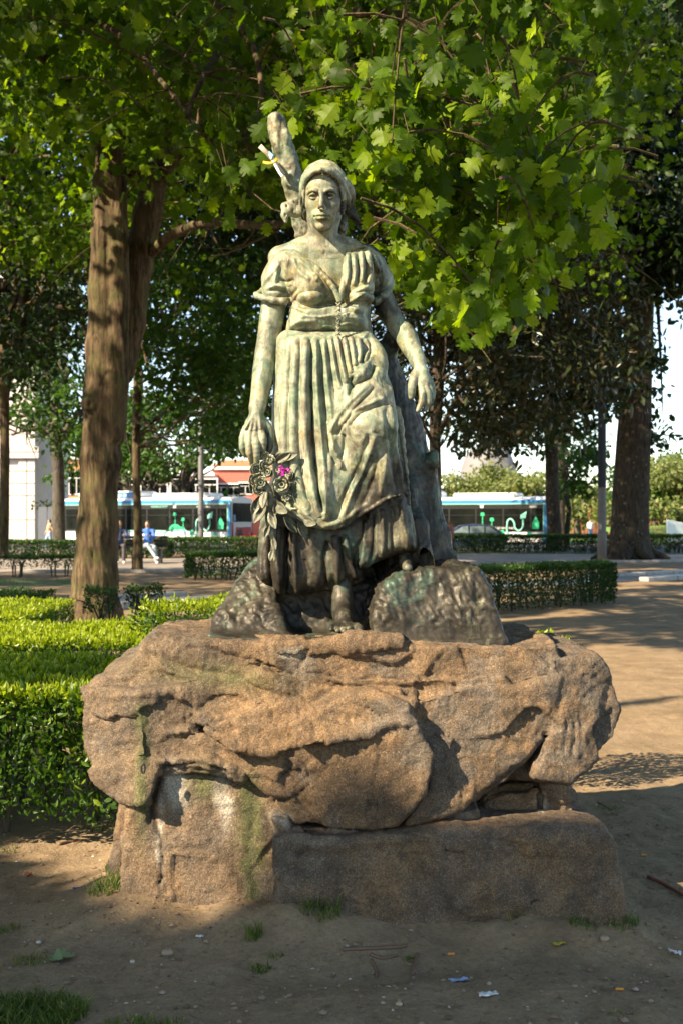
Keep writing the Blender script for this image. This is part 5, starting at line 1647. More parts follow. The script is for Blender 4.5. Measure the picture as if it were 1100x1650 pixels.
# kerbs: one object per slab along the sunken paved strip that crosses behind the statue
kerb = thing('paved_channel', 'pair of low granite kerbs with grey paving crossing behind the statue', 'kerb', (0, 0, 0))
A_ = np.array([-4.6, 20.5]); B_ = np.array([16.5, 36.6]); d_ = (B_ - A_); Lk = np.linalg.norm(d_); d_ /= Lk; n_ = np.array([-d_[1], d_[0]])
km = MB().rbox(-0.62, 0.62, -0.16, 0.16, 0, 0.13, 0.02).mesh('kerb_slab', M_KERB)
ang_ = math.atan2(d_[1], d_[0])
k = 0.0
while k < Lk:
    p = A_ + d_ * k
    if -4.6 < p[0] < -1.9 or p[0] > 7.5:
        for off in (0.0, 2.0):
            q = p + n_ * off
            o = link('kerb_slab', km, kerb, (q[0], q[1], 0.0)); o.rotation_euler = (0, 0, ang_ + random.uniform(-.006, .006)); o.location.z = random.uniform(-0.012, 0.0)
    k += 1.265
pm_ = plain('paving_grey', (0.20, 0.205, 0.21), rough=0.35, var=0.25, nsc=4)
pv = MB()
for a in np.arange(0, Lk, 0.9):
    for off in np.arange(0.28, 1.8, 0.52):
        q = A_ + d_ * a + n_ * (off + 0.0)
        M = Matrix.Translation((q[0], q[1], 0)) @ Matrix.Rotation(ang_, 4, 'Z')
        pv.box(0.01, 0.88, -0.0, 0.50, 0.0, 0.03 + random.uniform(0, .012), M)
o = pv.build('paving', pm_, kerb); o['kind'] = 'stuff'
kb = thing('path_edging', 'thin stone edging between the far dirt path and the grey pavement', 'kerb', (0, 0, 0))
em = MB().rbox(-0.98, 0.98, -0.07, 0.07, 0, 0.10, 0.012).mesh('edging_stone', M_KERB)
for k in range(5):
    o = link('edging_stone', em, kb, (-9.0 + k * 2.0, 35.4, 0))
for k in range(14):
    o = link('edging_stone', em, kb, (9.0 + k * 2.0, 44 + k * .14, 0))

# gravel and crumbs of soil
rg_ = np.random.default_rng(11)
def stones(n, xr, yr, s0, s1):
    ico = np.array([[0, 0, 1], [.9, 0, .2], [.3, .85, .2], [-.7, .5, .2], [-.7, -.55, .2], [.3, -.85, .2], [0, 0, -.5]])
    T = np.array([[0, 1, 2], [0, 2, 3], [0, 3, 4], [0, 4, 5], [0, 5, 1], [6, 2, 1], [6, 3, 2], [6, 4, 3], [6, 5, 4], [6, 1, 5]])
    x = rg_.uniform(*xr, n); y = yr[0] + (yr[1] - yr[0]) * rg_.uniform(0, 1, n) ** 1.3
    z = gheight(np.stack([x, y, 0 * x], 1))
    s = s0 + (s1 - s0) * rg_.uniform(0, 1, n) ** 4
    a = rg_.uniform(0, 6.28, n); A = np.empty((n, 7, 3))
    sh = rg_.uniform(0.6, 1.2, (n, 1)); sh2 = rg_.uniform(0.4, 0.8, (n, 1))
    bx = ico[None, :, 0] * sh; by = ico[None, :, 1]; bz = ico[None, :, 2] * sh2
    A[..., 0] = (bx * np.cos(a)[:, None] - by * np.sin(a)[:, None]) * s[:, None] + x[:, None]
    A[..., 1] = (bx * np.sin(a)[:, None] + by * np.cos(a)[:, None]) * s[:, None] + y[:, None]
    A[..., 2] = bz * s[:, None] + z[:, None] + s[:, None] * 0.1
    Fs = (T[None] + (np.arange(n) * 7)[:, None, None]).reshape(-1, 3)
    return A.reshape(-1, 3), Fs, np.repeat(rg_.uniform(0, 1, n), 7)


tt = NT('gravel_bits'); tt.base(tt.ramp(tt.attr('var'), [(0, (0.10, 0.065, 0.04)), (0.5, (0.20, 0.135, 0.085)), (0.9, (0.26, 0.19, 0.13)), (1, (0.42, 0.36, 0.29))])); tt.set(rough=0.9)
leaf_obj('gravel', join([stones(9500, (-1.9, 2.6), (3.3, 6.5), 0.0018, 0.011), stones(1500, (-1.6, 1.9), (3.4, 4.6), 0.003, 0.018)]), tt.m)

# ------------------------------------------------------------------ grass tufts
M_GR = leaf_mat('grass_blade', (0.05, 0.09, 0.015), (0.09, 0.15, 0.02), (0.26, 0.24, 0.09), 0.35)


def grass(spots):
    V = []; n = 0; Fq = []; A = []
    for (cx, cy, rx, ry, m, h) in spots:
        ang = rg_.uniform(0, 6.28, m); rr = np.sqrt(rg_.uniform(0, 1, m))
        x = cx + rx * rr * np.cos(ang); y = cy + ry * rr * np.sin(ang)
        z = gheight(np.stack([x, y, 0 * x], 1))
        hh = h * rg_.uniform(0.4, 1.2, m); ln = rg_.normal(0, 0.5, (m, 2)) * hh[:, None]; w = rg_.uniform(0.0012, 0.0028, m); th = rg_.uniform(0, 3.14, m)
        wx = np.cos(th) * w; wy = np.sin(th) * w
        P = np.stack([x, y, z], 1)
        mid = P + np.stack([ln[:, 0] * .35, ln[:, 1] * .35, hh * .6], 1); tip = P + np.stack([ln[:, 0], ln[:, 1], hh], 1)
        wv = np.stack([wx, wy, 0 * wx], 1)
        B = np.stack([P - wv, P + wv, mid + wv * .8, mid - wv * .8, tip], 1)
        idx = n + np.arange(m)[:, None] * 5
        Fq.append(np.concatenate([idx + [0, 1, 2], idx + [0, 2, 3], idx + [3, 2, 4]])); V.append(B.reshape(-1, 3)); A.append(np.repeat(rg_.uniform(0, 1, m) ** 1.5, 5)); n += m * 5
    return np.concatenate(V), np.concatenate(Fq), np.concatenate(A)


def gpt(px, py):
    q = G(px, py); return q[0], q[1]


sp = []
for (px, py, rx, ry, m, h) in ((170, 1465, .08, .06, 160, .05), (215, 1462, .09, .06, 200, .06), (240, 1455, .06, .05, 110, .05), (408, 1523, .035, .03, 60, .06), (420, 1558, .04, .03, 60, .03), (516, 1508, .08, .04, 110, .06), (660, 1540, .02, .02, 25, .02), (823, 1498, .06, .03, 60, .05), (940, 1505, .06, .03, 60, .03), (1000, 1500, .07, .06, 90, .05),
                              (50, 1550, .07, .05, 90, .025), (8, 1498, .06, .05, 80, .02), (170, 1332, .16, .08, 150, .03), (190, 1308, .12, .06, 120, .03), (180, 1422, .03, .05, 50, .05), (8, 1370, .08, .06, 60, .02), (980, 1302, .08, .05, 60, .015), (445, 1545, .04, .02, 20, .02), (870, 1245, .10, .06, 60, .02), (230, 1650, .14, .03, 120, .03), (1000, 1632, .05, .02, 20, .01)):
    x, y = gpt(px, py); sp.append((x, y, rx, ry, m, h))
x, y = gpt(40, 1640)
sp += [(x - 0.02, y + 0.03, 0.22, 0.13, 2400, .055), (x - 0.25, y, 0.25, 0.13, 1400, .05)]
leaf_obj('grass', grass(sp), M_GR)
sp = []
for _ in range(260):
    sp.append((rg_.uniform(-14, -6.3), rg_.uniform(28.4, 31), .3, .3, 10, .12))
leaf_obj('grass', grass(sp), M_GR)

# ------------------------------------------------------------------ litter and odds on the dirt
def on_ground(px, py):
    x, y = gpt(px, py)
    for _ in range(3):
        z = gz(x, y); Y = (1.6 - z) * F / (py - 840); x = (px - 550) / F * Y; y = Y
    return x, y, gz(x, y)


def crumple(name, px, py, w, l, h, mat, label, cat, rz=0, amp=0.25, group=None):
    x, y, z = on_ground(px, py); r = np.random.default_rng(int(px * 7 + py)); n = 6; V = []
    for i in range(n):
        for j in range(n):
            V.append([(i / (n - 1) - .5) * w * (1 + r.uniform(-.15, .15)), (j / (n - 1) - .5) * l * (1 + r.uniform(-.15, .15)), h * (0.2 + r.uniform(0, 1))])
    V = np.array(V); V2 = V - [0, 0, 0.0012]; V = np.concatenate([V, V2]); F4 = []
    for i in range(n - 1):
        for j in range(n - 1):
            a = i * n + j; F4 += [[a, a + n, a + n + 1, a + 1], [36 + a, 36 + a + 1, 36 + a + n + 1, 36 + a + n]]
    for k in range(n - 1):
        F4 += [[k, k + 1, 37 + k, 36 + k], [30 + k, 66 + k, 67 + k, 31 + k], [k * n, 36 + k * n, 36 + (k + 1) * n, (k + 1) * n], [k * n + 5, (k + 1) * n + 5, 41 + (k + 1) * n, 41 + k * n]]
    o = MB().add(V, F4).build(name, mat, None, True); o.location = (x, y, z + 0.001); o.rotation_euler = (0, 0, rz); tag(o, label, cat, group); return o


PAP = pm('white_paper', (0.75, 0.75, 0.76), var=0.05)
crumple('paper_scrap', 786, 1605, .062, .035, .012, PAP, 'torn white paper scrap at the bottom centre right of the dirt', 'paper', 0.2)
crumple('paper_scrap', 1085, 1542, .030, .05, .02, PAP, 'crumpled white paper near the right edge of the dirt', 'paper', 0.4)
crumple('candy_wrapper', 738, 1581, .07, .03, .010, pm('foil_blue', (0.30, 0.42, 0.62), rough=0.3), 'crumpled blue and silver wrapper lying on the dirt', 'wrapper', 0.3)
crumple('paper_scrap', 322, 1509, .028, .016, .008, PAP, 'tiny white scrap near the foot of the left stone pillar', 'paper', 0.1)
crumple('plastic_piece', 127, 1433, .045, .022, .008, pm('blue_plastic', (0.03, 0.05, 0.30), rough=0.4), 'small dark blue plastic piece on the dirt left of the pedestal', 'litter', 0.2)
crumple('leaf_litter', 900, 1526, .05, .02, .012, pm('yellow_leaf', (0.45, 0.36, 0.03)), 'yellowed leaf lying by the right corner of the slab', 'leaf', 0.3)
crumple('clay_piece', 45, 1414, .035, .02, .015, pm('terracotta', (0.32, 0.10, 0.05)), 'small reddish clay piece on the dirt at far left', 'litter', 0.0)
bt = MB().tube([(-.013, 0, .005), (.013, 0, .005)], .0045, 8).mesh('cigarette_butt', pm('orange_filter', (0.62, 0.24, 0.04)), True)
for px, py, rz, lb in ((726, 1542, 0.1, 'orange cigarette butt in front of the slab centre'), (997, 1596, 0.0, 'orange cigarette butt at bottom right of the dirt'), (1037, 1379, 0.0, 'orange cigarette butt right of the pedestal')):
    x, y, z = on_ground(px, py); o = link('cigarette_butt', bt, None, (x, y, z)); o.rotation_euler = (0, 0, rz); o.scale = (1.05,) * 3; tag(o, lb, 'cigarette butt', 'cigarette butts on the dirt')
def pebble(px, py, r, c, lb):
    x, y, z = on_ground(px, py); rr = np.random.default_rng(int(px)); 
    g = Grid([-r * 1.4] * 3, [r * 1.4] * 3, r / 7); g.ell((0, 0, 0), (r, r * .8, r * .62), 0); g.ell((r * .2, 0, r * .1), (r * .7, r * .7, r * .5), r * .2)
    V, Q = g.mesh(); V = V + vnormals(V, Q) * (fbm(V, 1.2 / r, 2, int(px)) * r * 0.12)[:, None]
    o = link('pebble', mesh_np('pebble', V, Q, True, pm('pebble_' + str(c), c, nsc=60)), None, (x, y, z + r * .35)); tag(o, lb, 'pebble', 'loose pebbles on the dirt')
pebble(973, 1520, .018, (0.30, 0.22, 0.15), 'round tan pebble by the right corner of the slab')
pebble(63, 1520, .011, (0.45, 0.40, 0.34), 'pale pebble on the dirt at the lower left')
pebble(560 / 2.62, 1552, .010, (0.42, 0.37, 0.3), 'small pale pebble below the left grass tufts')
pebble(642, 1620, .012, (0.36, 0.27, 0.17), 'tan pebble at the bottom centre of the dirt')
pebble(270, 1538, .022, (0.27, 0.20, 0.14), 'flat buff stone half sunk in the lower left dirt')
# twigs and roots
st = pm('twig_brown', (0.14, 0.08, 0.05), nsc=40)
def stick(pts, r, label, name='stick', cat='stick', mat=None):
    P = []
    for px, py in pts:
        x, y, z = on_ground(px, py); P.append((x, y, z + r * .7))
    mb = MB(); P = catmull(P, 4); mb.tube(P, np.linspace(r, r * .6, len(P)), 7)
    tag(mb.build(name, mat or st, None, True), label, cat)
stick([(1044, 1416), (1075, 1430), (1130, 1462)], .010, 'reddish brown stick at the right edge beside the slab', mat=pm('red_stick', (0.20, 0.07, 0.05)))
stick([(95, 1363), (112, 1358), (132, 1356)], .008, 'short dark stick on the dirt left of the pedestal')
stick([(962, 1293), (975, 1300), (985, 1306)], .005, 'thin twig with dry leaves right of the pedestal')
stick([(552, 1530), (590, 1532), (640, 1528), (655, 1526)], .008, 'surface root running along the front of the slab', 'root', 'root')
stick([(596, 1540), (615, 1548), (640, 1546)], .008, 'short bent root exposed in front of the slab', 'root', 'root')
stick([(598, 1550), (606, 1565), (606, 1576)], .007, 'root stub pointing down from the slab front', 'root', 'root')
stick([(672, 1540), (668, 1555), (664, 1572)], .007, 'thin root curling away below the slab centre', 'root', 'root')
for k in range(40):
    pass
bits = MB()
for _ in range(700):
    x = rg_.uniform(-1.6, 2.2); y = rg_.uniform(3.5, 6.0); a = rg_.uniform(0, 3.1); l = rg_.uniform(.008, .04); z = gz(x, y) + .002
    bits.tube([(x, y, z), (x + l * math.cos(a), y + l * math.sin(a), z + .002)], rg_.uniform(.0007, .002), 4)
o = bits.build('twig_litter', st); o['kind'] = 'stuff'
x, y, z = on_ground(97, 1545)
V, T = oak_template(3, 0.05)
R = np.array(Matrix.Rotation(math.radians(-80), 3, 'X'))
fl = link('fallen_leaf', mesh_np('fallen_leaf', (V * 0.13) @ np.array([[0, 0, 0], [0, 0, 0], [0, 0, 0]]) + np.c_[V[:, 0] * .13, V[:, 2] * .13 * .8, 0.012 + V[:, 1] * .10], T, False, pm('leaf_grey_green', (0.16, 0.22, 0.10))), None, (x - .04, y - .03, z)); fl.rotation_euler = (0, 0, -1.2)
tag(fl, 'fallen grey green lobed leaf on the dirt at lower left', 'leaf')

# ================================================================== HEDGES
def hedge(name, label, x0, x1, yf0, yb, zb, zt, lsize, dens, mat, slope=(0, 0), parts=0, seed=1, stems=True, tone=0.5, group='clipped hedges around the monument', tmpl=None, bulge=0.05, endr=True):
    """box hedge from x0..x1; yf0 front, yb back at x0; slope shifts y with x"""
    r = np.random.default_rng(seed)
    h = thing(name, label, 'hedge', ((x0 + x1) / 2, (yf0 + yb) / 2 + slope[0] * (x1 - x0) / 2, 0), 0, group)
    loc = np.array(h.location)
    L = x1 - x0; Dp = yb - yf0; Hh = zt - zb
    areas = np.array([L * Hh, L * Dp, Dp * Hh * 0.8, Dp * Hh * 0.8, L * Hh * 0.3])
    N = int(dens * areas.sum()); cnt = (areas / areas.sum() * N).astype(int)
    P = []; Nn = []
    for f, m in enumerate(cnt):
        a = r.uniform(0, 1, m); b_ = r.uniform(0, 1, m); dp = np.abs(r.normal(0, 0.055, m))
        if f == 0: p = np.stack([a * L, dp, b_ ** 0.8 * Hh], 1); n = [0, -1, .25]
        elif f == 1: p = np.stack([a * L, b_ * Dp, Hh - dp * .8], 1); n = [0, -.2, 1]
        elif f == 2: p = np.stack([dp, a * Dp, b_ * Hh], 1); n = [-1, 0, .3]
        elif f == 3: p = np.stack([L - dp, a * Dp, b_ * Hh], 1); n = [1, 0, .3]
        else: p = np.stack([a * L, Dp - dp, b_ * Hh], 1); n = [0, 1, .3]
        P.append(p); Nn.append(np.tile(np.array(n, float), (m, 1)))
    P = np.concatenate(P); Nn = np.concatenate(Nn)
    q = P + np.array([x0, yf0, zb])
    # rounded shoulders and uneven clipping
    ty = P[:, 2] / Hh
    rnd = 0.10 * np.clip(ty - 0.7, 0, 1) ** 2 * 4
    q[:, 1] += np.where(P[:, 1] < Dp * .5, rnd, -rnd) * min(1, Dp)
    lump = fbm(q, 2.2, 3, seed) ; lump2 = fbm(q, 7, 2, seed + 3)
    q += Nn * (bulge * 1.3 * lump + 0.03 * lump2)[:, None]
    q[:, 2] += 0.0
    q[:, 1] += slope[0] * (q[:, 0] - x0)
    keep = fbm(q, 9, 2, seed + 9) > -0.55 + 0.35 * (1 - smooth01(ty, 0.0, 0.25))
    q = q[keep]; nn = Nn[keep]; ty = ty[keep]
    m = len(q)
    normal = nn * 0.8 + r.normal(0, 0.55, (m, 3)) + [0, 0, .3]
    D = r.normal(0, 0.55, (m, 3)) + nn * 0.6 + [0, 0, 0.45]
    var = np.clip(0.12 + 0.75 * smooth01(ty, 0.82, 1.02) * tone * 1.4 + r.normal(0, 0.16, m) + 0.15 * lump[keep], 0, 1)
    s = lsize * r.uniform(0.6, 1.25, m)
    tmpl = tmpl or quad_template(0.24, 0.08)
    base = q - loc
    near = []
    if parts:
        dcam = np.linalg.norm(q - np.array([0, 0, 1.6]), axis=1)
        vis = (np.abs(q[:, 0] / q[:, 1]) < 0.31) & (nn[:, 1] < 0.1)
        order = np.argsort(np.where(vis, dcam, 99))[:parts * 6]; near = order[::6][:parts]
        mk = np.ones(m, bool); mk[near] = False
    else: mk = np.ones(m, bool)
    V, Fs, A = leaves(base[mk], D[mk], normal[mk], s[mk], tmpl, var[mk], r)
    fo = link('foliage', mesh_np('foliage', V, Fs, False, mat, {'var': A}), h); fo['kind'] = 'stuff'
    if len(near):
        tv, tf = small_template(0.24, 0.07, 0.12)
        mes = [mesh_np('leaf', tv, tf, False, mat, {'var': np.full(len(tv), v_)}) for v_ in (0.25, 0.5, 0.75)]
        R = frames(D[near], normal[near])
        for i, k in enumerate(near):
            o = link('leaf', mes[i % 3], h)
            Mx = Matrix([[R[i][a][b_] for b_ in range(3)] for a in range(3)]).to_4x4()
            o.matrix_local = Matrix.Translation(base[k] + nn[k] * 0.02) @ Mx @ Matrix.Scale(float(s[k]) * 1.25, 4)
    if stems:
        mb = MB()
        ns = int(L * Dp * 5) + 3
        for _ in range(min(ns, 90)):
            x = r.uniform(0.1, L - .1); y = r.uniform(.12, max(.13, Dp - .12)) if Dp > .3 else Dp / 2
            for _b in range(3):
                tp = np.array([x + r.normal(0, .13), y + r.normal(0, .1), zt - 0.12])
                c = [np.array([x, y, 0.0]), np.array([x + (tp[0] - x) * .3, y + (tp[1] - y) * .3, zb + Hh * .25]), tp]
                c = [a + np.array([x0 - loc[0], yf0 - loc[1] + slope[0] * a[0], 0]) for a in c]
                mb.tube(catmull(c, 2), [.016, .014, .012, .010, .005][:len(catmull(c, 2))] if len(catmull(c, 2)) == 5 else 0.01, 5)
        mb.build('stems', M_BARKG, h, True)['kind'] = 'stuff'
    # dark inner mass of twigs and shaded leaves
    return h


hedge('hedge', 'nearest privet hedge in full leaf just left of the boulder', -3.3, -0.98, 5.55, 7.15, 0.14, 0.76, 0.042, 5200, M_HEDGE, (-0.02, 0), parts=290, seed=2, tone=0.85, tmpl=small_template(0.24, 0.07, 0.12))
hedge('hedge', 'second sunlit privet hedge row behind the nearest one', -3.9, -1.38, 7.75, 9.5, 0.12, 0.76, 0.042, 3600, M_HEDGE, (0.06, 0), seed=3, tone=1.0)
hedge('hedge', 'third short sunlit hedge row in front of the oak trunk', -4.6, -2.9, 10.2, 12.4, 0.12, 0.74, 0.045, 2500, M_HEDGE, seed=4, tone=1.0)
hedge('hedge', 'shaded dark hedge strip left of the oak trunk base', -6.6, -3.9, 14.2, 15.6, 0.1, 0.66, 0.05, 1700, M_HEDGE2, seed=5, tone=0.4)
hedge('hedge', 'bright loose bush rising behind the left of the boulder', -1.52, -0.85, 8.6, 9.4, 0.2, 0.94, 0.042, 2600, M_HEDGE, seed=6, tone=1.0, bulge=0.12)
hedge('hedge', 'small dark thin bush just right of the oak trunk', -3.45, -3.05, 15.2, 15.7, 0.35, 0.70, 0.05, 1300, M_HEDGE2, seed=7, tone=0.5, bulge=0.1)
hedge('hedge', 'second small thin bush between the oak and the bright bush', -2.95, -2.45, 15.4, 15.9, 0.40, 0.72, 0.05, 1300, M_HEDGE2, seed=8, tone=0.5, bulge=0.1)
hedge('hedge', 'low bright leafy growth peeking over the boulder at right', 0.86, 1.30, 6.5, 7.1, 0.3, 0.92, 0.04, 2600, M_HEDGE, seed=9, tone=1.0)
hedge('hedge', 'long clipped hedge in mid distance right of the statue base', 1.6, 5.3, 18.6, 20.0, 0.04, 0.78, 0.06, 2400, M_HEDGE2, (0.9, 0), seed=10, tone=0.55)
hedge('hedge', 'clipped hedge end just left of the statue garland', -4.2, -1.7, 30.6, 32.2, 0.05, 0.72, 0.08, 1300, M_HEDGE2, seed=11, tone=0.6)
hedge('hedge', 'left mid hedge with bare stems showing under it', -12, -7.1, 32.2, 33.4, 0.26, 0.60, 0.07, 950, M_HEDGE2, seed=12, tone=0.6)
hedge('hedge', 'far left hedge below the pale stone building', -20, -7.4, 48.5, 50, 0.02, 0.72, 0.12, 620, M_HEDGE2, seed=13, tone=0.5)
hedge('hedge', 'far hedge below the left bus', -8.6, -3.4, 50.5, 52, 0.02, 0.80, 0.12, 650, M_HEDGE2, seed=14, tone=0.5)
hedge('hedge', 'far hedge below the right bus and car', 4.2, 20, 57.0, 58.6, 0.02, 0.86, 0.12, 650, M_HEDGE2, seed=15, tone=0.7)
# ================================================================== TREES
RT = np.random.default_rng(21)
# ---- the big oak: fused stems, dark leaning stem, limbs reaching over the statue
YO = 17.0
oak = thing('oak_tree', 'big oak with fused pale brown trunks left of the statue, boughs overhead', 'tree', tuple(W(150, 1012, YO) * [1, 1, 0]))
oloc = np.array(oak.location)


def off(V): return V - oloc


g = Grid(W(95, 1030, YO) - [0, 0.7, 0.2], W(330, 120, YO) + [0.2, 0.9, 0], 0.03)
g.chain([W(150, 1030, YO), W(151, 990, YO), W(154, 930, YO), W(158, 850, YO), W(163, 740, YO), W(166, 640, YO), W(165, 560, YO), W(166, 470, YO), W(170, 380, YO), W(172, 300, YO), W(172, 225, YO)],
        [0.46, 0.37, 0.315, 0.285, 0.275, 0.265, 0.22, 0.20, 0.19, 0.18, 0.18], 0.10)
g.chain([W(180, 700, YO - .05), W(184, 620, YO - .08), W(188, 560, YO - .1), W(193, 480, YO - .1), W(192, 400, YO - .08), W(188, 330, YO - .02), W(186, 250, YO), W(190, 180, YO), W(196, 120, YO)], [0.20, 0.22, 0.175, 0.14, 0.14, 0.145, 0.15, 0.14, 0.13], 0.03)
g.chain([W(172, 225, YO), W(166, 205, YO), W(150, 180, YO)], [0.15, 0.12, 0.10], 0.06)
g.chain([W(195, 600, YO + .3), W(210, 520, YO + .35), W(222, 430, YO + .4), W(238, 350, YO + .45), W(252, 280, YO + .5), W(272, 215, YO + .55)], [0.20, 0.22, 0.21, 0.20, 0.18, 0.15], 0.08)
g.ell(W(143, 651, YO - .27), (0.11, 0.08, 0.12), 0.03); g.ell(W(143, 651, YO - .36), (0.065, 0.06, 0.075), 0.02, 's')
g.ell(W(148, 895, YO - .36), (0.045, 0.08, 0.20), 0.04, 's')
for a in range(7):
    an = a * 0.9 + .3
    g.cap(W(150, 985, YO) + [0.2 * math.cos(an), 0.2 * math.sin(an), 0], W(150, 1030, YO) + [0.62 * math.cos(an), 0.5 * math.sin(an), -.05], 0.14, 0.05, 0.2)
V, Q = g.mesh(); N = vnormals(V, Q)
an = np.arctan2(V[:, 1] - YO, V[:, 0] + 3.6)
q = np.stack([V[:, 0] * 9, V[:, 1] * 9, V[:, 2] * 0.9], 1)
V = V + N * (0.020 * ridged(q, 1.6, 4, 3) + 0.012 * fbm(V, 1.6, 3, 4))[:, None]
link('trunk', mesh_np('trunk', off(V), Q, True, M_BARK), oak)
mb = MB(); mb.fix = False
limbs = []
def L_(pts, rad, n=9, s=0, rough=.05):
    C = limbw(mb, [W(*p) for p in pts], rad, n, rough, s); limbs.append(C); return C
L_([(166, 215, 17), (140, 178, 16.8), (118, 140, 16.5), (80, 95, 16), (45, 75, 15.6), (0, 52, 15), (-60, 10, 14)], [.17, .15, .13, .12, .10, .09, .06])
L_([(192, 160, 17), (203, 90, 16.8), (212, 30, 16.5), (225, -60, 16), (240, -200, 15)], [.15, .14, .13, .12, .09])
L_([(270, 225, 17.5), (285, 190, 17.3), (330, 140, 16.5), (372, 108, 15), (415, 88, 14), (462, 60, 13), (515, 14, 12), (580, -60, 11)], [.16, .14, .11, .09, .08, .075, .07, .05])
L_([(206, 122, 16.9), (250, 121, 16), (300, 123, 15), (352, 122, 14.5), (410, 130, 13), (480, 150, 12), (560, 160, 11)], [.07, .06, .055, .05, .045, .03, .02])
L_([(240, 412, 17.4), (268, 385, 17), (300, 368, 16), (335, 358, 15), (400, 362, 14), (468, 360, 13), (540, 340, 12)], [.09, .08, .07, .06, .055, .05, .03])
L_([(204, 290, 17.2), (222, 275, 17), (250, 280, 16.5), (290, 300, 16)], [.05, .045, .04, .02])
L_([(252, 300, 17.5), (300, 230, 17), (340, 160, 16.5), (380, 60, 16)], [.09, .08, .07, .05])
L_([(180, 430, 17), (210, 380, 17.5), (230, 340, 18)], [.05, .04, .03])
L_([(445, 60, 13), (520, 90, 11.5), (600, 120, 10), (660, 165, 9), (700, 200, 8.5)], [.055, .045, .035, .022, .012])
L_([(480, 40, 12.5), (600, 20, 11), (720, 60, 10), (800, 130, 9.5), (860, 200, 9)], [.06, .05, .04, .025, .012])
L_([(600, 118, 10), (690, 190, 9), (760, 230, 8.6), (800, 260, 8.4)], [.03, .022, .015, .008])
L_([(640, 40, 11), (760, 200, 9.5), (830, 300, 9), (870, 340, 8.8)], [.03, .025, .015, .008])
L_([(560, 160, 11), (640, 280, 9.6), (700, 330, 9), (760, 400, 8.6)], [.03, .022, .014, .008])
L_([(640, 280, 9.6), (650, 330, 9.4), (700, 430, 9), (740, 470, 8.8)], [.018, .014, .010, .006])
L_([(370, 60, 12), (330, 120, 10.5), (300, 190, 10)], [.04, .03, .015])
L_([(120, 20, 13), (200, 60, 11.5), (260, 130, 10.5), (320, 200, 10)], [.05, .035, .025, .012])
L_([(300, -40, 12), (400, 60, 10.5), (420, 170, 9.8), (380, 230, 9.6)], [.05, .035, .02, .01])
tws = []
for C in limbs[2:]:
    tws += twigs(mb, C, RT, 7, (0.5, 1.5), 0.016, -0.25, 1.0, -0.1)
V = np.concatenate(mb.V) - oloc; mb.V = [V]
mb.build('limb', M_BARK, oak, True)['kind'] = 'stuff'

# near leaves: sprays along twigs; the 300 that show largest are parts
poly_near = [(-60, -60), (1000, -60), (1010, 60), (980, 200), (940, 330), (880, 400), (840, 460), (800, 510), (760, 510), (690, 460), (650, 380), (600, 290), (560, 240), (500, 250), (430, 330), (330, 300), (260, 230), (180, 160), (60, 120), (-60, 60)]
sprays = px_clumps(RT, poly_near, 7.4, 12.5, 240, 0.34, 0.6)
right_poly = [(600, 110), (760, 100), (900, 130), (960, 210), (930, 330), (880, 390), (830, 470), (760, 490), (700, 440), (660, 370), (630, 280), (600, 180)]
sprays += px_clumps(RT, right_poly, 6.6, 9.0, 150, 0.26, 0.7)
tr_ = [(330, 160), (560, 170), (560, 330), (420, 330), (330, 280)]
sprays += px_clumps(RT, tr_, 9.0, 12.5, 60, 0.36, 0.7)
lp = []; ld = []; ln = []; ls = []
for c, r in sprays:
    k = RT.integers(9, 17)
    ax = RT.normal(0, 1, 3); ax[2] = -0.35; ax /= np.linalg.norm(ax)
    for j in range(k):
        p = c + RT.normal(0, 1, 3) * r * 0.55
        d = ax * 0.5 + RT.normal(0, 0.45, 3) + [0, 0, -0.75]
        lp.append(p); ld.append(d); ln.append(RT.normal(0, 0.5, 3) + [0, -0.55, 0.6]); ls.append(RT.uniform(0.12, 0.205))
lp = np.array(lp); ld = np.array(ld); ln = np.array(ln); ls = np.array(ls)
k = ~sunlit_gap(lp)
pxn = 550 + lp[:, 0] * F / lp[:, 1]; pyn = 840 - (lp[:, 2] - 1.6) * F / lp[:, 1]
# leave the statue's head and limb clear
k &= ~((pxn > 415) & (pxn < 600) & (pyn > 150) & (lp[:, 1] < 6.0))
k &= ~((pxn < 330) & (pyn > 45) & (pyn < 260) & (RT.uniform(0, 1, len(lp)) < .55))
k &= ~((pxn > 128) & (pxn < 300) & (pyn > 95) & (RT.uniform(0, 1, len(lp)) < .9))
lp, ld, ln, ls, pxn, pyn = lp[k], ld[k], ln[k], ls[k], pxn[k], pyn[k]
vis = (pxn > 0) & (pxn < 1100) & (pyn > 0)
order = np.argsort(np.where(vis, -ls / lp[:, 1], 1))[:300]
lt = np.zeros(len(lp), bool); lt[order] = True
tm = [oak_template(1, 0.28), oak_template(2, 0.15), oak_template(4, 0.4)]
mes = []
for i, (tv, tf) in enumerate(tm):
    for v_ in (0.35, 0.85): mes.append(mesh_np('leaf', tv, tf, True, M_OAK, {'var': np.full(len(tv), v_)}))
R = frames(ld, ln)
for j, i in enumerate(order):
    o = link('leaf', mes[j % 6], oak)
    Mx = Matrix([[R[i][a][b_] for b_ in range(3)] for a in range(3)]).to_4x4()
    o.matrix_local = Matrix.Translation(lp[i] - oloc) @ Mx @ Matrix.Scale(float(ls[i]), 4)
parts = []
rest = np.where(~lt)[0]
for i in range(3):
    m = rest[i::3]; parts.append(leaves(lp[m] - oloc, ld[m], ln[m], ls[m], tm[i], np.clip(RT.normal(0.40, 0.28, len(m)), 0, 1)))
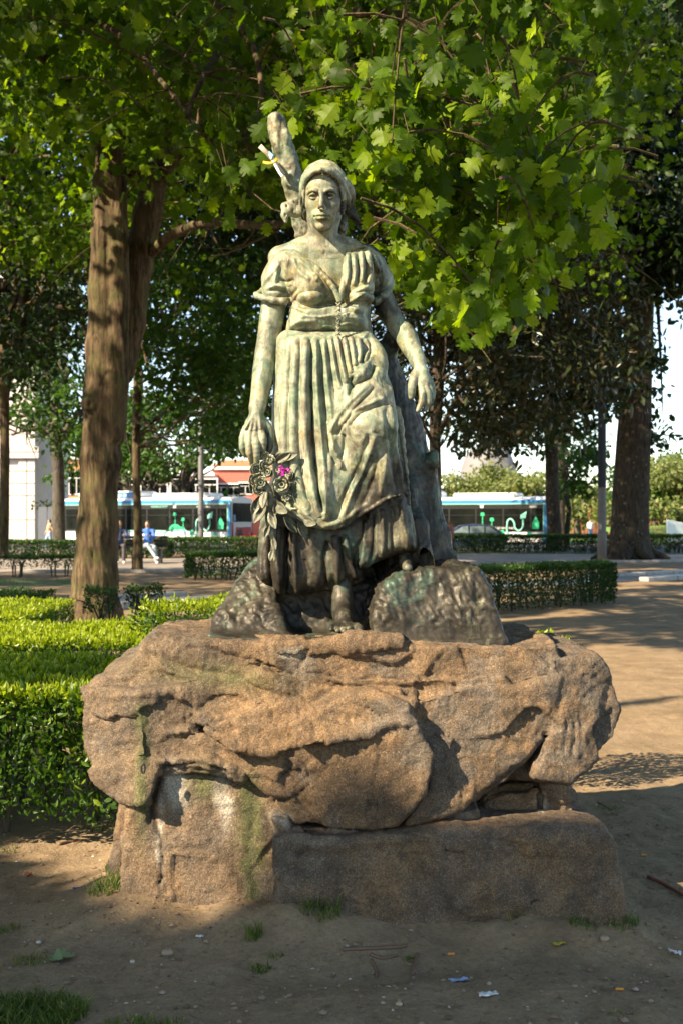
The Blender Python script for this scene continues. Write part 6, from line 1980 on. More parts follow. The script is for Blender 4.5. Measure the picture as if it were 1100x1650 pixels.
# petioles and fine shoots
pt = MB(); pt.fix = False
for i in range(0, len(lp), 2):
    u = RT.normal(0, .04, 3) + [0, 0, .05]
    pt.tube([lp[i] - oloc, lp[i] - oloc + u], .0022, 3, cap=False)
sel = RT.permutation(len(sprays))[:260]
for i in sel:
    c, r = sprays[i]
    if sunlit_gap(c[None])[0]: continue
    d = RT.normal(0, 1, 3); d[2] = abs(d[2]) * .4 + .15; d /= np.linalg.norm(d)
    t = np.linspace(0, 1, 5)[:, None]
    pt.tube(c - oloc + d * t * RT.uniform(.4, .9) + np.array([0, 0, .12]) * np.sin(t * 3), np.linspace(.005, .010, 5), 4)
pt.build('shoot', M_BARK, oak, False)['kind'] = 'stuff'
leaf_obj('foliage', join(parts), M_OAK, oak, smooth=True)
# the rest of its crown: above the frame and further back
cl = []
for _ in range(230):
    c = np.array([RT.uniform(-10.5, 5.5), RT.uniform(8.5, 24), RT.uniform(6.5, 13.5)])
    # keep the inner crown above the picture or well back
    if c[2] < 1.6 + 860 / F * c[1] and c[1] < 14: continue
    cl.append((c, np.array([1.2, 1.2, .8]) * RT.uniform(.7, 1.3)))
for c, r in px_clumps(RT, [(-50, -50), (700, -50), (640, 120), (560, 200), (440, 240), (330, 240), (200, 200), (-50, 160)], 12, 19, 62, .8): cl.append((c, r))
for _ in range(46):  # unseen overhead clumps, added to block the sky
    cl.append((np.array([RT.uniform(-4.5, 5.5), RT.uniform(3.0, 9.0), RT.uniform(6.3, 9.0)]), np.array([1.1, 1.1, .7])))
v, f, a = crown(RT, cl, 150, 0.19, tm[1], gap=True)
leaf_obj('upper_foliage', (v - oloc, f, a), M_OAK, oak, smooth=True)


# ---- generic tree from px trunk points and clumps
def tree(name, label, trunk, rad, clumps, per, lsize, mat, bark, group=None, branches=(), tmpl=None, flare=True, seed=0, gap=True, ntw=14, extra_cl=(), trs=.05, cat='tree', up=.5, clip=None):
    r = np.random.default_rng(seed + 100)
    P = [W(*p) for p in trunk]
    base = P[0].copy(); t = thing(name, label, cat, (base[0], base[1], 0), 0, group); loc = np.array(t.location)
    mb = MB(); mb.fix = False
    rad = list(rad)
    if flare:
        P = [P[0] - [0, 0, .15]] + [P[0] + [0, 0, .15]] + P[1:]; rad = [rad[0] * 1.5, rad[0] * 1.12] + rad[1:]
    C = limbw(mb, P, rad, 14, trs, seed)
    if flare:
        for a in range(6):
            an = a * 1.05 + r.uniform(-.3, .3); R0 = rad[1] * .82
            mb.tube([base + [R0 * .6 * math.cos(an), R0 * .6 * math.sin(an), R0 * .9], base + [R0 * 1.1 * math.cos(an), R0 * 1.1 * math.sin(an), R0 * .28], base + [R0 * 2.0 * math.cos(an), R0 * 2.0 * math.sin(an), -.03]], [R0 * .40, R0 * .30, R0 * .12], 7)
    lm = MB(); lm.fix = False
    tw_from = [C[len(C) // 2:]]
    for pts, rr in branches:
        tw_from.append(limbw(lm, [W(*p) for p in pts], rr, 8, .06, seed + 3))
    for Cc in tw_from: twigs(lm, Cc, r, ntw, (0.8, 2.6), max(.02, rad[-1] * .5), -.1, 1.0, .1)
    # wander from the trunk to some clumps
    cl = list(clumps) + list(extra_cl)
    top = C[-1]
    for c, rr in [cl[i] for i in r.permutation(len(cl))[:22]]:
        s0 = C[r.integers(int(len(C) * .55), len(C))]
        m_ = (s0 + c) / 2 + r.normal(0, .3, 3) + [0, 0, -.3]
        lm.tube(catmull([s0, m_, c], 4), np.linspace(max(.05, rad[-1] * .55), .012, 9), 6)
    for q in (mb, lm): q.V = [np.concatenate(q.V) - loc]
    mb.build('trunk', bark, t, True)
    lm.build('branches', bark, t, True)['kind'] = 'stuff'
    v, f, a = crown(r, cl, per, lsize, tmpl or quad_template(), gap=gap, up=up, clip=clip)
    leaf_obj('crown', (v - loc, f, a), mat, t)
    return t


star = star_template(); quad = quad_template(.34, .12); hexa = small_template(.30, .12, .15)
PC = px_clumps
G_TREES = 'park trees behind the monument'
# dark magnolia-like tree straight behind her raised hand
tree('evergreen_tree', 'dark evergreen tree with brownish foliage right behind the statue', [(702, 932, 30), (702, 800, 30), (700, 700, 30), (706, 610, 30), (704, 520, 30), (700, 430, 30)], [.16, .15, .15, .15, .14, .1],
     PC(RT, [(600, 330), (720, 350), (860, 380), (1000, 420), (1005, 600), (960, 660), (900, 690), (820, 700), (740, 720), (690, 660), (640, 560), (600, 420)], 26, 33, 210, .95, .8), 120, .26, M_BROWN, M_BARKD, G_TREES,
     branches=[([(706, 700, 30), (735, 640, 29.5), (765, 590, 29), (800, 540, 29)], [.07, .06, .05, .03]), ([(700, 720, 30), (670, 660, 30), (640, 600, 30)], [.06, .05, .03])], tmpl=small_template(.17, .05, .12), flare=False, seed=1,
     extra_cl=PC(RT, [(600, 200), (1000, 200), (1000, 420), (600, 400)], 28, 34, 70, 1.1))
# hanging fringe of narrow leaves below it
tree('slender_tree', 'slender dark trunked tree in front of the right bus', [(892, 887, 61), (889, 780, 61), (886, 690, 61), (884, 600, 61), (882, 500, 61)], [.38, .36, .36, .34, .28],
     PC(RT, [(740, 520), (980, 520), (985, 640), (930, 690), (860, 705), (780, 720), (735, 660)], 55, 63, 80, 1.3, .8), 85, .34, M_DARK, M_BARKD, G_TREES, tmpl=hexa, seed=2)
tree('giant_tree', 'massive dark trunk with lichen spots at right beside the lamp post', [(1012, 900, 48), (1013, 850, 48), (1016, 780, 48), (1020, 700, 48), (1024, 600, 48), (1028, 520, 48), (1032, 420, 48), (1040, 320, 48), (1050, 200, 48), (1055, 60, 48)], [.92, .80, .74, .70, .66, .62, .56, .48, .40, .3],
     PC(RT, [(850, 40), (1150, 0), (1150, 380), (1090, 480), (1060, 420), (1000, 470), (960, 500), (900, 440), (860, 300)], 43, 52, 190, 1.5, .8), 66, .36, M_DARK, M_BARKD, G_TREES,
     branches=[([(1040, 350, 48), (1075, 420, 47), (1110, 480, 46)], [.2, .12, .06]), ([(1036, 380, 48), (990, 300, 47), (940, 220, 46)], [.22, .16, .1]), ([(1045, 260, 48), (1085, 200, 47), (1130, 150, 46)], [.2, .14, .1])], tmpl=hexa, seed=3,
     extra_cl=PC(RT, [(1040, 640), (1075, 640), (1070, 720), (1040, 720)], 48, 50, 5, .7) + PC(RT, [(1060, 480), (1110, 400), (1110, 520)], 44, 46, 6, .8) + PC(RT, [(960, 560), (1060, 560), (1050, 640), (960, 640)], 44, 46, 14, .7))
tree('small_tree', 'small leafy tree with thin crooked trunk behind the slender one', [(912, 884, 66), (913, 850, 66), (916, 820, 66), (908, 780, 66), (912, 740, 66)], [.16, .15, .14, .12, .1],
     PC(RT, [(895, 700), (950, 690), (962, 740), (945, 790), (900, 800)], 64, 68, 16, 1.0, .8), 95, .34, M_MAPLE, M_BARKD, G_TREES, tmpl=hexa, seed=4, flare=False, ntw=5)
# left side
tree('thin_tree', 'thin straight tree between the oak and the statue', [(222, 922, 36), (223, 850, 36), (220, 760, 36), (221, 660, 36), (222, 560, 36), (218, 460, 36)], [.15, .14, .13, .13, .12, .08],
     PC(RT, [(215, 440), (330, 400), (440, 420), (430, 560), (420, 640), (390, 700), (330, 720), (270, 690), (225, 640)], 31, 38, 90, .95, .7), 120, .21, M_MAPLE, M_BARK, G_TREES, tmpl=star, seed=5)
tree('grey_tree', 'grey trunked tree behind the hedge with walker passing', [(96, 880, 55), (95, 820, 55), (94, 760, 55), (90, 700, 55), (86, 640, 55), (76, 560, 55), (70, 480, 55)], [.30, .29, .28, .28, .22, .2, .15],
     PC(RT, [(10, 500), (140, 500), (140, 760), (100, 780), (60, 690), (20, 700)], 52, 60, 60, 1.1, .7), 80, .30, M_MAPLE, M_BARKG, G_TREES,
     branches=[([(98, 710, 55), (115, 680, 55), (140, 655, 55)], [.14, .12, .08]), ([(92, 700, 55), (60, 690, 55), (20, 700, 55)], [.1, .08, .05]), ([(90, 690, 55), (60, 672, 55), (10, 668, 55)], [.08, .06, .04])], tmpl=hexa, seed=6)
tree('forked_tree', 'dark many limbed tree filling the far left of the view', [(6, 896, 30), (8, 780, 30), (8, 660, 30), (6, 610, 30), (14, 560, 30), (26, 500, 30), (42, 440, 29.5), (38, 400, 29.5)], [.13, .13, .13, .22, .30, .27, .24, .2],
     PC(RT, [(-80, 0), (160, 60), (150, 420), (140, 560), (60, 640), (-80, 560)], 26, 36, 180, 1.0, .7), 105, .20, M_DARK, M_BARK, G_TREES,
     branches=[([(44, 440, 29.5), (70, 400, 29), (90, 360, 29), (100, 315, 29), (104, 280, 29)], [.13, .11, .10, .08, .05]), ([(38, 410, 29.5), (22, 350, 29), (20, 300, 29), (14, 240, 29)], [.14, .12, .10, .06]), ([(60, 440, 29.5), (90, 412, 29), (145, 378, 29), (160, 365, 29)], [.10, .08, .06, .05]),
               ([(20, 545, 30), (50, 500, 29.5), (80, 455, 29), (110, 435, 29), (145, 418, 29)], [.16, .14, .12, .10, .08]), ([(-20, 400, 30), (10, 260, 29), (60, 200, 29), (110, 170, 28)], [.1, .08, .06, .04]), ([(10, 400, 30), (2, 330, 30), (-10, 260, 30)], [.12, .1, .08]), ([(70, 370, 29), (58, 300, 29), (48, 230, 29), (60, 190, 29)], [.07, .06, .04, .03])], tmpl=hexa, seed=7, flare=False, ntw=8)
for i, (x0, Y, pts, lab, pl) in enumerate((
    (250, 80, [(250, 884), (247, 800), (240, 750), (236, 700)], 'pale multi stem tree behind the left bus', [(195, 640), (290, 640), (300, 760), (200, 770)]),
    (205, 84, [(214, 884), (208, 800), (196, 760), (186, 730)], 'leaning tree beside the oak behind the left bus', [(180, 640), (230, 640), (230, 740), (185, 750)]),
    (298, 78, [(296, 884), (297, 800), (300, 760), (312, 735)], 'small dark tree by the thin street lamp', [(260, 650), (400, 640), (400, 730), (330, 745), (270, 730)]))):
    tree('street_tree', lab, [(p[0], p[1], Y) for p in pts], [.35, .3, .25, .2], PC(RT, pl, Y - 4, Y + 4, 26, 1.6, .7), 42, .42, M_MAPLE, M_BARKG, 'street trees beyond the road', tmpl=hexa, seed=10 + i, ntw=8,
         branches=[([(pts[1][0], pts[1][1], Y), (pts[1][0] - 22, 770, Y), (pts[1][0] - 36, 735, Y)], [.16, .12, .08]), ([(pts[1][0], pts[1][1], Y), (pts[1][0] + 18, 765, Y), (pts[1][0] + 34, 730, Y)], [.16, .12, .08])])
DEEP = [(np.array([RT.uniform(-7, 5), RT.uniform(25, 44), RT.uniform(9, 15)]), np.array([1.6, 1.6, 1.1])) for _ in range(130)]
# background wall of crowns, each tree its own
for i, (px_, Y, r_, lab, pl, n, mt, ls_) in enumerate((
    (350, 44, .3, 'mid green tree in the deep background left of her head', [(150, 120), (430, 160), (440, 520), (400, 640), (300, 600), (160, 560)], 150, M_DARK, .27),
    (520, 50, .35, 'dark tree filling the background behind her head', [(400, 60), (660, 60), (660, 560), (600, 620), (560, 600), (430, 640), (400, 400)], 170, M_DARK, .3),
    (780, 52, .35, 'dark tree in the deep background right of her head', [(600, -20), (920, -20), (930, 420), (800, 500), (640, 420)], 170, M_DARK, .3),
    (148, 60, .3, 'background tree at the upper left edge', [(-80, -60), (240, -60), (200, 420), (90, 520), (-80, 520)], 120, M_DARK, .36),
    (156, 66, .3, 'tall background tree at the top left behind the oak boughs', [(150, -60), (520, -60), (500, 260), (200, 300)], 110, M_DARK, .40),
    (900, 70, .35, 'tall background tree at the top right', [(700, -60), (1130, -60), (1130, 120), (960, 300), (760, 260)], 100, M_MAPLE, .42),
    (400, 62, .3, 'broad tree in front of the red house left of the statue', [(330, 560), (420, 560), (425, 680), (380, 715), (330, 700)], 34, M_DARK, .34))):
    tree('background_tree', lab, [(px_, 888, Y), (px_ + 3, 700, Y), (px_ - 2, 500, Y)] if i in (1,) else [(px_, 888 - 0, Y), (px_, 840, Y)] if i == 6 else [(px_, 888, Y), (px_ + 3, 600, Y), (px_ - 2, 420, Y)],
         [r_, r_ * .9, r_ * .7] if i != 6 else [.2, .15], PC(RT, pl, Y - 5, Y + 5, int(n * .8), 1.7 if Y > 48 else 1.4, .75), 44 if Y > 48 else 60, ls_, mt, M_BARKD, 'background trees behind the monument', tmpl=quad, seed=30 + i, ntw=6, flare=False) if i not in (0, 1, 2, 6) else \
    tree('background_tree', lab, [(px_, 700, Y), (px_ + 3, 560, Y), (px_ - 2, 420, Y)] if False else [({0: 150, 1: 560, 2: 655, 6: 470}[i], 890, Y), ({0: 150, 1: 560, 2: 655, 6: 470}[i], 700, Y), (px_, 420 if i != 6 else 640, Y)],
         [.16, .15, .12], PC(RT, pl, Y - 5, Y + 5, int(n * .85), 1.5, .75), 50, ls_, mt, M_BARKD, 'background trees behind the monument', tmpl=quad, seed=30 + i, ntw=6, flare=False, extra_cl=DEEP if i == 1 else ())

# ---- tall trees left of and behind the camera: their shade lies over the dirt, with the sun coming through the gaps
SHT = []
def shade_tree(x, y, h, r, label, seed):
    rr = np.random.default_rng(seed)
    uu = np.dot(np.array([x, y, 0]) - O_, EU)         # a trunk must not stand in the sun's way to the statue
    if -2.5 < uu < 1.9:
        k = (1.9 - uu) if uu > -.3 else (-2.5 - uu); x += EU[0] * k; y += EU[1] * k
    t = thing('shade_tree', label, 'tree', (x, y, 0), 0, 'park trees around the camera')
    loc = np.array([x, y, 0.0]); mb = MB(); mb.fix = False
    C = limbw(mb, [[0, 0, -.1], [0.05, 0, h * .25], [-.1, .1, h * .5], [0, 0, h * .85]], [.38, .30, .24, .08], 12, .05, seed)
    mb.build('trunk', M_BARK, t, True)
    lb = MB(); lb.fix = False; cl = []
    for _ in range(int(26 * (r / 4) ** 2)):
        d = rr.normal(0, 1, 3); d /= np.linalg.norm(d)
        c = np.array([d[0] * r * .8, d[1] * r * .8, h * .62 + d[2] * h * .30]) * np.array([1, 1, 1.0])
        if rr.uniform() < .35:
            s0 = C[rr.integers(len(C) // 3, len(C))]
            if not sunlit_gap(np.stack([c + loc, (c + s0) / 2 + loc, c * .75 + s0 * .25 + loc])).any():
                lb.tube([s0, (s0 + c) / 2 + [0, 0, -.2], c], [.07, .045, .02], 6)
    if lb.n: lb.build('branches', M_BARK, t, True)['kind'] = 'stuff'
    SHT.append((t, loc))


for i, (x, y, h, r, lb) in enumerate(((-9.5, -1.5, 14, 4.2, 'shade tree left behind the camera over the gravel'), (-14, 5, 15, 4.5, 'tall shade tree far to the left of the statue'), (-7.5, -8, 13, 4.2, 'shade tree behind the camera'),
                                      (-16, -4, 17, 5, 'broad shade tree further left behind the camera'), (-15, 13, 15, 4.5, 'shade tree left of the hedges out of view'), (-2.5, -7.5, 12, 4.2, 'shade tree straight behind the camera'), (-21, 8, 18, 5.5, 'large shade tree well left of the hedges'),
                                      (3.5, -5.5, 11, 4, 'shade tree behind the camera to the right'), (-20, 20, 17, 5, 'shade tree left of the far path'), (-24, -1, 19, 5, 'outermost shade tree to the left'), (-26, 27, 18, 5.5, 'shade tree beyond the left hedges'), (-6.0, -3.0, 9.0, 3.0, 'lower shade tree near the camera on the left'))):
    shade_tree(x, y, h, r, lb, 60 + i)

# high canopy further back, added for its shade and hung on the background trees
nh = 1500
u = RT.uniform(-37, 0, nh); v = RT.uniform(13, 31, nh); z = RT.uniform(11, 19, nh)
s_ = (z - 2 - v * EV[2]) / S_[2]
Ph = O_ + u[:, None] * EU + v[:, None] * EV + s_[:, None] * S_
ok = (Ph[:, 1] > 22) | (np.abs(Ph[:, 0]) > .45 * np.maximum(Ph[:, 1], 0) + 2)
pyh = 840 - (Ph[:, 2] - 1.6) / np.maximum(Ph[:, 1], 1) * F; pxh = 550 + Ph[:, 0] / np.maximum(Ph[:, 1], 1) * F
inn = (Ph[:, 1] > 0) & (pxh > -60) & (pxh < 1160)
ok &= ~(inn & (pyh > 330)) & ~(inn & (pyh > 60) & (pxh > 960)) & ~(inn & (pyh > 150) & (pxh < 160))
Ph = Ph[ok]
backs = [o for o in bpy.data.objects if o.get('group') == 'background trees behind the monument']
nb = np.argmin(np.stack([np.hypot(Ph[:, 0] - o.location.x, Ph[:, 1] - o.location.y) for o in backs]), 0)
for i, o in enumerate(backs):
    m = Ph[nb == i]
    if len(m):
        vv, ff, aa = crown(RT, [(c, np.array([1.4, 1.4, 1.0]) * RT.uniform(.7, 1.2)) for c in m], 38, .36, quad_template(.38, .12), gap=True, shell=.1)
        leaf_obj('crown', (vv - np.array(o.location), ff, aa), M_DARK, o)
# their crowns, shaped for shade: clumps across the sun's rays, hung on nearest trunks
rr = np.random.default_rng(99); n = 2600
u = rr.uniform(-31, 8, n); v = rr.uniform(-5, 14, n); z = rr.uniform(4.5, 17, n)
u[:260] = rr.uniform(-3, 4, 260); v[:260] = rr.uniform(-3.6, -1.4, 260)
s_ = (z - 2 - v * EV[2]) / S_[2]
Pc = O_ + u[:, None] * EU + v[:, None] * EV + s_[:, None] * S_
kk = (s_ > 3) & ~((Pc[:, 1] > -2.5) & (np.abs(Pc[:, 0]) < 0.42 * Pc[:, 1] + 2.5) & (Pc[:, 2] < 3.2 + .5 * Pc[:, 1] + 1.5))
Pc = Pc[kk]
near_ = np.argmin(np.stack([np.hypot(Pc[:, 0] - l[0], Pc[:, 1] - l[1]) for _, l in SHT]), 0)
for i, (t, loc) in enumerate(SHT):
    m = Pc[near_ == i]
    if len(m) == 0: continue
    vv, ff, aa = crown(rr, [(c, np.array([1.15, 1.15, .9]) * rr.uniform(.7, 1.2)) for c in m], 42, .30, quad_template(.38, .12), gap=True, shell=.1)
    leaf_obj('crown', (vv - loc, ff, aa), M_MAPLE, t)
# ================================================================== BACKGROUND
FX = np.random.default_rng(77)
GLASS = NT('dark_glass'); GLASS.base(GLASS.ramp(GLASS.noise(GLASS.coord(), 1.2, 4, .6, .6), [(0.35, (0.003, 0.004, 0.004)), (0.65, (0.010, 0.013, 0.011))])).set(rough=0.2, spec=0.08); GLASS = GLASS.m


def text_mesh(s, size, mat, ext=0.004, align='LEFT'):
    cu = bpy.data.curves.new('text', 'FONT'); cu.body = s; cu.size = size; cu.extrude = ext; cu.align_x = align
    cu.resolution_u = 2
    o = bpy.data.objects.new('text', cu); COL.objects.link(o)
    dg = bpy.context.evaluated_depsgraph_get(); me = bpy.data.meshes.new_from_object(o.evaluated_get(dg))
    bpy.data.objects.remove(o); me.materials.clear(); me.materials.append(mat); return me


def lettering(parent, s, x, y, z, size, mat, align='LEFT', rot=(90, 0, 0)):
    o = link('lettering', text_mesh(s, size, mat, align=align), parent, (x, y, z))
    o.rotation_euler = tuple(math.radians(a) for a in rot); return o


WHITEP = pm('white_paint', (0.78, 0.78, 0.78), rough=0.35, var=.05)
GREENP = pm('green_paint', (0.03, 0.50, 0.22), rough=.4, var=.05)
MINT = pm('mint_paint', (0.30, 0.75, 0.62), rough=.4, var=.05)
BLUEP = pm('blue_paint', (0.03, 0.22, 0.52), rough=.3, var=.05)
REDP = pm('red_paint', (0.55, 0.03, 0.04), rough=.4, var=.1)
BLACKP = pm('black_trim', (0.009, 0.009, 0.009), rough=.3, var=.1)
RUBBER = pm('rubber', (0.025, 0.025, 0.025), rough=.8)
GREYM = pm('grey_metal', (0.23, 0.24, 0.26), rough=.5, metal=.3)


def flat_tube(pts, r, y, n=6):
    mb = MB(); P = catmull([(p[0], y, p[1]) for p in pts], 5); mb.tube(P, r, n); return mb


def wheel_mesh(parent, x, y, z, r, w):
    Rx = Matrix.Rotation(math.radians(90), 4, 'X')
    wh = link('wheel', MB().lathe([(0.05, w / 2), (r * .55, w / 2), (r * .62, w * .35)], 20, M=Rx).mesh('rim', GREYM), parent, (x, y, z))
    ty = link('tyre', MB().lathe([(r * .6, w / 2), (r * .9, w / 2), (r, w * .3), (r, -w * .3), (r * .9, -w / 2), (r * .6, -w / 2)], 20, M=Rx).mesh('tyre', RUBBER, True), wh)


def make_bus(label, loc, rz, variant):
    """12 m city bus: local x along the side (rear at +x), visible side faces -y"""
    b = thing('city_bus', label, 'bus', loc, rz, 'city buses on the road')
    L, Wd, Ht = 12.0, 2.55, 3.0
    # shell from a rounded section
    mb = MB(); sec = [(-1.0, .32), (-1.275, .40), (-1.275, 2.45), (-1.24, 2.78), (-1.12, 2.93), (-.6, 3.0), (.6, 3.0), (1.12, 2.93), (1.24, 2.78), (1.275, 2.45), (1.275, .40), (1.0, .32)]
    xs = [0, .12, L - .16, L]; ins = [.90, 1, 1, .93]
    V = []; n = len(sec)
    for x, k in zip(xs, ins): V += [[x, y * k, .32 + (z - .32) * (1 - (1 - k) * .3)] for y, z in sec]
    F4 = [[i * n + j, i * n + (j + 1) % n, (i + 1) * n + (j + 1) % n, (i + 1) * n + j] for i in range(3) for j in range(n)]
    mb.add(V, F4, [[0, j, j + 1] for j in range(1, n - 1)] + [[3 * n, 3 * n + j + 1, 3 * n + j] for j in range(1, n - 1)])
    mb.build('body', WHITEP, b)
    # black glazed band and blue eaves line
    MB().rbox(.15, L - .10, -1.300, -1.27, .98, 2.52, .01).build('side_band', BLACKP, b)
    MB().rbox(.10, L - .02, -1.315, -1.24, 2.62, 2.80, .02).build('eaves_stripe', BLUEP, b)
    MB().rbox(.10, L - .02, -1.318, -1.27, 2.555, 2.60, .008).build('mint_line', MINT, b)
    MB().rbox(L - .20, L - .155, -1.318, -1.27, .45, 2.555, .008).build('mint_line', MINT, b)
    MB().rbox(L - .14, L + .01, -1.31, -1.24, .42, 2.64, .02).build('corner_post', BLUEP, b)
    for k, (a, c) in enumerate(((.35, 1.75), (1.85, 3.25), (3.35, 4.75), (4.85, 6.25), (6.35, 7.85), (7.95, 9.45), (9.55, 11.05), (11.15, 11.75))):
        w = MB().rbox(a, c, -1.308, -1.29, 1.10, 2.30, .006).build('window', GLASS, b)
        MB().rbox(a + .03, c - .03, -1.318, -1.305, 1.92, 1.95, .003).build('window_bar', BLACKP, w)
    # roof pods
    MB().rbox(1.0, 5.5, -1.0, 1.0, 2.96, 3.38, .12).build('roof_pod', WHITEP, b)
    MB().rbox(6.4, 10.2, -.95, .95, 2.96, 3.22, .10).build('roof_pod', WHITEP, b)
    for x in (2.6, 8.6):
        MB().rbox(x - .75, x + .75, -1.322, -1.28, .40, 1.02, .05).build('wheel_arch', WHITEP, b)
        wheel_mesh(b, x, -1.17, .48, .48, .3)
        for a in range(2):
            flat_tube([(x - .85, .40), (x - .62, .95), (x, 1.08), (x + .62, .95), (x + .85, .40)], .035, -1.335).build('arch_line', MINT, b, True); break
    MB().rbox(.3, 1.6, -1.31, -1.28, .42, .94, .01).build('skirt_panel', WHITEP, b)
    MB().rbox(3.6, 7.5, -1.31, -1.28, .42, .94, .01).build('skirt_panel', WHITEP, b)
    # livery: plug and cable, bushes
    pl = flat_tube([(9.75, .55), (9.75, 1.5), (9.95, 1.72), (10.15, 1.5), (10.2, 1.2), (10.45, 1.05), (10.65, 1.3), (10.65, 1.7)], .045, -1.335).build('plug_cable', MINT, b, True)
    MB().prism([(10.50, 1.72), (10.80, 1.78), (10.86, 2.15), (10.70, 2.05), (10.52, 1.95)], -1.34, -1.315).build('plug', MINT, b)
    MB().prism([(11.2, 1.15), (11.55, 1.15), (11.58, 1.5), (11.38, 1.85), (11.18, 1.5)], -1.335, -1.315).build('painted_leaf', GREENP, b)
    for x, s_ in ((8.3, .42), (8.75, .25)):
        MB().prism([(x + s_ * math.cos(a), 1.08 + s_ * .8 * math.sin(a)) for a in np.linspace(0, math.pi, 9)], -1.335, -1.315).build('painted_bush', GREENP, b)
    for x, z0, z1 in ((8.3, 1.4, 1.9), (8.85, 1.25, 1.6), (9.45, .5, .9), (11.0, .5, .8)):
        MB().box(x - .02, x + .02, -1.33, -1.315, z0, z1).prism([(x - .12, z1), (x + .12, z1), (x + .09, z1 + .18), (x - .09, z1 + .18)], -1.335, -1.318).build('painted_flower', GREENP, b)
    flat_tube([(4.0, 1.02), (7.4, 1.02), (7.5, .9), (7.5, .45)], .03, -1.33).build('mint_line', MINT, b, True)
    # rear end
    MB().rbox(L - .01, L + .035, -1.05, 1.05, 1.55, 2.62, .01).build('rear_window', GLASS, b)
    MB().rbox(L - .01, L + .03, -1.12, 1.12, .95, 1.50, .01).build('rear_panel', WHITEP, b)
    MB().rbox(L - .01, L + .045, -.75, .95, .62, 1.25, .01).build('rear_poster', REDP, b)
    MB().rbox(L + .03, L + .055, -.65, -.1, .75, 1.12, .01).build('poster_picture', pm('poster_dark', (0.08, .06, .06)), b)
    for y in (-1.12, 1.02):
        MB().rbox(L - .01, L + .05, y, y + .10, .7, 1.5, .01).build('tail_light', REDP, b)
    MB().rbox(L - .02, L + .06, -1.2, 1.2, .34, .52, .03).build('bumper', GREYM if variant else WHITEP, b)
    if variant == 0:
        MB().rbox(L + .03, L + .045, -1.02, -.8, 1.6, 1.95, .005).build('sticker', pm('sky_sticker', (.25, .45, .75)), b)
        MB().rbox(1.9, 5.2, -1.04, -.99, 3.0, 3.30, .01).build('roof_advert', BLUEP, b)
        lettering(b, 'Energia', 2.2, -1.045, 3.06, .26, WHITEP); lettering(b, 'energia do', 3.55, -1.045, 3.06, .26, WHITEP)
        lettering(b, 'MOBILIDADE', 2.5, -1.305, 2.37, .17, MINT)
        lettering(b, 'WWW.STCP.PT', 6.6, -1.305, 2.37, .17, MINT)
        lettering(b, 'GÁS NATURAL', 9.75, -1.305, 2.37, .14, WHITEP)
    else:
        lettering(b, 'WWW.STCP.PT', 4.3, -1.305, 2.35, .20, WHITEP)
        lettering(b, 'GÁS NATURAL', 8.0 + 1.0, -1.322, 1.14, .17, WHITEP)
        lettering(b, '3332', 11.0, -1.322, 2.36, .22, WHITEP)
    MB().prism([(8.15, 2.36), (8.35, 2.36), (8.32, 2.44), (8.38, 2.52), (8.12, 2.52), (8.18, 2.44)], -1.318, -1.29).build('emblem', WHITEP, b)
    return b


def place_bus(label, px_rear, Y, rz, variant):
    c = W(px_rear, 840, Y); M = Matrix.Rotation(rz, 3, 'Z'); q = M @ Vector((12.0, -1.275, 0))
    return make_bus(label, (c[0] - q[0], c[1] - q[1], 0.02), rz, variant)


place_bus('blue and white city bus at left with plug artwork and lettering, rear at right', 372, 64, math.radians(-26), 0)
place_bus('city bus numbered 3332 at right behind the dark car', 880, 64, math.radians(-22), 1)

# ---- dark car
car = thing('parked_car', 'dark blue hatchback passing in front of the right bus', 'car', (W(752, 840, 61)[0], 61.3, 0.02))
CP = pm('car_blue', (0.035, 0.05, 0.10), rough=.25, var=.05)
def loft(sections, mat, name, parent, smooth=False):
    """sections: list of (x, [(y,z)...])"""
    n = len(sections[0][1]); V = []
    for x, s_ in sections: V += [[x, y, z] for y, z in s_]
    F4 = [[i * n + j, i * n + (j + 1) % n, (i + 1) * n + (j + 1) % n, (i + 1) * n + j] for i in range(len(sections) - 1) for j in range(n)]
    m = (len(sections) - 1) * n
    return MB().add(V, F4, [[0, j, j + 1] for j in range(1, n - 1)] + [[m, m + j + 1, m + j] for j in range(1, n - 1)]).build(name, mat, parent, smooth)
def csec(w, z0, z1): return [(-w, z0), (-w * 1.02, (z0 + z1) / 2), (-w * .93, z1), (w * .93, z1), (w * 1.02, (z0 + z1) / 2), (w, z0)]
loft([(-2.15, csec(.70, .35, .62)), (-2.0, csec(.82, .25, .78)), (-1.0, csec(.86, .22, .92)), (0, csec(.87, .22, .95)), (1.3, csec(.86, .22, .97)), (1.9, csec(.83, .25, .95)), (2.08, csec(.76, .35, .80))], CP, 'body', car)
loft([(-1.15, csec(.78, .90, .93)), (-.35, csec(.70, .90, 1.38)), (.4, csec(.69, .90, 1.45)), (1.1, csec(.68, .90, 1.40)), (1.85, csec(.72, .90, .96))], CP, 'cabin', car)
for a, c_, d, e in ((-.85, -.38, .02, -.30), (.08, .08, .85, .85), (.92, .92, 1.55, 1.12)):
    MB().prism([(a, .97), (c_ if c_ != -.38 else -.32, 1.30), (e if e != -.30 else -.02, 1.33), (d, .97)], -.80, -.735).build('side_window', pm('tinted_glass', (.16, .22, .24), rough=.1), car)
MB().add([[1.86, -.62, .99], [1.86, .62, .99], [1.18, .58, 1.39], [1.18, -.58, 1.39], [1.88, -.62, 1.01], [1.88, .62, 1.01], [1.20, .58, 1.41], [1.20, -.58, 1.41]], [[0, 1, 2, 3], [4, 5, 6, 7], [0, 1, 5, 4], [1, 2, 6, 5], [2, 3, 7, 6], [3, 0, 4, 7]]).build('rear_window', pm('tinted_glass', (.16, .22, .24)), car)
for y in (-.80, .50): MB().rbox(1.92, 2.08, y, y + .30, .66, .90, .02).build('tail_light', REDP, car)
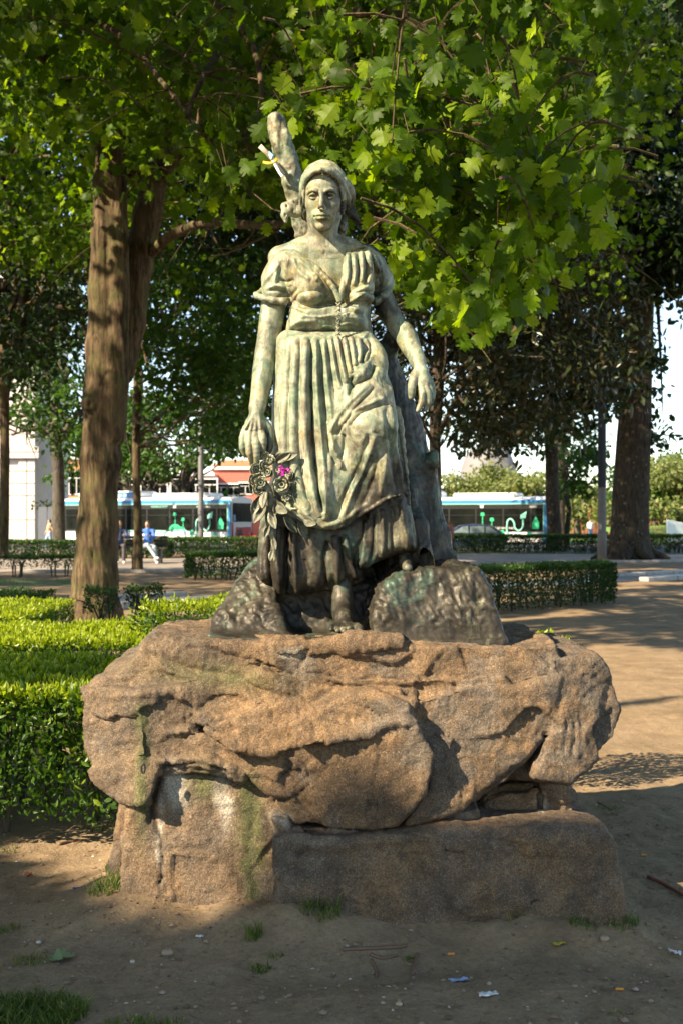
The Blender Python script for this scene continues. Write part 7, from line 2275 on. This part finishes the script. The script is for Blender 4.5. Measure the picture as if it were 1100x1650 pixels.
MB().rbox(-2.1, -1.98, -.8, -.45, .58, .72, .02).build('headlight', WHITEP, car)
for x in (-1.35, 1.30):
    for y in (-.80, .80): wheel_mesh(car, x, y, .31, .31, .2)
# ---- people
SKIN = pm('skin', (0.42, 0.25, 0.17), rough=.6, var=.05)


def person(label, loc, rz, pose, top, bottom, hair, scale=1.0, bag=None, extra=None):
    """pose: dict of joints in metres (z up, facing -y)"""
    p = thing('person', label, 'person', loc, rz); J = {k: np.array(v, float) * scale for k, v in pose.items()}
    allp = np.array(list(J.values())); lo = allp.min(0) - .28; hi = allp.max(0) + .30
    h = .018
    g = Grid(lo, hi, h)
    hd = J['head']
    g.ell(hd, (.078, .095, .115), 0); g.ell(hd + [0, -.02, -.06], (.055, .065, .07), .03); g.cap(hd + [0, -.095, .0], hd + [0, -.112, -.03], .012, .015, .01)
    g.cap(hd + [0, .01, -.08], J['neck'], .052, .058, .02)
    g.chain([J['neck'], (J['neck'] + J['pelvis']) / 2, J['pelvis']], [.10, .125, .13], .05)
    for s_ in 'lr':
        g.cap(J['neck'] + [0, 0, -.05], J['sh' + s_], .07, .065, .03)
        g.chain([J['sh' + s_], J['el' + s_], J['ha' + s_]], [.052, .042, .030], .02)
        hv = J['ha' + s_] - J['el' + s_]; hv = hv / np.linalg.norm(hv)
        g.ell(J['ha' + s_] + hv * .045, (.032, .022, .045), .015)
        for k in range(4): g.cap(J['ha' + s_] + hv * .07 + [(k - 1.5) * .016, 0, 0], J['ha' + s_] + hv * .135 + [(k - 1.5) * .017, -.01, 0], .0095, .008, .003)
        g.cap(J['ha' + s_] + hv * .03 + [.03 if s_ == 'r' else -.03, -.02, 0], J['ha' + s_] + hv * .09 + [.045 if s_ == 'r' else -.045, -.03, 0], .010, .009, .004)
        g.chain([J['pelvis'] + [(-.09 if s_ == 'l' else .09) * scale, 0, -.02], J['kn' + s_], J['fo' + s_]], [.085, .058, .040], .03)
        g.cap(J['fo' + s_] + [0, .02, -.03], J['to' + s_], .045, .032, .02)
    V, Q = g.mesh(); link('body', mesh_np('body', V, Q, True, SKIN), p)
    g = Grid(lo, hi, h)
    g.chain([J['neck'] + [0, 0, -.03], (J['neck'] + J['pelvis']) / 2, J['pelvis'] + [0, 0, .02]], [.12, .150, .155], .05)
    for s_ in 'lr':
        g.cap(J['neck'] + [0, 0, -.06], J['sh' + s_], .09, .085, .03)
        g.chain([J['sh' + s_], J['el' + s_], J['el' + s_] * .3 + J['ha' + s_] * .7], [.072, .060, .052], .02)
    V, Q = g.mesh(); V += vnormals(V, Q) * (fbm(V, 9, 2, 3) * .012)[:, None]; link('top', mesh_np('top', V, Q, True, top), p)
    g = Grid(lo, hi, h)
    g.ell(J['pelvis'], (.165, .13, .13), 0)
    for s_ in 'lr':
        g.chain([J['pelvis'] + [(-.085 if s_ == 'l' else .085) * scale, 0, -.03], J['kn' + s_], J['fo' + s_] + [0, 0, .03]], [.105, .080, .070], .03)
    V, Q = g.mesh(); V += vnormals(V, Q) * (fbm(V, 8, 2, 6) * .012)[:, None]; link('trousers', mesh_np('trousers', V, Q, True, bottom), p)
    g = Grid(lo, hi, h)
    for s_ in 'lr': g.cap(J['fo' + s_] + [0, .03, -.035], J['to' + s_], .052, .042, .02)
    V, Q = g.mesh(); link('shoes', mesh_np('shoes', V, Q, True, WHITEP), p)
    g = Grid(hd - .2, hd + .2, .014)
    g.ell(hd + [0, .022, .028], (.092, .098, .112), 0); g.ell(hd + [0, -.075, -.03], (.07, .06, .085), .02, 's'); g.ell(hd + [0, .07, -.06], (.07, .04, .08), .03)
    V, Q = g.mesh(); link('hair', mesh_np('hair', V, Q, True, hair), p)
    if bag:
        g = Grid(lo - .1, hi + .2, .02); c = (J['neck'] * .62 + J['pelvis'] * .38) + np.array([0, bag[1], 0]); g.ell(c, (.15, .10, .20), 0); g.ell(c + [0, .05 * np.sign(bag[1]), -.05], (.11, .07, .11), .03)
        V, Q = g.mesh(); link('backpack', mesh_np('backpack', V, Q, True, bag[0]), p)
    return p


BH = pm('hair_brown', (0.07, 0.045, 0.03)); DENIM = pm('light_denim', (0.28, 0.36, 0.48)); 
walk = dict(head=(0, 0, 1.58), neck=(0, .01, 1.42), pelvis=(0, 0, .95), shl=(-.18, .01, 1.37), shr=(.18, .01, 1.37), ell=(-.24, -.02, 1.12), elr=(.23, .12, 1.14), hal=(-.22, -.16, .92), har=(.24, .18, .90),
            knl=(-.09, -.16, .52), knr=(.09, .04, .50), fol=(-.09, -.20, .10), tol=(-.09, -.36, .04), **{'for': (.09, .26, .12), 'tor': (.09, .14, .04)})
person('walking person in tan top and pale jeans carrying a pale backpack at left', (W(80, 840, 66)[0], 66, .02), math.radians(-60), walk, pm('tan_top', (.42, .27, .17)), DENIM, BH, bag=(pm('lilac_bag', (.52, .50, .60)), .16))
stand = dict(walk); stand.update(knl=(-.09, -.02, .5), fol=(-.10, .02, .08), tol=(-.1, -.14, .04), knr=(.09, 0, .5), tor=(.1, -.12, .04)); stand['for'] = (.10, .04, .08)
person('person in white shirt and jeans standing on the far lawn at right', (W(950, 840, 96)[0], 96, .06), math.radians(10), stand, WHITEP, pm('denim', (.08, .16, .33)), BH)
sit = dict(head=(0, -.02, 1.24), neck=(0, .02, 1.08), pelvis=(0, .05, .58), shl=(-.18, .02, 1.02), shr=(.18, .02, 1.02), ell=(-.26, -.12, .82), elr=(.26, -.12, .82), hal=(-.12, -.32, .88), har=(.12, -.32, .88),
           knl=(-.11, -.42, .56), knr=(.11, -.42, .56), fol=(-.10, -.45, .10), tol=(-.10, -.60, .05), tor=(.10, -.60, .05)); sit['for'] = (.10, -.45, .10)
YB = 43.0
person('seated person in navy clothes on the far bench beside the oak trunk', (W(192, 840, YB)[0], YB + .1, 0), math.radians(15), sit, pm('navy_cloth', (.03, .05, .12)), pm('dark_trousers', (.06, .05, .06)), pm('hair_fair', (.30, .16, .08)), scale=1.2)
sit2 = dict(sit); sit2.update(knl=(.15, -.42, .60), knr=(.35, -.36, .52), fol=(.42, -.50, .22), tol=(.55, -.62, .20), tor=(.50, -.52, .05)); sit2['for'] = (.42, -.40, .10)
person('seated person in bright blue top and pale trousers on the bench by the thin tree', (W(238, 840, YB)[0], YB + .05, 0), math.radians(-10), sit2, pm('bright_blue', (.03, .12, .42)), pm('pale_denim', (.26, .31, .37)), BH, scale=1.2)
# bench
bench = thing('park_bench', 'dark slatted park bench with two seated people behind the thin tree', 'bench', (W(215, 840, YB)[0], YB + .15, 0))
DW = pm('dark_wood', (.05, .035, .028), nsc=20)
for k in range(4): MB().rbox(-1.25, 1.25, -.20 + k * .12, -.10 + k * .12, .56, .60, .01).build('slat', DW, bench)
for k in range(3): MB().rbox(-1.25, 1.25, .32, .35, .66 + k * .14, .77 + k * .14, .01).build('slat', DW, bench)
for x in (-1.0, 0, 1.0):
    MB().prism([(-.05, 0), (.05, 0), (.05, .56), (-.05, .56)], -.2, .3, Matrix.Translation((x, 0, 0))).box(x - .04, x + .04, .28, .33, .3, .98).build('leg', pm('cast_iron', (.03, .03, .03), rough=.5), bench)

# ---- posts and lamp posts
def lamp_post(px, base_py, r0, r1, h, mat, label, top=True, taper=None):
    q = G(px, base_py); o = thing('lamp_post', label, 'lamp post', (q[0], q[1], 0), 0, 'lamp posts in the park')
    MB().lathe([(0, 0), (r0, 0), (r0, 1.15), (r0 * .9, 1.25), (r0 * .88, h * .3), (r1, h), (0, h)], 14).build('pole', mat, o, True)
    if top:
        MB().tube([(0, 0, h - .1), (0, -.3, h + .25), (0, -.9, h + .35)], .05, 8).build('arm', mat, o, True)
        MB().rbox(-.16, .16, -1.5, -.85, h + .28, h + .42, .05).build('lamp_head', mat, o)
    return o
POLE = pm('grey_pole', (.12, .12, .125), rough=.6); POLED = pm('dark_pole', (.05, .048, .048), rough=.6)
o = lamp_post(969, 913, .165, .12, 13, POLE, 'tall post at right, light grey below and dark above, beside the huge trunk')
MB().lathe([(.152, 0), (.150, 0), (.146, 6.5), (.143, 6.5)], 14).build('dark_sleeve', POLED, o, True, loc=(0, 0, 2.8))
lamp_post(324, 893, .15, .11, 11, POLE, 'grey lamp post standing in front of the left bus')
lamp_post(293, 873, .09, .06, 7.5, GREYM, 'thin street lamp behind the left bus')
lamp_post(8, 896.5, .13, .10, 14, POLED, 'dark post at the far left edge') if False else None
q = G(726, 893)
bo = thing('bollard', 'dark rusty square post in front of the car at right of the statue', 'post', (q[0], q[1], 0))
MB().rbox(-.13, .13, -.13, .13, 0, 1.52, .02).build('post', pm('rust_dark', (.07, .03, .022), rough=.8), bo); MB().rbox(-.15, .15, -.15, .15, 1.52, 1.56, .01).build('cap', pm('rust_dark', (.07, .03, .022)), bo)

# ---- pale stone building, far left: every course of blocks
STONE = pm('pale_stone', (.55, .50, .47), var=.12, nsc=1.2)
YB2 = 80.0
sb = thing('stone_building', 'tall pale stone building corner at the left edge with block courses', 'building', (W(30, 840, YB2)[0], YB2, 0)); bl = np.array(sb.location)
x0 = W(-60, 840, YB2)[0] - bl[0]; x1 = W(58, 840, YB2)[0] - bl[0]
MB().box(x0 - 8, x1 - .08, .08, 10, 0, 22).build('wall', STONE, sb)
cols = [(W(a, 840, YB2)[0] - bl[0], W(b_, 840, YB2)[0] - bl[0]) for a, b_ in ((-60, -12), (-12, 13), (13, 31), (31, 45), (45, 58.5))]
k = 0; z = 0.0
while z < 20:
    hh = .86 if z > 1.7 else 1.7
    if 5.9 < z < 6.5:
        MB().rbox(x0, x1 + .35, -.40, .2, z, z + .42, .05).build('cornice', STONE, sb); z += .44; continue
    for i, (a, c) in enumerate(cols):
        pr = -.18 if i >= 3 else 0.0
        bm_key = ('blk', i, hh)
        if bm_key not in _mc: _mc[bm_key] = MB().rbox(a + .015, c - .015, pr, .12, 0, hh - .035, .03).mesh('stone_block', STONE)
        link('stone_block', _mc[bm_key], sb, (0, 0, z))
    z += hh
# ---- grey hoarding panels
ho = thing('hoarding', 'dark grey site hoarding of upright panels behind the walking person', 'fence', (W(62, 840, 77)[0], 77, 0))
HP = pm('hoarding_grey', (.115, .125, .145), rough=.5, var=.08)
pmh = MB().rbox(.012, .62, -.03, .03, 0, 2.55, .015).mesh('panel', HP)
for k in range(22): link('panel', pmh, ho, (k * .64, 0, 0.02))
MB().rbox(0, 14.1, .03, .12, 2.4, 2.5, .01).build('rail', HP, ho)
# white boxes beside hoarding, road kerb wall
MB_ = MB().rbox(-.55, .55, -.4, .4, 0, .75, .05)
wb = MB_.build('white_box', WHITEP); wb.location = (W(110, 840, 70)[0], 70, .02); tag(wb, 'low white box standing by the hoarding', 'box')
lw = MB().rbox(-16, 3, 0, .3, 0, .22, .02).build('low_wall', pm('low_wall', (.2, .2, .2))); lw.location = (-18, 58.5, 0); tag(lw, 'low grey kerb wall above the far left hedge', 'wall')
# climbing plants on top of the hoarding
v, f, a = crown(FX, [(np.array([W(px_, 813, 77.5)[0], 77.6, 2.75]), np.array([.7, .4, .28])) for px_ in range(62, 190, 12)], 130, .25, quad, gap=False)
o = leaf_obj('climbing_plant', (v, f, a), M_DARK, None, None); tag(o, 'dark climbing plant along the top of the grey hoarding', 'plant')


def house(name, label, px0, px1, top, Y, mat, wins, roof=None, roofz=None, wsz=(1.0, 1.5), frame=WHITEP, depth=8, cornice=True):
    a = W(px0, 840, Y)[0]; c = W(px1, 840, Y)[0]; h = W(0, top, Y)[2]
    t = thing(name, label, 'building', ((a + c) / 2, Y, 0)); lx = (a + c) / 2
    MB().box(a - lx, c - lx, 0, depth, 0, h).build('wall', mat, t)
    if cornice: MB().rbox(a - lx - .2, c - lx + .2, -.3, .2, h - .35, h, .05).build('cornice', frame, t)
    if roof:
        MB().prism([(a - lx - .3, h + .02), (c - lx + .3, h + .02), ((c - a) / 2 - 1.5, h + roofz), (-(c - a) / 2 + 1.5, h + roofz)], -.3, depth).build('roof', roof, t)
    for (wx, wy) in wins:
        p = W(wx, wy, Y); fx = p[0] - lx; fz = p[2]
        w = MB().rbox(fx - wsz[0] / 2 - .15, fx + wsz[0] / 2 + .15, -.10, .02, fz - wsz[1] / 2 - .15, fz + wsz[1] / 2 + .15, .03).build('window', frame, t)
        MB().box(fx - wsz[0] / 2, fx - .04, -.115, -.02, fz - wsz[1] / 2, fz + wsz[1] * .2).box(fx + .04, fx + wsz[0] / 2, -.115, -.02, fz - wsz[1] / 2, fz + wsz[1] * .2).box(fx - wsz[0] / 2, fx + wsz[0] / 2, -.115, -.02, fz + wsz[1] * .25, fz + wsz[1] / 2).build('pane', GLASS, w)
    return t


house('orange_building', 'orange house with white framed windows behind the grey hoarding', 55, 150, 735, 115, pm('orange_wall', (.50, .24, .10)), [(72, 778), (86, 778), (112, 778), (124, 778)], wsz=(.9, 2.2))
house('cream_building', 'cream building with tall paired windows behind the left bus', 170, 344, 762, 118, pm('cream_wall', (.60, .52, .38)), [(x, 788) for x in (185, 205, 240, 258, 288, 301, 316, 338)], wsz=(1.5, 2.0))
house('red_house', 'salmon red house with white framed windows left of the statue', 343, 440, 752, 122, pm('red_wall', (.50, .13, .09)), [(357, 789), (377, 789), (396, 787), (425, 787)], roof=pm('roof_orange', (.50, .20, .10)), roofz=.7, wsz=(1.2, 1.1))
# far right: dome, trees, fence, lawn things
dm = thing('dome_building', 'grey domed building showing above the trees behind the right bus', 'building', (W(786, 840, 330)[0], 330, 0))
MB().lathe([(8.6, 0), (8.6, 13), (8.9, 13.2), (8.9, 14), (8.3, 14.2), (7.9, 17), (6.9, 20), (5.2, 22.4), (3.0, 23.8), (0.9, 24.4), (.7, 25.5), (0, 26)], 28).build('dome', pm('dome_grey', (.16, .15, .15), rough=.7), dm, True)
MB().lathe([(9.6, 0), (9.6, 9), (9.2, 9.3)], 12).build('drum', pm('dome_stone', (.42, .38, .33)), dm)
def far_tree(px, top, Y, w, label, seed, mat=M_FAR, g='trees beyond the far lawn', h0=.3):
    r = np.random.default_rng(seed); h = W(0, top, Y)[2]; x = W(px, 840, Y)[0]; loc = np.array([x, Y, 0.0])
    t = thing('far_tree', label, 'tree', (x, Y, 0), 0, g)
    mb = MB(); mb.fix = False; limbw(mb, [[0, 0, 0], [.1, 0, h * .3], [-.1, 0, h * .7]], [.35, .28, .12], 8, .05, seed); twigs(mb, np.array([[0, 0, h * .3], [0, 0, h * .5]] * 3), r, 8, (1, 3), .1, 0, 1, .6)
    mb.build('trunk', M_BARKG, t, True)
    cl = [(loc + [r.uniform(-w, w), r.uniform(-w * .6, w * .6), h * (h0 + (.92 - h0) * r.uniform(0, 1))], np.array([1.5, 1.5, 1.2]) * r.uniform(.7, 1.3) * w / 4) for _ in range(26)]
    v, f, a = crown(r, cl, 70, .5, quad, gap=False); leaf_obj('crown', (v - loc, f, a), mat, t)
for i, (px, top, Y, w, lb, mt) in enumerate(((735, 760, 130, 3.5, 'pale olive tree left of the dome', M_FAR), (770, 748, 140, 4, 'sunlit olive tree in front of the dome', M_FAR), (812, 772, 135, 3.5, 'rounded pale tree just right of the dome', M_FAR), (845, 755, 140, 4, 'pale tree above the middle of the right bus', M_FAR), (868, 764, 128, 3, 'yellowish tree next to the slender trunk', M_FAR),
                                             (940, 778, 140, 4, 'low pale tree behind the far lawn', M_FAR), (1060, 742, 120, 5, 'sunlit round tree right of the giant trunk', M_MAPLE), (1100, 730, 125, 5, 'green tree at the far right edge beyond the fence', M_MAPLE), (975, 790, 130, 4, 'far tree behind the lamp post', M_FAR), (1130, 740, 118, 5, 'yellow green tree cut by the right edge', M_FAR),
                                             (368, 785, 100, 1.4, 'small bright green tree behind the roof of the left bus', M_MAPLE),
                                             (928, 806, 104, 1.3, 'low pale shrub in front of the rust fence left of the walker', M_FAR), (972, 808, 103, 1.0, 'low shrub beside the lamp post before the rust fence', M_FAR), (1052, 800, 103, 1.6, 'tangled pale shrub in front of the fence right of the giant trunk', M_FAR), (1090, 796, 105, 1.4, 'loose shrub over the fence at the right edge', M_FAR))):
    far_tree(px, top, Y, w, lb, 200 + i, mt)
# rust fence with uneven pales, orange net fence
RUST = pm('rust_pale', (.22, .07, .035), rough=.9, nsc=3); RUST2 = pm('rust_dark_pale', (.11, .04, .025), rough=.9); RUST3 = pm('rust_light_pale', (.30, .13, .07), rough=.9)
NET = pm('orange_net', (.62, .26, .04), rough=.7)
fe = thing('pale_fence', 'rust brown fence of uneven upright pales at the back of the lawn', 'fence', (W(905, 840, 108)[0], 108, 0.05))
mbx = {}
for k in range(170):
    hh = (round(float(FX.uniform(1.9, 2.9)), 1), int(FX.integers(3)))
    if hh not in mbx: mbx[hh] = MB().rbox(0, .15, -.03, .03, 0, hh[0], .02).mesh('pale', (RUST, RUST2, RUST3)[hh[1]])
    o = link('pale', mbx[hh], fe, (k * .185, FX.uniform(-.02, .02), 0))
for z in (.5, 1.9): MB().rbox(0, 31.5, .04, .10, z, z + .1, .01).build('rail', RUST, fe)
ne = thing('net_fence', 'thin orange safety net fence on the bank right of the giant trunk', 'fence', (W(1025, 840, 92)[0], 92, 0.05))
nm = MB()
for k in range(34): nm.box(k * .25, k * .25 + .03, -.015, .015, 0, 1.25)
for z in (.1, .4, .7, 1.0, 1.22): nm.box(0, 8.4, -.02, .02, z, z + .03)
nm.build('net', NET, ne)['kind'] = 'stuff'
bk = MB(); bk.add([[-.5, 0, 0], [14, 0, 0], [14, 3, 1.15], [1, 3, .9], [14, 12, 1.4], [-.5, 12, 1.1]], [[0, 1, 2, 3], [3, 2, 4, 5]], [[0, 3, 5]])
o = bk.build('grass_bank', M_LAWN); o.location = (W(1020, 840, 93)[0], 93, 0.04); o['kind'] = 'structure'
wl = MB().add([[0, 0, 0], [3.4, 0, 0], [3.4, 0, 1.0], [0.0, 0, 1.75], [0, .4, 0], [3.4, .4, 0], [3.4, .4, 1.0], [0, .4, 1.75]], [[0, 1, 2, 3], [5, 4, 7, 6], [0, 3, 7, 4], [1, 5, 6, 2], [3, 2, 6, 7]]).build('concrete_ramp', WHITEP)
wl.location = (W(1075, 840, 86)[0], 86, 0); tag(wl, 'white sloping concrete ramp wall at the right edge', 'wall')
# two bicycles behind the left bus
def bicycle(px, Y, rz, label):
    c = W(px, 840, Y); b = thing('bicycle', label, 'bicycle', (c[0], c[1], .02), rz, 'bicycles behind the left bus')
    for x in (-.52, .52):
        wh = MB().tube([(x + .33 * math.cos(a), 0, .34 + .33 * math.sin(a)) for a in np.linspace(0, 2 * math.pi, 17)], .022, 5, cap=False).build('wheel', RUBBER, b, True)
        sp = MB()
        for a in np.linspace(0, math.pi, 6, endpoint=False): sp.tube([(x - .32 * math.cos(a), 0, .34 - .32 * math.sin(a)), (x + .32 * math.cos(a), 0, .34 + .32 * math.sin(a))], .004, 3)
        sp.build('spokes', GREYM, wh)
    f = MB()
    for p, q in (((-.52, .34), (-.12, .82)), ((-.52, .34), (-.05, .30)), ((-.05, .30), (-.14, .88)), ((-.05, .30), (.36, .78)), ((-.12, .82), (.36, .82)), ((.36, .92), (.52, .34))): f.tube([(p[0], 0, p[1]), (q[0], 0, q[1])], .022, 6)
    f.build('frame', REDP, b, True)
    MB().tube([(.34, -.25, .98), (.38, 0, .95), (.34, .25, .98)], .015, 6).build('handlebar', GREYM, b, True)
    MB().rbox(-.28, -.02, -.07, .07, .88, .94, .02).build('saddle', BLACKP, b)
bicycle(392, 59.5, .15, 'bicycle parked below the rear of the left bus'); bicycle(410, 59.6, -.1, 'bicycle parked nearest the statue by the left bus')
